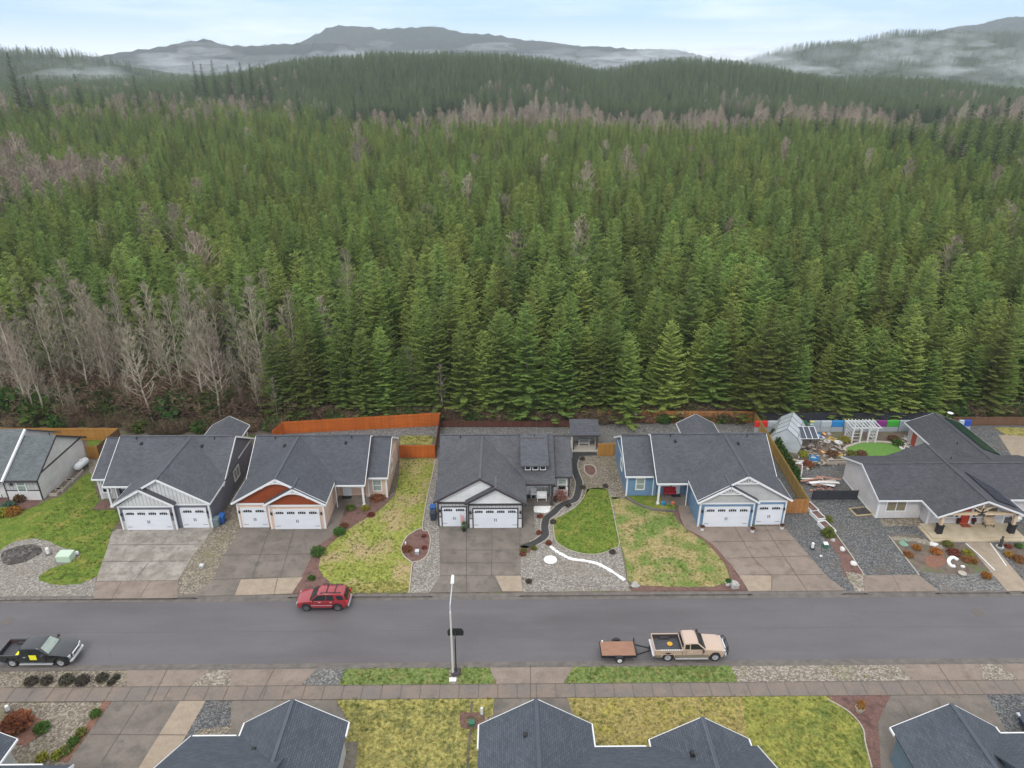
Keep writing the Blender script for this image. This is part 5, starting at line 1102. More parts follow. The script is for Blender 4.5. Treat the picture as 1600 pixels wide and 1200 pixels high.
ubox(316,888,.35,.3,.45,M['steel'],'small grey box on the gravel between the grey and peach driveways'); ubox(652,866,.38,.32,.5,M['steel'],'small grey box in the oval mulch bed'); post_(634,853,.08,.5,M['white'],'slim white post in the oval mulch bed')
post_(1269,857,.14,.7,M['white'],'white post with dark base on the dark gravel beside the driveway',M['black']); ubox(1289,856,.4,.35,.6,dg,'dark green box with white lid on the dark gravel',M['white'])
post_(13,1111,.14,.55,M['white'],'white post below the sidewalk at lower left'); post_(753,1117,.11,.75,M['white'],'white post at the corner of the square mulch bed'); ubox(737,1133,.42,.36,.4,dg,'dark green box in the square mulch bed')
ubox(707,1062,.55,.35,.03,M['white'],'flat white meter cover at the foot of the street lamp')
ubox(1396,667+60,.01,.01,.01,M['white'],'x') if False else None
# boards, pallets, benches
def boards(px,py,label,n,w,l,cols,sd,cat='board pile'):
    x,y=G(px,py); t=thing('board_pile',label,cat,(x,y,0)); rr=random.Random(sd)
    for i in range(n):
        b=MB(); a=rr.uniform(-.5,.5); L_=l*rr.uniform(.4,1); z=.06+.035*i; cx_,cy_=rr.uniform(-1.1,1.1),rr.uniform(-.6,.6)
        d=Vector((math.cos(a),math.sin(a),0))*L_/2; c=Vector((cx_,cy_,z)); b.bar(c-d,c+d+Vector((0,0,.05)),w*rr.uniform(.5,1.2),.05); sub('board',b,cols[i%len(cols)],t)
rw=mat('reddish_board',(.30,.14,.10),.8,(.38,.22,.17),3,4); 
boards(1283,757,'pile of red brown and white boards behind the black gate',16,.35,3.2,[rw,M['white'],rw,wstone],5)
boards(1240,716+8,'scattered tan debris near the arborvitae hedge',10,.2,1.2,[wstone,rw,stone],8,'debris')
x,y=G(1345,800); t=thing('pallet','wooden pallet frame lying on the dark gravel drive','pallet',(x,y,0),R(8))
for i in range(7): b=MB(); b.box(-.9+i*.28,-.9+i*.28+.1,-.65,.65,.1,.14); sub('slat',b,M['dark'],t)
b=MB(); b.box(-1,1,-.72,-.62,0,.14); b.box(-1,1,.62,.72,0,.14); b.box(-1,-.9,-.62,.62,0,.14); b.box(.9,1,-.62,.62,0,.14); sub('frame',b,mat('pallet_wood',(.45,.36,.2),.8),t)
def seat(x,y,rz,label,m,z=.1,w=1.2,cat='bench',name='bench'):
    t=thing(name,label,cat,(x,y,z),rz)
    b=MB(); b.box(-w/2,w/2,-.25,.25,.40,.47); sub('seat',b,m,t); b=MB(); b.hexa([(-w/2,.22,.45),(w/2,.22,.45),(w/2,.28,.45),(-w/2,.28,.45),(-w/2,.30,1.0),(w/2,.30,1.0),(w/2,.36,1.0),(-w/2,.36,1.0)]); sub('backrest',b,m,t)
    for s in (-1,1):
        for d in (-.2,.24): b=MB(); b.box(s*(w/2-.06)-.03,s*(w/2-.06)+.03,d-.03,d+.03,0,.42); sub('leg',b,M['dark'] if m is not M['white'] else m,t)
        b=MB(); b.box(s*(w/2-.03)-.03,s*(w/2-.03)+.03,-.25,.28,.6,.66); sub('armrest',b,m,t)
redm=mat('red_fabric',(.35,.02,.03),.8); tanm=mat('tan_cushion',(.55,.42,.28),.9)
x,y=G(1046,776); seat(x,y,0,'dark red bench on the porch of the blue house',redm,w=1.35)
x,y=G(556,770); seat(x,y,0,'bench with tan cushions on the porch of the peach house',tanm,w=1.15)
seat(4.0,67.3,0,'white bench on the porch of the white house',M['white'],w=1.1); seat(3.1,68.0,0,'white chair at the back of the white house porch',M['white'],w=.7,cat='chair',name='chair')
x,y=G(1543,826); seat(x,y,0,'small tan bench with dark legs on the beige house porch',tanm,z=.3,w=1.0)
x,y=G(10,775); seat(x,y,R(20),'pale green garden chair in front of the white house at far left',mat('mint',(.40,.62,.42),.6),z=0,w=.8,cat='chair',name='chair'); x,y=G(74,770); seat(x,y,R(80),'mint green chair beside the white house corner',mat('mint2',(.35,.55,.45),.6),z=0,w=.6,cat='chair',name='chair')
# buckets on the blue house porch
x,y=G(1036,791); pot(x,y,.22,.45,'blue bucket beside the blue house porch post',mat('bucket_blue',(.03,.22,.42),.5),z=.1); x,y=G(1051,790); pot(x,y,.2,.35,'orange bucket on the blue house porch edge',mat('bucket_or',(.55,.16,.08),.5),z=.1)
# statue and flag
x,y=G(1562,855); t=thing('statue','dark garden statue right of the tan walk','statue',(x,y,0))
b=MB(); b.lathe([(.001,0),(.38,0),(.38,.12),(.001,.14)],(0,0,0),12); sub('plinth',b,stone,t); b=MB(); b.lathe([(.001,.12),(.2,.12),(.13,.5),(.17,.85),(.10,1.05),(.06,1.1),(.11,1.2),(.1,1.32),(.001,1.4)],(0,0,0),12); sub('figure',b,M['dark'],t,smooth=True)
t=thing('flag','small red and white striped flag between the white house garage doors','flag',(-4.75,61.9,0)); b=MB(); b.tube((0,0,0),(0,0,2.1),.02,.02,6); sub('pole',b,M['dark'],t)
for i in range(7): b=MB(); b.box(.0+i*.045,.045+i*.045,-.035+.01*(i%2),-.02+.01*(i%2),.95,1.9); sub('stripe',b,mat('stripe_red',(.5,.03,.05),.8) if i%2==0 else M['white'],t)
# wall ornaments on the brown fence
yb=G(1100,660)[1]-.08
for i,(px,z,r,lab) in enumerate([(992,1.5,.28,'white half round ornament on the brown fence'),(980,.8,.10,'small white disc on the brown fence, left'),(995,.85,.10,'small white disc on the brown fence, below the half round'),(963,.95,.13,'pale square ornament on the brown fence'),(1065,1.45,.12,'white disc high on the brown fence')]):
    x=G(px,660)[0]; b=MB(); b.lathe([(.001,-.03),(r,-.03),(r,.0),(.001,.0)],(0,0,0),14,'y'); tag(b.build('fence_ornament',M['white'],loc=(x,yb,z)),lab,'ornament','ornaments on the brown fence')
x=G(1139,660)[0]; b=MB(); pts=[]
for i in range(10): a=math.pi/2+i*math.pi/5; rr_=.33 if i%2==0 else .13; pts.append((rr_*math.cos(a),rr_*math.sin(a)))
b.prism(pts,'y',-.04,0); tag(b.build('star_ornament',M['white'],loc=(x,yb,.95)),'white star on the brown fence','ornament','ornaments on the brown fence')
t=thing('flag','small flag board with blue corner on the brown fence above the star','flag',(x-.35,yb,1.3))
b=MB(); b.box(0,.3,-.03,0,0,.4); sub('field',b,M.setdefault('p_dblue',mat('panel_dblue',pc['dblue'],.5)),t); b=MB(); b.box(.3,.8,-.03,0,0,.4); sub('stripes',b,mat('flag_red',(.45,.06,.07),.7),t)
# ================================================================ SHRUBS
for i,(px,py,r,h) in enumerate([(50,1067,.62,.7),(74,1066,.55,.65),(105,1065,.68,.8),(130,1066,.70,.8),(160,1062,.55,.7),(174,1068,.28,.35),(182,1060,.28,.35)]):
    shrub(px,py,r*.78,h*.6,'dark','dark low shrub in the gravel verge, '+['leftmost of the row','second from the left','third from the left','fourth and largest of the row','fifth from the left','small one below the fifth','small one at the right end'][i],300,.13,grp='low shrubs in the gravel verge')
shrub(28,1135,.95,.9,'rust','round dry russet shrub at lower left',900,.22); shrub(66,1140,.5,.4,'green','small green plant beside the dry russet shrub')
for i,(px,py,c) in enumerate([(150,1118,'green'),(128,1147,'olive'),(115,1162,'green'),(103,1176,'olive'),(90,1183,'yellow'),(66,1187,'yellow')]): shrub(px,py,.38,.4,c,'%s shrub in the narrow red bark bed, number %s down the row'%({'green':'green','olive':'olive','yellow':'yellow'}[c],['one','two','three','four','five','six'][i]),220,.12,grp='shrubs in the narrow red bark bed')
for px,py,r,c,lab in ((4,805,.7,'yellow','yellow green round shrub in front of the white house'),(22,803,.8,'orange','orange brown shrub beside the yellow one'),(14,795,.7,'blue','blue green shrub behind the yellow one'),(33,782,.6,'brown','twiggy brown shrub below the white house window')): shrub(px,py,r,.7,c,lab,600,.16)
for px,py,r,h,c,lab in ((497,866,.75,.75,'green','dark green shrub in the mulch nearest the lawn curve'),(531,834,.62,.6,'green','dark green shrub in the middle of the mulch bed'),(548,796,.5,.5,'olive','olive shrub near the peach house porch'),(571,796,.42,.4,'yellow','small yellow shrub near the peach house porch'),(487,905,.3,.3,'green','small green tuft in the mulch near the red car'),(590,780,.9,.5,'rust','low russet plant at the peach house wall'),(580,810-4,.35,.25,'red','low red plant in the mulch bed'),(538,823,.4,.3,'red','red twiggy plant beside the driveway of the peach house'),(636,860,.5,.45,'red','red twiggy plant in the oval mulch bed'),(663,839,.2,.2,'red','small red plant at the top of the oval bed'),(663,857,.18,.2,'red','small red plant at the right of the oval bed')): shrub(px,py,r,h,c,lab,420,.12)
for px,py,c,lab in ((844,808,'red','small plum shrub beside the white stone square'),(842,834,'red','small plum shrub beside the driveway of the white house'),(834,858,'olive','dark shrub below the black path start'),(818,862,'olive','green shrub at the driveway corner'),(857,850,'red','small plum shrub above the white stone band'),(864,817,'dark','small dark shrub inside the path bend'),(888,791,'dark','small dark shrub beside the upper path'),(911,763,'dark','tiny dark shrub right of the path'),(946,761,'dark','tiny dark shrub above the egg shaped lawn'),(826,910,'dark','tiny dark shrub low in the pebble garden'),(957,864,'dark','dark shrub at the lower right of the egg lawn'),(910,718,'dark','tiny dark shrub near the shed path'),(817,867,'red','small plum shrub below the driveway corner')): shrub(px,py,.3,.3,c,lab,200,.1)
shrub(876,783,.5,1.2,'rust','thin russet bush at the white house corner',260,.3,twig=True); shrub(868,785,.15,.9,'dark','dark slim plant at the porch corner',120,.1)
for px,py,c,r,h,lab in ((1432,858,'orange',.38,.42,'orange shrub left in the bed before the beige house'),(1462,864,'orange',.5,.42,'wide orange shrub in the middle of the bed'),(1540,902,'orange',.42,.45,'orange shrub low beside the tan walk'),(1512,866,'yellow',.55,.35,'yellow green shrub beside the white edging'),(1490,865,'red',.65,.3,'dark red shrub above the white stone hook'),(1510,876,'rust',.5,.3,'russet plant right of the white stone hook'),(1419,868,'rust',.45,.3,'russet plant left in the bed'),(1480,852,'olive',.5,.35,'tan olive plant before the porch step'),(1522,885-5,'orange',.2,.5,'slim tan grass plant'),(1576,868,'orange',.4,.3,'tan plant right of the walk'),(1590,875,'rust',.7,.3,'russet plants at the right edge'),(1575,855,'red',.3,.2,'red plant by the statue'),(1591,855,'green',.3,.35,'green plant by the statue'),(1285,675+3,'olive',.4,.3,'x')):
    if lab!='x': shrub(px,py,r,h,c,lab,360,.12)
shrub(1294,836,.75,1.1,'olive','green cone shrub at the end of the white planters',700,.14,cone=True); shrub(1293,814,.5,.5,'olive','loose green shrub right of the planters',250,.12)
for px,py,c in ((1320,690,'yellow'),(1345,712,'brown'),(1330,712,'olive'),(1402,695,'green'),(1300,712,'brown'),(1262,728,'rust'),(1255,713,'yellow'),(1395,688,'brown')): shrub(px,py,.7,.6,c,{'yellow':'yellow shrub','brown':'brown shrub','olive':'olive shrub','green':'green shrub','rust':'rusty brown shrub'}[c]+' in the cluttered back garden, '+{1320:'left of the pergola',1345:'below the round turf',1330:'lower left of the round turf',1402:'right of the round turf',1300:'left of the round turf',1262:'beside the planter',1255:'near the greenhouse front',1395:'beside the pergola'}[px],300,.14)
nh=11
for i in range(nh):
    k=i/(nh-1); px=1206+(1243-1206)*k; py=690+(753-690)*k
    shrub(px,py,.52,2.1,'hedge','arborvitae in the hedge along the olive gold fence',520,.17,cone=True,grp='arborvitae hedge',name='arborvitae',seed=50+i)
rr=random.Random(11)
jc=[M['white'],M.setdefault('p_blue',mat('panel_blue',pc['blue'],.5)),rw,stone,mat('yellow_tarp',(.6,.42,.12),.7),M['steel'],M['dark']]
jn=['white tub','blue crate','red brown crate','grey crate','yellow crate','steel tub','dark tub']
for i,(px,py) in enumerate([(1283,686),(1278,683),(1288,680),(1295,679),(1300,688),(1268,697),(1262,702),(1309,694),(1271,718),(1285,708),(1302,704),(1310,712),(1297,722),(1278,728),(1292,692)]):
    k=i%7; x,y=G(px,py); w_=rr.uniform(.25,.55); t=thing('crate' if k in(1,2,3,4) else 'tub','%s lying in the cluttered back garden, %s'%(jn[k],['right of the solar panel','beside the ladder foot','before the grey panels','left of the blue panel','left of the yellow shrub','below the solar panel','at the greenhouse front','near the turf ring','above the debris','in the bare soil centre','left of the turf edge','by the long planter','above the gravel circle','right of the debris','near the garden centre'][i]),'crate' if k in (1,2,3,4) else 'tub',(x,y,0),rr.uniform(0,3))
    if k in (1,2,3,4):
        b=MB(); h=w_*.7; b.box(-w_,w_,-w_*.7,w_*.7,0,.05); b.box(-w_,w_,-w_*.7,-w_*.7+.05,.05,h); b.box(-w_,w_,w_*.7-.05,w_*.7,.05,h); b.box(-w_,-w_+.05,-w_*.7+.05,w_*.7-.05,.05,h); b.box(w_-.05,w_,-w_*.7+.05,w_*.7-.05,.05,h); sub('body',b,jc[k],t); b=MB(); b.blob((0,0,h*.5),(w_*.8,w_*.5,h*.45),i,2,.3); sub('contents',b,jc[(k+2)%7],t)
    else:
        b=MB(); b.lathe([(.001,0),(w_*.8,0),(w_,w_*.7),(w_*1.06,w_*.72),(w_*.9,w_*.72),(w_*.75,.08),(.001,.08)],(0,0,0),14); sub('body',b,jc[k],t); b=MB(); b.tube((-w_,0,w_*.72),(w_,0,w_*.72),.02,.02,6); sub('handle',b,M['dark'],t)
# ================================================================ VEHICLES
M['rimgrey']=mat('rim_grey',(.10,.10,.105),.4,spec=.6); M['rimsilver']=mat('rim_silver',(.50,.51,.52),.35,metal=.4)
def arc(xc,r,zc,a0,a1,n=9): return [(xc+r*math.cos(a0+(a1-a0)*i/n),zc+r*math.sin(a0+(a1-a0)*i/n)) for i in range(n+1)]
def loft(poly,slices):
    "poly: side outline (x,z); slices: (y, fn(x,z)->(x,y,z)) from right to left"
    b=MB(); n=len(poly); vs=[]
    for fn in slices: vs+=[fn(x,z) for x,z in poly]
    fs=[]
    m=len(slices)
    for s in range(m-1):
        for i in range(n):
            j=(i+1)%n; fs.append((s*n+i,(s+1)*n+i,(s+1)*n+j,s*n+j))
    fs.append(tuple(range(n))); fs.append(tuple((m-1)*n+i for i in range(n))[::-1])
    b.add(vs,fs); return b
def body_slices(hw,round_x=.12,crown=.05,zmid=.9,xf=2.3,inset=.03):
    S=[]
    for t in (-1,-.97,-.85,-.5,0,.5,.85,.97,1):
        def fn(x,z,t=t):
            a=abs(t); k=a**4
            xx=x-round_x*k*math.copysign(1,x)*max(0,(abs(x)-xf*.75)/(xf*.25))**1.2
            zz=z-crown*k*(1 if z>zmid else 0)- (inset*1.3 if (a==1 and z>zmid) else 0)
            y=t*hw
            if a==1: y=math.copysign(hw-(.0 if .45<z<.9 else .02),t)
            # sides tuck in below and above the shoulder
            y*=1-.035*max(0,(.55-z)/.3)-.03*max(0,(z-.85)/.3)
            return (xx,y,zz)
        S.append(fn)
    return S
def wheel(t,x,y,r,w,rim='chrome',hub=.55,side=-1):
    b=MB(); b.lathe([(r*.62,-w/2),(r*.93,-w/2),(r,-w/2+.04),(r,w/2-.04),(r*.93,w/2),(r*.62,w/2),(r*.62,-w/2)],(0,0,0),22,'y',cap=False); o=b.build('tyre',M['rubber'])
    wt=bpy.data.objects.new('wheel',None); COL.objects.link(wt); wt.parent=t; wt.location=(x,y,r); o.parent=wt
    b=MB(); e=side*w/2
    b.lathe([(r*.63,e*.2),(r*.63,e*.98),(r*.56,e*.9),(r*.50,e*.55),(r*.001,e*.50)] if side>0 else [(r*.001,e*.50),(r*.50,e*.55),(r*.56,e*.9),(r*.63,e*.98),(r*.63,e*.2)],(0,0,0),22,'y')
    for i in range(5):
        a=i*2*math.pi/5; c,s=math.cos(a),math.sin(a)
        b.bar((c*r*.1,e*.7,s*r*.1),(c*r*.58,e*.85,s*r*.58),.05,.06)
    b.lathe([(.001,e*.6),(r*.14,e*.62),(r*.14,e*.85),(.001,e*.87)] ,(0,0,0),10,'y'); q=b.build('rim',M[rim]); q.parent=wt
def paint(name,c,c2=None,rough=.28): 
    return mat(name,c,rough,spec=.5,coat=.6)
def side_pane(t,poly,yfn,m='glass',name='window'):
    for s in (-1,1):
        b=MB(); n=len(poly); o=[(x,s*(yfn(z)+.012),z) for x,z in poly]; i=[(x,s*(yfn(z)-.03),z) for x,z in poly]
        b.add(o+i,[tuple(range(n)) if s<0 else tuple(range(n))[::-1],tuple(range(n,2*n))[::-1] if s<0 else tuple(range(n,2*n))]+[(k,(k+1)%n,n+(k+1)%n,n+k) for k in range(n)]); sub(name,b,M[m],t)
def cabin(hw,tumble,zb,poly,pm,t,name='cab'):
    yf=lambda z: hw-tumble*(z-zb)
    top=max(p[1] for p in poly)
    S=[]
    for u in (-1,-.93,-.5,0,.5,.93,1):
        def fn(x,z,u=u):
            a=abs(u); zz=z-(.035*a**4 if z>zb+.3 else 0)-(.03 if a==1 and z>top-.15 else 0)
            xx=x-.06*a**4*math.copysign(1,x-cx0)*(1 if z>zb+.02 else 1)
            return (xx,u*yf(z),zz)
        S.append(fn)
    cx0=sum(p[0] for p in poly)/len(poly)
    o=loft(poly,S).build(name,pm,t); bevel(o,.03,2,30); smooth_(o); return yf
def smooth_(o):
    o.data.polygons.foreach_set('use_smooth',[True]*len(o.data.polygons))
    try: o.data.set_sharp_from_angle(angle=R(38))
    except Exception: pass
def quad_pane(t,pts,name='windscreen',m='glass',th=.02):
    b=MB(); n=Vector(pts[1])-Vector(pts[0]); m2=Vector(pts[3])-Vector(pts[0]); nn=n.cross(m2).normalized()
    if nn.z<0: nn=-nn
    b.add([Vector(p)+nn*.015 for p in pts]+[Vector(p)-nn*th for p in pts],[(0,1,2,3),(7,6,5,4),(0,4,5,1),(1,5,6,2),(2,6,7,3),(3,7,4,0)]); sub(name,b,M[m],t)
def suv():
    x0,y0=(G(482,951)[0]+G(527,950)[0])/2,50.92
    t=thing('parked_car','red metallic off-road estate car with roof bars, parked against the far kerb','car',(x0,y0,-.12),math.pi)
    pm=paint('red_paint',(.26,.016,.024),rough=.2); hw=.93; wb=1.41; r=.39
    pl=[(-2.28,.48),(-2.36,.62),(-2.36,.85),(-2.26,1.12),(.95,1.14),(1.3,1.12),(2.0,1.02),(2.28,.92),(2.36,.72),(2.34,.48),(2.2,.40)]
    pl+=[(wb+.50,.40)]+arc(wb,.49,.42,0,math.pi)+[(wb-.5,.36),(-wb+.5,.36)]+arc(-wb,.49,.42,0,math.pi)+[(-wb-.5,.42)]
    o=loft(pl,body_slices(hw,.22,.05,.95,2.36)).build('body',pm,t); bevel(o,.025,2,40); smooth_(o)
    yf=cabin(.86,.30,1.1,[(-2.24,1.08),(-2.02,1.66),(-1.85,1.76),(-.2,1.80),(.20,1.75),(.38,1.70),(1.08,1.10)],pm,t)
    for p in ([(.92,1.17),(.32,1.63),(-.38,1.63),(-.38,1.17)],[(-.46,1.17),(-.46,1.63),(-1.02,1.63),(-1.18,1.17)],[(-1.42,1.22),(-1.28,1.58),(-1.85,1.58),(-2.02,1.24)]): side_pane(t,p,yf)
    quad_pane(t,[(1.06,-.76,1.14),(1.06,.76,1.14),(.44,.62,1.68),(.44,-.62,1.68)]); quad_pane(t,[(-2.245,.70,1.14),(-2.245,-.70,1.14),(-2.07,-.60,1.60),(-2.07,.60,1.60)],'rear_window')
    for sx in (wb,-wb):
        for s in (-1,1): wheel(t,sx,s*.80,r,.25,'rimgrey',side=s)
    for s in (-1,1):
        b=MB(); b.bar((-1.75,s*.55,1.84),(.05,s*.60,1.84),.05,.05); b.bar((-1.7,s*.55,1.76),(-1.7,s*.55,1.84),.05,.05); b.bar((0,s*.6,1.74),(0,s*.6,1.84),.05,.05); sub('roof_rail',b,M['black'],t)
        b=MB(); b.hexa([(2.10,s*.62-.2,.72),(2.34,s*.60-.2,.72),(2.34,s*.60+.16,.72),(2.10,s*.68+.16,.72),(2.05,s*.62-.2,.93),(2.26,s*.60-.2,.92),(2.24,s*.6+.16,.92),(2.05,s*.68+.16,.93)]); sub('headlight',b,M['steel'],t)
        b=MB(); b.box(-2.35,-2.18,s*.80-.09,s*.80+.09,.82,1.10); sub('tail_light',b,mat('tail_red',(.5,.02,.02),.3),t)
        b=MB(); b.blob((.82,s*1.02,1.2),(.10,.10,.09),2,2,0); sub('mirror',b,pm,t,smooth=True)
        b=MB(); b.box(-.95,.95,s*.93-.06,s*.93+.03,.30,.40); sub('side_step',b,M['black'],t)
        for hx in (.15,-.85): b=MB(); b.box(hx-.09,hx+.09,s*.925-.02,s*.925+.02,1.0,1.04); sub('door_handle',b,M['chrome'],t)
        b=MB(); b.box(-.92,.95,s*.932-.012,s*.932+.012,.66,.71); sub('side_moulding',b,M['steel'],t)
    seams(t,[1.0,-.42,-1.05],.93,.48,1.1)
    for x in (-1.2,-.45): b=MB(); b.box(x-.03,x+.03,-.58,.58,1.85,1.88); sub('roof_bar',b,M['black'],t)
    b=MB(); b.box(2.26,2.37,-.42,.42,.62,.86); sub('grille',b,M['dark'],t); b=MB(); b.box(-2.42,-2.3,-.75,.75,.42,.58); sub('rear_bumper',b,M['steel'],t)
def seams(t,xs,hw,z0,z1):
    for x in xs:
        for s in (-1,1): b=MB(); b.box(x-.012,x+.012,min(s*(hw-.02),s*(hw+.004)),max(s*(hw-.02),s*(hw+.004)),z0,z1); sub('door_seam',b,M['black'],t)
suv()
def pickup(x0,y0,label,pm,low=None,crew=False,trim='rimsilver',bull=False,group=None,rz=0):
    t=thing('pickup_truck',label,'pickup truck',(x0,y0,-.12),rz); hw=.98; r=.42; fx,rx=2.02,-1.90
    zb=1.22; bed0,bed1=-3.0,-.75 if not crew else -1.25
    pl=[(-3.0,.60),(-3.0,.80),(bed1,.80),(bed1,zb),(1.05,zb+.02),(1.35,zb+.03),(2.45,zb-.05),(2.78,zb-.14),(2.86,.95),(2.86,.55),(2.7,.45)]
    pl+=[(fx+.55,.45)]+arc(fx,.53,.45,0,math.pi)+[(fx-.55,.42),(rx+.55,.42)]+[(x_,min(z_,.765)) for x_,z_ in arc(rx,.53,.45,0,math.pi)]+[(rx-.55,.48)]
    o=loft(pl,body_slices(hw,.20,.05,1.0,2.9)).build('body',pm,t); bevel(o,.025,2,40); smooth_(o)
    # open bed: side walls, tailgate, liner
    for s in (-1,1):
        b=MB(); ws=[(bed0,.62),(bed0,1.24),(bed1+.02,1.26),(bed1+.02,.62)]+arc(rx,.53,.45,.33,math.pi-.33)
        n=len(ws); b.prism(ws,'y',min(s*hw*.995,s*(hw-.11)),max(s*hw*.995,s*(hw-.11))); o=sub('bed_side',b,pm,t); bevel(o,.03,2)
        b=MB(); b.box(bed0+.05,bed1,min(s*(hw-.12),s*(hw-.30)),max(s*(hw-.12),s*(hw-.30)),.81,.98 if False else .82); 
        b=MB(); b.prism([(rx-.5,.81),(rx+.5,.81),(rx+.38,1.02),(rx-.38,1.02)],'y',min(s*(hw-.12),s*(hw-.32)),max(s*(hw-.12),s*(hw-.32))); sub('wheel_box',b,M['dark'],t)
        b=MB(); b.box(bed0+.06,bed1,min(s*(hw-.115),s*(hw-.135)),max(s*(hw-.115),s*(hw-.135)),.82,1.22); sub('bed_liner',b,M['dark'],t)
    b=MB(); b.box(bed0-.02,bed0+.05,-hw+.05,hw-.05,.62,1.23); o=sub('tailgate',b,pm,t); bevel(o,.02)
    b=MB(); b.box(bed0+.06,bed1,-hw+.14,hw-.14,.805,.83); sub('bed_floor',b,mat('bed_liner',(.05,.052,.058),.8,(.08,.082,.09),6,4),t)
    b=MB(); b.box(bed1-.04,bed1,-hw+.12,hw-.12,.83,1.2); sub('bed_front',b,M['dark'],t)
    cx1=bed1+.05
    yf=cabin(.93,.26,zb,[(cx1,zb-.02),(cx1+.04,zb+.45),(cx1+.16,zb+.60),(.30,zb+.63),(.55,zb+.57),(1.22,zb)],pm,t)
    mid=(cx1+.9) if crew else .02-.15
    if crew: ps=[[(1.02,zb+.06),(.50,zb+.50),(mid+.05,zb+.50),(mid+.05,zb+.06)],[(mid-.03,zb+.06),(mid-.03,zb+.50),(cx1+.2,zb+.50),(cx1+.16,zb+.06)]]
    else: ps=[[(1.02,zb+.06),(.50,zb+.50),(mid+.05,zb+.50),(mid+.05,zb+.06)],[(mid-.03,zb+.08),(mid-.03,zb+.46),(cx1+.18,zb+.46),(cx1+.16,zb+.08)]]
    for p in ps: side_pane(t,p,yf)
    quad_pane(t,[(1.18,-.80,zb+.05),(1.18,.80,zb+.05),(.60,.68,zb+.55),(.60,-.68,zb+.55)],m='glass2' if crew else 'glass'); quad_pane(t,[(cx1-.005,.72,zb+.10),(cx1-.005,-.72,zb+.10),(cx1+.035,-.68,zb+.46),(cx1+.035,.68,zb+.46)],'rear_window')
    for sx in (fx,rx):
        for s in (-1,1): wheel(t,sx,s*.82,r,.28,trim,side=s)
    if low:
        for s in (-1,1):
            b=MB()
            for a,c in ((-2.96,rx-.56),(rx+.56,fx-.56),(fx+.56,2.6)): b.box(a,c,min(s*hw,s*(hw+.008)),max(s*hw,s*(hw+.008)),.48,.74)
            sub('lower_band',b,low,t)
    for s in (-1,1):
        b=MB(); b.box(rx+.62,fx-.6,min(s*(hw-.02),s*(hw+.10)),max(s*(hw-.02),s*(hw+.10)),.34,.41); o=sub('side_step',b,M['chrome'],t)
        b=MB(); b.hexa([(2.6,s*.72-.16,.82),(2.875,s*.70-.16,.82),(2.80,s*.74+.16,.82),(2.5,s*.74+.16,.82),(2.6,s*.72-.16,1.04),(2.86,s*.70-.16,1.04),(2.78,s*.74+.16,1.04),(2.5,s*.74+.16,1.04)]); sub('headlight',b,M['steel'],t)
        b=MB(); b.box(-3.01,-2.9,s*.90-.07,s*.90+.085,.80,1.12); sub('tail_light',b,mat('tail_red2',(.5,.02,.02),.3),t)
        b=MB(); b.box(.86,.98,min(s*.93,s*1.2),max(s*.93,s*1.2),zb+.08,zb+.13); b.box(.84,.96,min(s*1.08,s*1.26),max(s*1.08,s*1.26),zb+.02,zb+.25); sub('mirror',b,M['dark'],t)
        for hx in ((.0,) if not crew else (.1,-.75)): b=MB(); b.box(hx-.09,hx+.09,s*hw-.015,s*hw+.025,1.04,1.08); sub('door_handle',b,M['chrome'],t)
    b=MB(); b.box(2.84,2.93,-.50,.50,.72,1.04); b2=sub('grille',b,M['chrome'],t); b=MB(); b.box(2.92,2.945,-.42,.42,.78,.86); b.box(2.92,2.945,-.42,.42,.90,.98); sub('grille_slot',b,M['dark'],b2)
    b=MB(); b.hexa([(2.80,-.95,.46),(3.0,-.80,.46),(3.0,.80,.46),(2.80,.95,.46),(2.80,-.95,.66),(3.02,-.80,.66),(3.02,.80,.66),(2.80,.95,.66)]); o=sub('front_bumper',b,M['chrome'],t); bevel(o,.03)
    b=MB(); b.box(-3.16,-3.0,-.92,.92,.48,.66); o=sub('rear_bumper',b,M['chrome'],t); bevel(o,.03)
    if bull:
        b=MB()
        for s in (-1,1): b.tube((3.05,s*.45,.45),(3.14,s*.45,1.15),.04,.04,8); b.tube((3.14,s*.45,1.15),(3.05,s*.85,1.1),.035,.035,8); b.tube((3.05,s*.85,1.1),(2.95,s*.98,.75),.035,.035,8); b.tube((2.95,s*.98,.75),(3.08,s*.45,.7),.035,.035,8)
        b.tube((3.14,-.45,1.15),(3.14,.45,1.15),.04,.04,8); b.tube((3.1,-.45,.85),(3.1,.45,.85),.035,.035,8); sub('bull_bar',b,M['black'],t,smooth=True)
    seams(t,[.95,-.45 if not crew else -.02,bed1+.03],hw,.50,1.2)
    return t
tan=paint('tan_paint',(.46,.335,.26),rough=.3); brn=mat('brown_band',(.20,.17,.12),.35)
tx=(G(1043,1033,-.12)[0]+G(1116,1033,-.12)[0])/2-.06
TP=pickup(tx,44.78,'tan extended cab pickup with chrome steps, black bull bar and trailer hitched behind',tan,low=brn,bull=True)
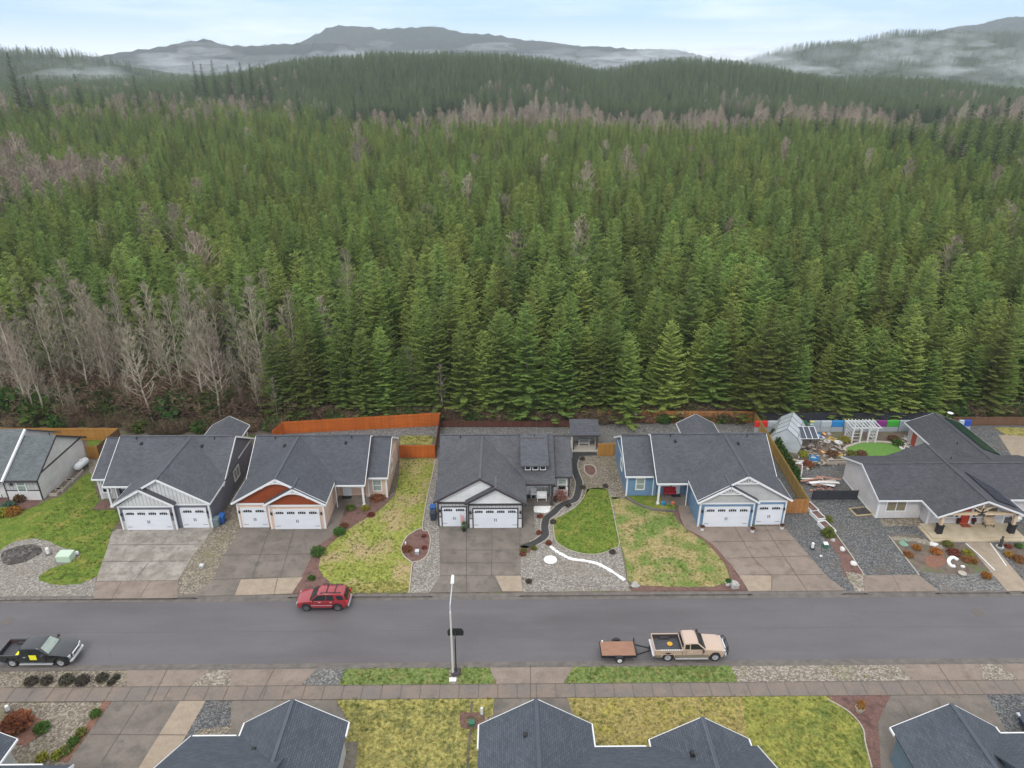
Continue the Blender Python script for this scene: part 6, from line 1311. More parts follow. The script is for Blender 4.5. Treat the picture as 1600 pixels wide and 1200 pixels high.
# white strip rail on the near bed side
b=MB(); b.box(-2.5,-.85,-.985,-.90,1.25,1.275); rl=sub('bed_rail',b,M['white'],TP)
b=MB(); 
for i in range(9): b.box(-2.4+i*.18,-2.32+i*.18,-.96,-.92,1.276,1.285)
sub('rail_slot',b,M['dark'],rl)
t=thing('rope_coil','yellow coil of rope lying in the tan pickup bed','rope',(tx-1.55,44.9,-.12+.83)); b=MB()
for k in range(3): b.lathe([(.13+.03*k,.0+.02*k),(.17+.03*k,.0+.02*k),(.17+.03*k,.04+.02*k),(.13+.03*k,.04+.02*k)],(0,0,0),16)
sub('coil',b,mat('yellow_rope',(.6,.33,.04),.8),t)
black=paint('black_truck_paint',(.012,.016,.020),rough=.2)
bx_=(G(20,1044,-.12)[0]+G(97,1042,-.12)[0])/2-.06
BP=pickup(bx_,44.70,'black crew cab pickup with a yellow paper in its window, parked at the left edge',black,crew=True)
yp=mat('yellow_paper',(.85,.80,.03),.7)
b=MB(); b.box(-.22,.36,-1.0,-.985,.72,1.20); o=b.build('notice',yp); o.location=(bx_-.1,44.70,0-.02); tag(o,'bright yellow paper on the near door of the black pickup','notice')
b=MB(); b.hexa([(-.25,-.5,.95),(.05,-.5,.95),(.05,.1,.95),(-.25,.1,.95),(-.2,-.5,1.0),(.1,-.5,1.0),(.1,.1,1.0),(-.2,.1,1.0)]); o=b.build('bag',yp); o.location=(bx_-1.5,44.4,-.12); tag(o,'yellow sheet lying in the bed of the black pickup','sheet')
# partly visible dark car at lower right
x,y=G(1592,1128); 
def car_small():
    t=thing('parked_car','dark blue car cut by the right edge near the lower right roof','car',(x+1.8,y-.6,.03),math.pi)
    pm=paint('navy_paint',(.012,.02,.05),rough=.25); hw=.88; wb=1.3
    pl=[(-2.1,.45),(-2.15,.7),(-2.05,.98),(.85,1.0),(1.9,.86),(2.12,.7),(2.14,.42)]+[(wb+.42,.32)]+arc(wb,.40,.33,0,math.pi)+[(wb-.42,.28),(-wb+.42,.28)]+arc(-wb,.40,.33,0,math.pi)+[(-wb-.42,.35)]
    o=loft(pl,body_slices(hw,.25,.05,.85,2.14)).build('body',pm,t); bevel(o,.025,2,40); smooth_(o)
    yf=cabin(.82,.30,.95,[(-1.95,.95),(-1.55,1.38),(-.1,1.46),(.2,1.42),(1.0,.97)],pm,t)
    for p in ([(.75,1.02),(.15,1.36),(-.35,1.38),(-.35,1.02)],[(-.42,1.02),(-.42,1.38),(-1.2,1.34),(-1.5,1.02)]): side_pane(t,p,yf)
    quad_pane(t,[(.96,-.7,1.0),(.96,.7,1.0),(.26,.6,1.42),(.26,-.6,1.42)]); quad_pane(t,[(-1.92,.68,1.0),(-1.92,-.68,1.0),(-1.58,-.58,1.36),(-1.58,.58,1.36)],'rear_window')
    for sx in (wb,-wb):
        for s in (-1,1): wheel(t,sx,s*.74,.32,.21,'steel',side=s)
    for s in (-1,1):
        b=MB(); b.box(1.9,2.13,s*.6-.16,s*.6+.16,.62,.78); sub('headlight',b,M['steel'],t)
car_small()
# utility trailer
def trailer():
    x0=G(939,1030)[0]+.0; x1=G(994,1030)[0]; xc=(x0+x1)/2; t=thing('utility_trailer','flat black trailer with brown plank deck hitched behind the tan pickup','trailer',(xc,44.72,-.12)); h=(x1-x0)/2; W_=.83
    b=MB(); b.box(-h,h,-W_,-W_+.06,.42,.60); b.box(-h,h,W_-.06,W_,.42,.60); b.box(-h,-h+.06,-W_+.06,W_-.06,.42,.60); b.box(h-.06,h,-W_+.06,W_-.06,.42,.60); sub('frame',b,M['black'],t)
    b=MB(); b.box(-h+.06,h-.06,-W_+.06,W_-.06,.52,.59); sub('deck',b,rowmat('deck_boards',(.30,.16,.105),(.37,.21,.145),(.12,.07,.05),4,.14,.8,mode='wall',vert=False,mortar=.08),t)
    b=MB()
    for i in range(12):
        yy=-W_+.08+i*(2*W_-.16)/11; 
        b.box(-h+.06,h-.06,yy-.05,yy+.05,.59,.598+.004*(i%2))
    sub('plank',b,mat('planks',(.33,.175,.115),.8,(.22,.12,.08),5,5,mapping=(.3,4,1)),t)
    hx=G(1019,1020)[0]-xc+.1
    for s in (-1,1): b=MB(); b.bar((h-.05,s*.6,.46),(hx,0,.50),.07,.09); sub('drawbar',b,M['black'],t)
    b=MB(); b.tube((hx-.35,.12,.05),(hx-.35,.12,.85),.035,.035,8); sub('jockey_stand',b,M['black'],t)
    b=MB(); b.box(hx-.02,hx+.25,-.05,.05,.46,.56); sub('coupling',b,M['black'],t)
    for s in (-1,1):
        wheel(t,-.12+.15,s*(W_+.16),.31,.18,'white',side=s)
        b=MB(); pr=arc(.03,.40,.31,.15,math.pi-.15,10)+arc(.03,.37,.31,math.pi-.15,.15,10); b.prism(pr,'y',min(s*(W_+.02),s*(W_+.28)),max(s*(W_+.02),s*(W_+.28))); sub('mudguard',b,M['black'],t)
    b=MB(); b.bar((h-.02,-W_,1.0),(h-.02,W_,1.0),.05,.05); b.bar((h-.02,-W_+.03,.6),(h-.02,-W_+.03,1.0),.05,.05); b.bar((h-.02,W_-.03,.6),(h-.02,W_-.03,1.0),.05,.05); sub('front_rail',b,M['black'],t)
    b=MB(); b.lathe([(.001,.6),(.07,.6),(.07,.75),(.001,.78)],(-h+.25,W_-.1,0),10); sub('marker_light',b,M['white'],t)
trailer()
# ================================================================ STREET LAMP and HOOP
x,y=G(708,1053)
t=thing('street_lamp','tall pale steel street lamp with an arm reaching over the street','street lamp',(x,y,0))
b=MB(); b.lathe([(.001,0),(.11,0),(.105,.1),(.09,.5),(.07,6.4),(.001,6.45)],(0,0,0),14); sub('pole',b,mat('lamp_steel',(.62,.60,.56),.5,metal=.2),t,smooth=False)
b=MB(); b.lathe([(.001,0),(.2,0),(.2,.06),(.001,.08)],(0,0,0),14); b.box(-.14,.14,-.14,.14,.08,.12); sub('base',b,M['kerb'],t)
b=MB(); b.tube((0,0,6.2),(-.02,.25,6.9),.07,.05,10); b.tube((-.02,.25,6.9),(.08,1.8,7.75),.05,.04,10); sub('arm',b,M['steel'],t)
b=MB(); b.hexa([(-.07,1.7,7.68),(.23,1.7,7.68),(.21,2.5,7.85),(-.05,2.5,7.85),(-.04,1.7,7.83),(.20,1.7,7.83),(.16,2.5,7.97),(0,2.5,7.97)]); o=sub('lamp_head',b,M['white'],t); bevel(o,.03)
b=MB(); b.box(.0,.16,1.95,2.4,7.70,7.74); sub('lens',b,M['steel'],t)
x,y=G(713,1049)
t=thing('basketball_hoop','portable basketball hoop with a dark backboard beside the street lamp','basketball hoop',(x,y,.02))
b=MB(); b.hexa([(-.38,-.55,0),(.38,-.55,0),(.38,.35,0),(-.38,.35,0),(-.30,-.45,.22),(.30,-.45,.22),(.28,.2,.16),(-.28,.2,.16)]); o=sub('base',b,M['dark'],t); bevel(o,.04)
b=MB(); b.tube((0,-.2,.1),(0,.15,3.3),.055,.05,10); b.bar((0,.15,3.2),(0,.75,3.55),.05,.06); b.bar((0,.15,2.9),(0,.75,3.2),.05,.06); sub('pole',b,M['black'],t)
b=MB(); b.prism([(-.62,3.05),(.62,3.05),(.66,3.45),(.5,3.78),(-.5,3.78),(-.66,3.45)],'y',.75,.80); sub('backboard',b,M['black'],t)
b=MB(); b.prism([(-.60,3.07),(.60,3.07),(.64,3.45),(.48,3.76),(-.48,3.76),(-.64,3.45)],'y',.801,.815); sub('board_face',b,M['steel'],t)
b=MB()
for i in range(16):
    a0=i*math.pi/8;a1=a0+math.pi/8; b.tube((.23*math.cos(a0),1.07+.23*math.sin(a0),3.05),(.23*math.cos(a1),1.07+.23*math.sin(a1),3.05),.012,.012,6)
sub('rim',b,mat('rim_orange',(.6,.15,.03),.5),t)
# ================================================================ TREES
def arr_mesh(name,V,F,m,smooth=False):
    me=bpy.data.meshes.new(name); me.from_pydata(V,[],F); me.materials.append(m); me.update(); return me
def conifer_meshes(seed,H,Rb,low=.04,gap=.46,nb=7,droop=.0,m='needle',rag=.25,sl=.27):
    rr=random.Random(seed); V=[];F=[]
    lean=(rr.uniform(-.02,.02),rr.uniform(-.02,.02))
    h=low*H+.3; az=0; side=[rr.uniform(.8,1.15) for _ in range(8)]
    while h<H-.15:
        t=h/H; k=max(4,int((nb+1)*(1-.30*t)))
        prof=(1-t)**.60*min(1,.80+t*2.2)
        for i in range(k):
            az+=2.399+rr.uniform(-.3,.3)
            Lb=Rb*prof*rr.uniform(1-rag,1+rag*.6)*side[int((az%6.283)/6.284*8)]+.12
            el=R(-10+52*t**.9+rr.uniform(-13,13))-droop
            dx,dy=math.cos(az),math.sin(az); hh=h+rr.uniform(-.22,.22)
            n=max(3,int(Lb/sl)); bx,by=lean[0]*hh,lean[1]*hh
            for j in range(n):
                s=(j+.6)/n; d=Lb*s
                z=hh+d*math.tan(el)*(1-.25*s)+.16*Lb*s*s-(.05*Lb*(1-t))*math.sin(s*3.14)
                x=bx+dx*d; y=by+dy*d
                w=(.22+.50*Lb*.42*(1-s*.75))*rr.uniform(.75,1.2); w=min(w*1.0,1.0)
                for sg in (-1,1):
                    a=az+sg*R(rr.uniform(42,72)); ex,ey=math.cos(a),math.sin(a)
                    px,py=-ey,ex; bw=.115+.10*w; dz=rr.uniform(-.16,.10)*w+.02
                    n0=len(V)
                    V+= [(x-px*bw*.5,y-py*bw*.5,z),(x+px*bw*.5,y+py*bw*.5,z),(x+ex*w*.6+px*bw*.62,y+ey*w*.6+py*bw*.62,z+dz*.5-rr.uniform(0,.10)),(x+ex*w,y+ey*w,z+dz),(x+ex*w*.55-px*bw*.62,y+ey*w*.55-py*bw*.62,z+dz*.5-rr.uniform(0,.10))]
                    F.append((n0,n0+1,n0+2,n0+3,n0+4))
                if rr.random()<.6:
                    n0=len(V); q=.16+.16*(1-s); a=az+rr.uniform(-.7,.7)
                    V+=[(x,y,z+.02),(x+math.cos(a)*q*1.6,y+math.sin(a)*q*1.6,z+q*rr.uniform(.1,.9)),(x-math.sin(a)*q*.5,y+math.cos(a)*q*.5,z+q*.2)]; F.append((n0,n0+1,n0+2))
        h+=gap*1.15*rr.uniform(.8,1.25)*(1-.30*t)
    # leader
    for i in range(5):
        n0=len(V); a=i*1.256; V+=[(lean[0]*H,lean[1]*H,H+.5),(lean[0]*H+.12*math.cos(a),lean[1]*H+.12*math.sin(a),H-.35),(lean[0]*H+.12*math.cos(a+1),lean[1]*H+.12*math.sin(a+1),H-.35)]; F.append((n0,n0+1,n0+2))
    crown=arr_mesh('crown',V,F,M[m])
    b=MB(); b.tube((0,0,-.3),(lean[0]*H*.5,lean[1]*H*.5,H*.5),.012*H,.008*H,7); b.tube((lean[0]*H*.5,lean[1]*H*.5,H*.5),(lean[0]*H,lean[1]*H,H),.008*H,.01,6)
    trunk=arr_mesh('trunk',b.v,b.f,M['bark_t'])
    return crown,trunk
def bare_meshes(seed,H,spread,m='alder',dens=1.0,low=.28,twigs=4,thick=1.0):
    rr=random.Random(seed); B=MB()
    ax=[]; x=y=0; n=10
    ld=(rr.uniform(-.04,.04),rr.uniform(-.04,.04))
    for i in range(n+1):
        z=H*i/n; ax.append(Vector((x,y,z))); x+=ld[0]*H/n+rr.uniform(-.14,.14); y+=ld[1]*H/n+rr.uniform(-.14,.14)
    T=MB(); rad=lambda z: (.010*H*(1-z/H)**.8+.015)*thick
    for i in range(n): T.tube(ax[i]-Vector((0,0,.3 if i==0 else 0)),ax[i+1],rad(ax[i].z),rad(ax[i+1].z),6,False)
    def seg(p,q,r0,r1): B.tube(p,q,r0,r1,3,False)
    nb=int(34*dens)
    for i in range(nb):
        t=low+(1-low)*((i+rr.random())/nb)**.9; z=t*H; k=min(n-1,int(t*n)); p=ax[k].lerp(ax[k+1],t*n-k)
        a=i*2.399+rr.uniform(-.4,.4); el=R(rr.uniform(18,42)+28*t); Lb=spread*(1.08-t)**.6*rr.uniform(.7,1.1)*min(1,.6+t)
        d=Vector((math.cos(a)*math.cos(el),math.sin(a)*math.cos(el),math.sin(el))); pts=[p]
        for s in range(4):
            d=(d+Vector((rr.uniform(-.18,.18),rr.uniform(-.18,.18),rr.uniform(-.02,.20)))).normalized(); pts.append(pts[-1]+d*Lb/4)
        r0=(.018+.010*Lb)*thick
        for s in range(4): seg(pts[s],pts[s+1],r0*(1-s*.2),r0*(.8-s*.2)+.006)
        for j in range(6):
            s=rr.uniform(.25,1)*4; kk=min(3,int(s)); q=pts[kk].lerp(pts[kk+1],s-kk); dd=(pts[kk+1]-pts[kk]).normalized()
            e=(dd+Vector((rr.uniform(-.8,.8),rr.uniform(-.8,.8),rr.uniform(-.2,.7)))).normalized(); L2=Lb*.36*rr.uniform(.6,1.2); q2=q+e*L2
            seg(q,q2,.016*thick,.009*thick)
            for u in range(twigs):
                v=q.lerp(q2,rr.uniform(.2,1)); g=(e+Vector((rr.uniform(-.8,.8),rr.uniform(-.8,.8),rr.uniform(-.3,.8)))).normalized()*rr.uniform(.3,.75)
                n0=len(B.v); w=g.orthogonal().normalized()*.014*thick; B.add([v-w,v+w,v+g],[(0,1,2)])
                w2=g.cross(w).normalized()*.014*thick; B.add([v-w2,v+w2,v+g],[(0,1,2)])
    return arr_mesh('crown',B.v,B.f,M[m]),arr_mesh('trunk',T.v,T.f,M[m])
CONI=[conifer_meshes(s,H,Rb,low,gap,nb,droop,rag=rag) for s,H,Rb,low,gap,nb,droop,rag in
 [(1,16.5,3.5,.02,.52,8,0,.25),(2,17.5,3.3,.02,.50,8,.05,.2),(3,15.5,3.7,.02,.50,8,0,.3),(4,18,3.5,.06,.54,8,.08,.3),(5,14.5,3.3,.01,.48,8,-.03,.22),(6,17,3.1,.02,.48,7,.03,.3),(7,16,3.7,.02,.54,8,.05,.35)]]
DARK=[conifer_meshes(s,H,Rb,.04,.62,9,.06,'needle_d',.35,.36) for s,H,Rb in [(21,26,5.2),(22,24,4.6),(23,28,5.4)]]
BARE=[bare_meshes(s,H,sp,thick=.9,dens=1.15,twigs=5) for s,H,sp in [(31,15,4.0),(32,17,4.4),(33,13,3.6),(34,16,3.8)]]
RIDG=[conifer_meshes(s,H,Rb,.03,.66,8,.04,'needle_r',.35,.42) for s,H,Rb in [(61,16,3.6),(62,17,3.3),(63,15,3.7)]]
BFAR=[bare_meshes(s,H,sp,'alder_far',1.3,.22,6,2.4) for s,H,sp in [(41,15,6.4),(42,12,6.6),(43,17,6.0)]]
BRSH=[]
for s in (51,52,53):
    me=leafmesh('undergrowth_clump',s,1.5,1.7,420,.42,twig=True); 
    rr=random.Random(s); V=[];F=[]
    for i in range(230):
        a=rr.uniform(0,6.28); r0=rr.uniform(0,1.0); e=R(rr.uniform(40,88)); L_=rr.uniform(.7,2.1); p=Vector((r0*math.cos(a),r0*math.sin(a),0)); a2=a+rr.uniform(-.8,.8)
        q=p+Vector((math.cos(a2)*math.cos(e),math.sin(a2)*math.cos(e),math.sin(e)))*L_; w=(q-p).orthogonal().normalized()*.022; n0=len(V); V+=[tuple(p-w),tuple(p+w),tuple(q)]; F.append((n0,n0+1,n0+2))
        for _ in range(4):
            v=p.lerp(q,rr.uniform(.4,1)); g=Vector((rr.uniform(-1,1),rr.uniform(-1,1),rr.uniform(-.3,.9))).normalized()*rr.uniform(.2,.5); w=g.orthogonal().normalized()*.02; n0=len(V); V+=[tuple(v-w),tuple(v+w),tuple(v+g)]; F.append((n0,n0+1,n0+2))
    BRSH.append(arr_mesh('undergrowth_clump',V,F,M['brush'])); bpy.data.meshes.remove(me)
# placement
P=[] # x,y,scale,kind
rp=random.Random(99)
def gz(x,y): return float(hgt(x,y))
bare_zone=lambda x,y: (x<-30 and y<98+max(0,(-30-x))*.10)
def pinkish(x,y): return ((x+139)/24)**2+((y-215)/36)**2<1 or ((x+190)/22)**2+((y-260)/30)**2<1
def vnoise(x,y): return math.sin(x*.045+1.3)+math.sin(y*.06-x*.02+.7)+math.sin((x+y)*.11)*.5
PL=[]
y=87.2; row=0
while y<560:
    sp=4.9 if y<130 else 5.1 if y<250 else 5.3
    xm=.80*y+22; x=-xm+rp.uniform(0,sp)
    while x<xm:
        px=x+rp.uniform(-1.2,1.2); py=y+rp.uniform(-1.3,1.3)
        fr=86.4+.9*math.sin(px*.7)+(.6 if px>-6 else 1.6 if px>-28 else 5.5)
        back=400+25*math.sin(px*.012+2)+14*math.sin(px*.05)+(40 if px>150 else 0)+(90 if px<-120 else 0)
        if px>60 and py<96: fr=88.5
        if py>fr and py<back and not bare_zone(px,py) and not pinkish(px,py):
            s=rp.uniform(.84,1.10)*(.93 if py<98 else 1)*(1+.05*vnoise(px,py)/2.5)
            if vnoise(px*1.7,py*1.3)<-1.9: s*=.8
            s*= .90 if rp.random()<.15 else 1
            PL.append([px,py,s,'c'])
        x+=sp*rp.uniform(.85,1.15)
    y+=sp*.88
for x in np.arange(-29,78,2.9):
    x=float(x)+rp.uniform(-.9,.9); lim=(88.6 if 6<x<36 else 87.6) if x>-6 else 88.4
    if x>60: lim=88.5
    PL.append([x,lim+rp.uniform(0,.9),rp.uniform(.42,.95),'c'])
PL.sort(key=lambda q:q[1]-0.0)
vis=lambda q: abs(q[0])<.74*q[1]+4
near=[q for q in PL if vis(q)][:262]; ids=set(id(q) for q in near)
rest=[q for q in PL if id(q) not in ids]
def zone(x,y):
    if x<-30: return 'standing among the bare trees behind the white and grey houses'
    if x<-8: return 'in the front rows behind the orange fence'
    if x<12: return 'in the front rows behind the low dark red fence'
    if x<34: return 'in the front rows behind the brown fence with ornaments'
    return 'in the front rows behind the black mesh fence'
SRC={}
def put_tree(kind,i,x,y,s,label,name,cat,group,rz=None,z=None):
    lib={'c':CONI,'d':DARK,'b':BARE,'f':BFAR,'r':RIDG}[kind]; i%=len(lib)
    t=thing(name,label,cat,(x,y,(gz(x,y) if z is None else z)),rp.uniform(0,6.28) if rz is None else rz,group)
    wx_=rp.uniform(1.0,1.2) if kind=='c' else rp.uniform(.95,1.07); t.scale=(s*wx_,s*wx_*rp.uniform(.95,1.05),s)
    o=None
    for nm,me in (('crown',lib[i][0]),('trunk',lib[i][1])):
        o=bpy.data.objects.new(nm,me); COL.objects.link(o); o.parent=t
        SRC.setdefault((kind,i),{}).setdefault(nm,o)
    return t
ORD='first second third fourth fifth sixth seventh eighth ninth tenth eleventh twelfth thirteenth fourteenth fifteenth sixteenth seventeenth eighteenth nineteenth twentieth'.split()
FL={}
for q in sorted([q for q in near if q[1]<91 and q[0]>-30],key=lambda q:q[0]):
    z_=zone(q[0],q[1]).replace('in the front rows ',''); FL.setdefault(z_,[]).append(q)
LB={id(q):'%s conifer from the left in the foremost row %s'%(ORD[i],z_) for z_,L_ in FL.items() for i,q in enumerate(L_) if i<20}
for n,q in enumerate(near):
    x,y,s,k=q
    put_tree('c',rp.randrange(7) if n>7 else n,x,y,s,LB.get(id(q),'green conifer '+zone(x,y).replace('front rows','rows behind the foremost one')),'conifer','conifer','conifers in the front rows of the plantation')
# lone conifers in the bare zone
for px,py,s in ((300,600,.75),(440,655,.8),(140,560,.8),(330,560,.9),(90,610,.6),(410,610,.85)):
    x,y=G(px,py); y=min(y,104); put_tree('c',int(px),x,y,s,'green conifer standing among the bare trees behind the white and grey houses','conifer','conifer','conifers in the front rows of the plantation')
# bare trees, near
BT=[(-77,95),(-72,92),(-70,99),(-66,90),(-64,96),(-61,101),(-59,91),(-56,95),(-54,99),(-51,90),(-50,95),(-47,102),(-46,91),(-43,96),(-41,90),(-40,100),(-37,93),(-35,97),(-33,91),(-31,98),(-58,106),(-68,107),(-45,107),(-37,105),(-74,103),(-80,90),(-82,98),(-63,87.5),(-49,87),(-39,86.8)]
BT+=[(rp.uniform(-84,-31),rp.uniform(87,104)) for _ in range(42)]
for n,(x,y) in enumerate(BT):
    put_tree('b',n,x+rp.uniform(-1,1),y+rp.uniform(-1,1),rp.uniform(.72,1.05),'leafless pale grey tree in the stand behind the white and grey houses','bare_tree','bare tree','leafless trees behind the left houses')
for px,py,ys,s,lab in ((905,430,118,1.12,'leafless pinkish grey tree rising among the conifers above the small shed'),(1042,560,92,.82,'leafless tree between conifers behind the blue house'),(500,560,93,1.0,'leafless pale tree left of the big conifers behind the orange fence'),(545,470,105,1.1,'leafless tree top above the conifers behind the orange fence'),(640,600,90,.62,'slim bare trunk in the dark gap behind the orange fence'),(683,640,88,.5,'small white barked snag behind the end of the orange fence'),(752,640,89,.55,'small bare tree behind the low dark red fence'),(430,620,90,.6,'small bare tree beside the orange fence corner'),(1350,470,130,.7,'leafless tree top among conifers above the pergola'),(380,290,230,1.0,'pale bare snag high in the plantation at left')):
    xw=(px-800)/CF*(ys*_cp+30*_sp)+ys*_sy; put_tree('b',int(px),xw,ys,s,lab,'bare_tree','bare tree','single leafless trees among the conifers')
# tall dark conifers standing out at the back
DT=[(16,83,420,'tall dark conifer with layered limbs at the left edge of the skyline'),(40,120,400,'dark conifer right of the one at the left edge'),(64,118,410,'brownish wide conifer near the left edge'),(121,116,430,'dark conifer alone in the mist at left'),(211,119,440,'dark conifer below the left hills'),(250,142,430,'dark conifer in the far row, left'),(160,145,425,'dark conifer in the far row, far left'),(304,97,620,'dark pointed conifer in the hilltop clump, leftmost'),(316,100,630,'dark pointed conifer in the hilltop clump, second'),(331,94,620,'dark pointed conifer in the hilltop clump, third'),(356,101,600,'dark conifer right of the hilltop clump'),(376,98,600,'tall dark conifer at the right of the hilltop clump'),(390,100,590,'dark conifer beside the tall one right of the hilltop clump'),(418,103,560,'dark conifer at the end of the hilltop clump'),(405,120,520,'dark conifer below the end of the hilltop clump'),(340,125,500,'dark conifer below the hilltop clump'),(466,143,440,'dark conifer in the bare band, left of centre'),(515,150,440,'dark conifer in the bare band between two others'),(552,150,430,'dark conifer in the bare band below the ridge'),(677,138,405,'single dark conifer standing before the bare trees, centre'),(1582,155,240,'very tall dark conifer at the right edge'),(1548,172,250,'dark conifer left of the very tall one at the right edge'),(1522,165,265,'tall dark conifer in the right group'),(1492,180,270,'dark conifer with thin limbs in the right group'),(1470,172,290,'slender dark conifer in the right group'),(1437,164,300,'tall dark conifer at the left of the right group'),(1405,182,310,'dark conifer left of the right group'),(1355,172,350,'dark conifer in the far row at right'),(1310,165,370,'tall dark conifer in the far row at right'),(1280,175,370,'wide dark conifer in the far row at right'),(1241,175,375,'dark conifer beside the one right of centre'),(1225,169,370,'dark conifer in the far row, right of centre'),(1170,182,380,'small dark conifer in the far row, right of centre'),(1605,175,255,'dark conifer cut by the right edge')]
for px,yt,Yd,lab in DT:
    v_=(yt-600)/CF; k_=Yd/(_cp-v_*_sp); zt=CH-k_*(_sp+v_*_cp); xw=(px-800)/CF*k_+Yd*_sy; ii=int(px)%3; Hh=(26,24,28)[ii]
    s_=(zt-gz(xw,Yd))/Hh; o=put_tree('d',ii,xw,Yd,s_,lab,'dark_conifer','conifer','tall dark conifers above the plantation'); w_=min(max(s_,.8),1.2); o.scale=(w_,w_,s_)
for i,(px,yt,Yd) in enumerate(((581,80,930),(594,81,935),(612,82,935))):
    v_=(yt-600)/CF; k_=Yd/(_cp-v_*_sp); zt=CH-k_*(_sp+v_*_cp); xw=(px-800)/CF*k_+Yd*_sy; s_=max(.8,(zt-gz(xw,Yd))/16)
    put_tree('r',i,xw,Yd,s_,'conifer standing tall on the crest of the middle ridge, %s of three'%('left','middle','right')[i],'conifer','conifer','conifers on the ridge crest')
# ---- scattered rest of the woods as single objects
def scatter(name,pts,srcs,label,cat):
    "pts: x,y,z,scale,rot ; instances of the tree meshes on the points of one mesh"
    me=bpy.data.meshes.new(name); me.from_pydata([p[:3] for p in pts],[],[])
    for nm,k in (('sc',3),('rz',4)):
        a=me.attributes.new(nm,'FLOAT','POINT'); a.data.foreach_set('value',[p[k] for p in pts])
    a=me.attributes.new('ix','INT','POINT'); a.data.foreach_set('value',[i*7919%97 for i in range(len(pts))])
    o=bpy.data.objects.new(name,me); COL.objects.link(o)
    ng=bpy.data.node_groups.new(name,'GeometryNodeTree')
    ng.interface.new_socket('Geometry',in_out='INPUT',socket_type='NodeSocketGeometry'); ng.interface.new_socket('Geometry',in_out='OUTPUT',socket_type='NodeSocketGeometry')
    N=ng.nodes.new; l=ng.links.new
    gi=N('NodeGroupInput'); go=N('NodeGroupOutput'); ip=N('GeometryNodeInstanceOnPoints'); jn=N('GeometryNodeJoinGeometry')
    for pair in srcs:
        j2=N('GeometryNodeJoinGeometry')
        for ob in pair:
            oi=N('GeometryNodeObjectInfo'); oi.inputs[0].default_value=ob; oi.transform_space='ORIGINAL'; l(oi.outputs['Geometry'],j2.inputs[0])
        g2=N('GeometryNodeGeometryToInstance'); l(j2.outputs[0],g2.inputs[0]); l(g2.outputs[0],jn.inputs[0])
    def at(nm,ty='FLOAT'):
        q=N('GeometryNodeInputNamedAttribute'); q.data_type=ty; q.inputs[0].default_value=nm; return q.outputs[0]
    cb=N('ShaderNodeCombineXYZ'); l(at('rz'),cb.inputs[2]); cs=N('ShaderNodeCombineXYZ')
    s_=at('sc'); 
    for i in range(3): l(s_,cs.inputs[i])
    l(gi.outputs[0],ip.inputs['Points']); l(jn.outputs[0],ip.inputs['Instance']); ip.inputs['Pick Instance'].default_value=True
    l(at('ix','INT'),ip.inputs['Instance Index'])
    try: l(cb.outputs[0],ip.inputs['Rotation'])
    except Exception: pass
    l(cs.outputs[0],ip.inputs['Scale']); l(ip.outputs[0],go.inputs[0])
    md=o.modifiers.new('scatter','NODES'); md.node_group=ng
    return tag(o,label,cat,kind='stuff')
def S(kind): return [(SRC[(kind,i)]['crown'],SRC[(kind,i)]['trunk']) for i in range({'c':7,'d':3,'b':4,'r':3}[kind]) if (kind,i) in SRC]
scatter('conifer_forest',[(x,y,gz(x,y),s,rp.uniform(0,6.28)) for x,y,s,k in rest],S('c'),'dense green conifer plantation stretching from the front rows to the bare band','forest')
# bare band: first a few individuals give the far source meshes
for i,(px,Yd,s) in enumerate([(735,430,1.0),(800,440,1.15),(932,425,1.2),(980,445,1.0),(1050,440,1.0),(1080,450,1.1),(1430,430,1.1),(1555,430,1.0),(822,470,1.0)]):
    xw=(px-800)/CF*(Yd*_cp+25*_sp)+Yd*_sy
    put_tree('f',i,xw,Yd,s,['crooked bare tree in the far band, %s'%q for q in ('left of centre','just left of centre','tall one right of centre','second right of centre','left of the pair','right of the pair','far right','near the right edge','behind the centre ones')][i],'bare_tree','bare tree','standout bare trees in the far band')
FS=[(SRC[('f',i)]['crown'],SRC[('f',i)]['trunk']) for i in range(3)]
pts=[]
for _ in range(3400):
    y=rp.uniform(385,760); x=rp.uniform(-.85*y,.85*y); 
    b0=405+20*math.sin(x*.013); n_=vnoise(x*.7,y*.9)
    if y<b0-12 or (y>450 and n_<-.1) or (y>540 and n_<.75) or (y>640 and n_<1.3): continue
    if x<-60 and n_<.0: continue
    pts.append((x,y,gz(x,y),rp.uniform(.65,1.15),rp.uniform(0,6.28)))
for _ in range(260):
    a=rp.uniform(0,6.28); q=math.sqrt(rp.random()); 
    x,y=((-139+24*q*math.cos(a),215+36*q*math.sin(a)) if rp.random()<.6 else (-190+22*q*math.cos(a),260+30*q*math.sin(a)))
    pts.append((x,y,gz(x,y),rp.uniform(.8,1.1),rp.uniform(0,6.28)))
for _ in range(60):
    y=rp.uniform(120,380); x=rp.uniform(-.75*y,.75*y); pts.append((x,y,gz(x,y),rp.uniform(.9,1.15),rp.uniform(0,6.28)))
scatter('bare_woodland',pts,FS,'pinkish brown band of leafless trees between the plantation and the ridge','woodland')
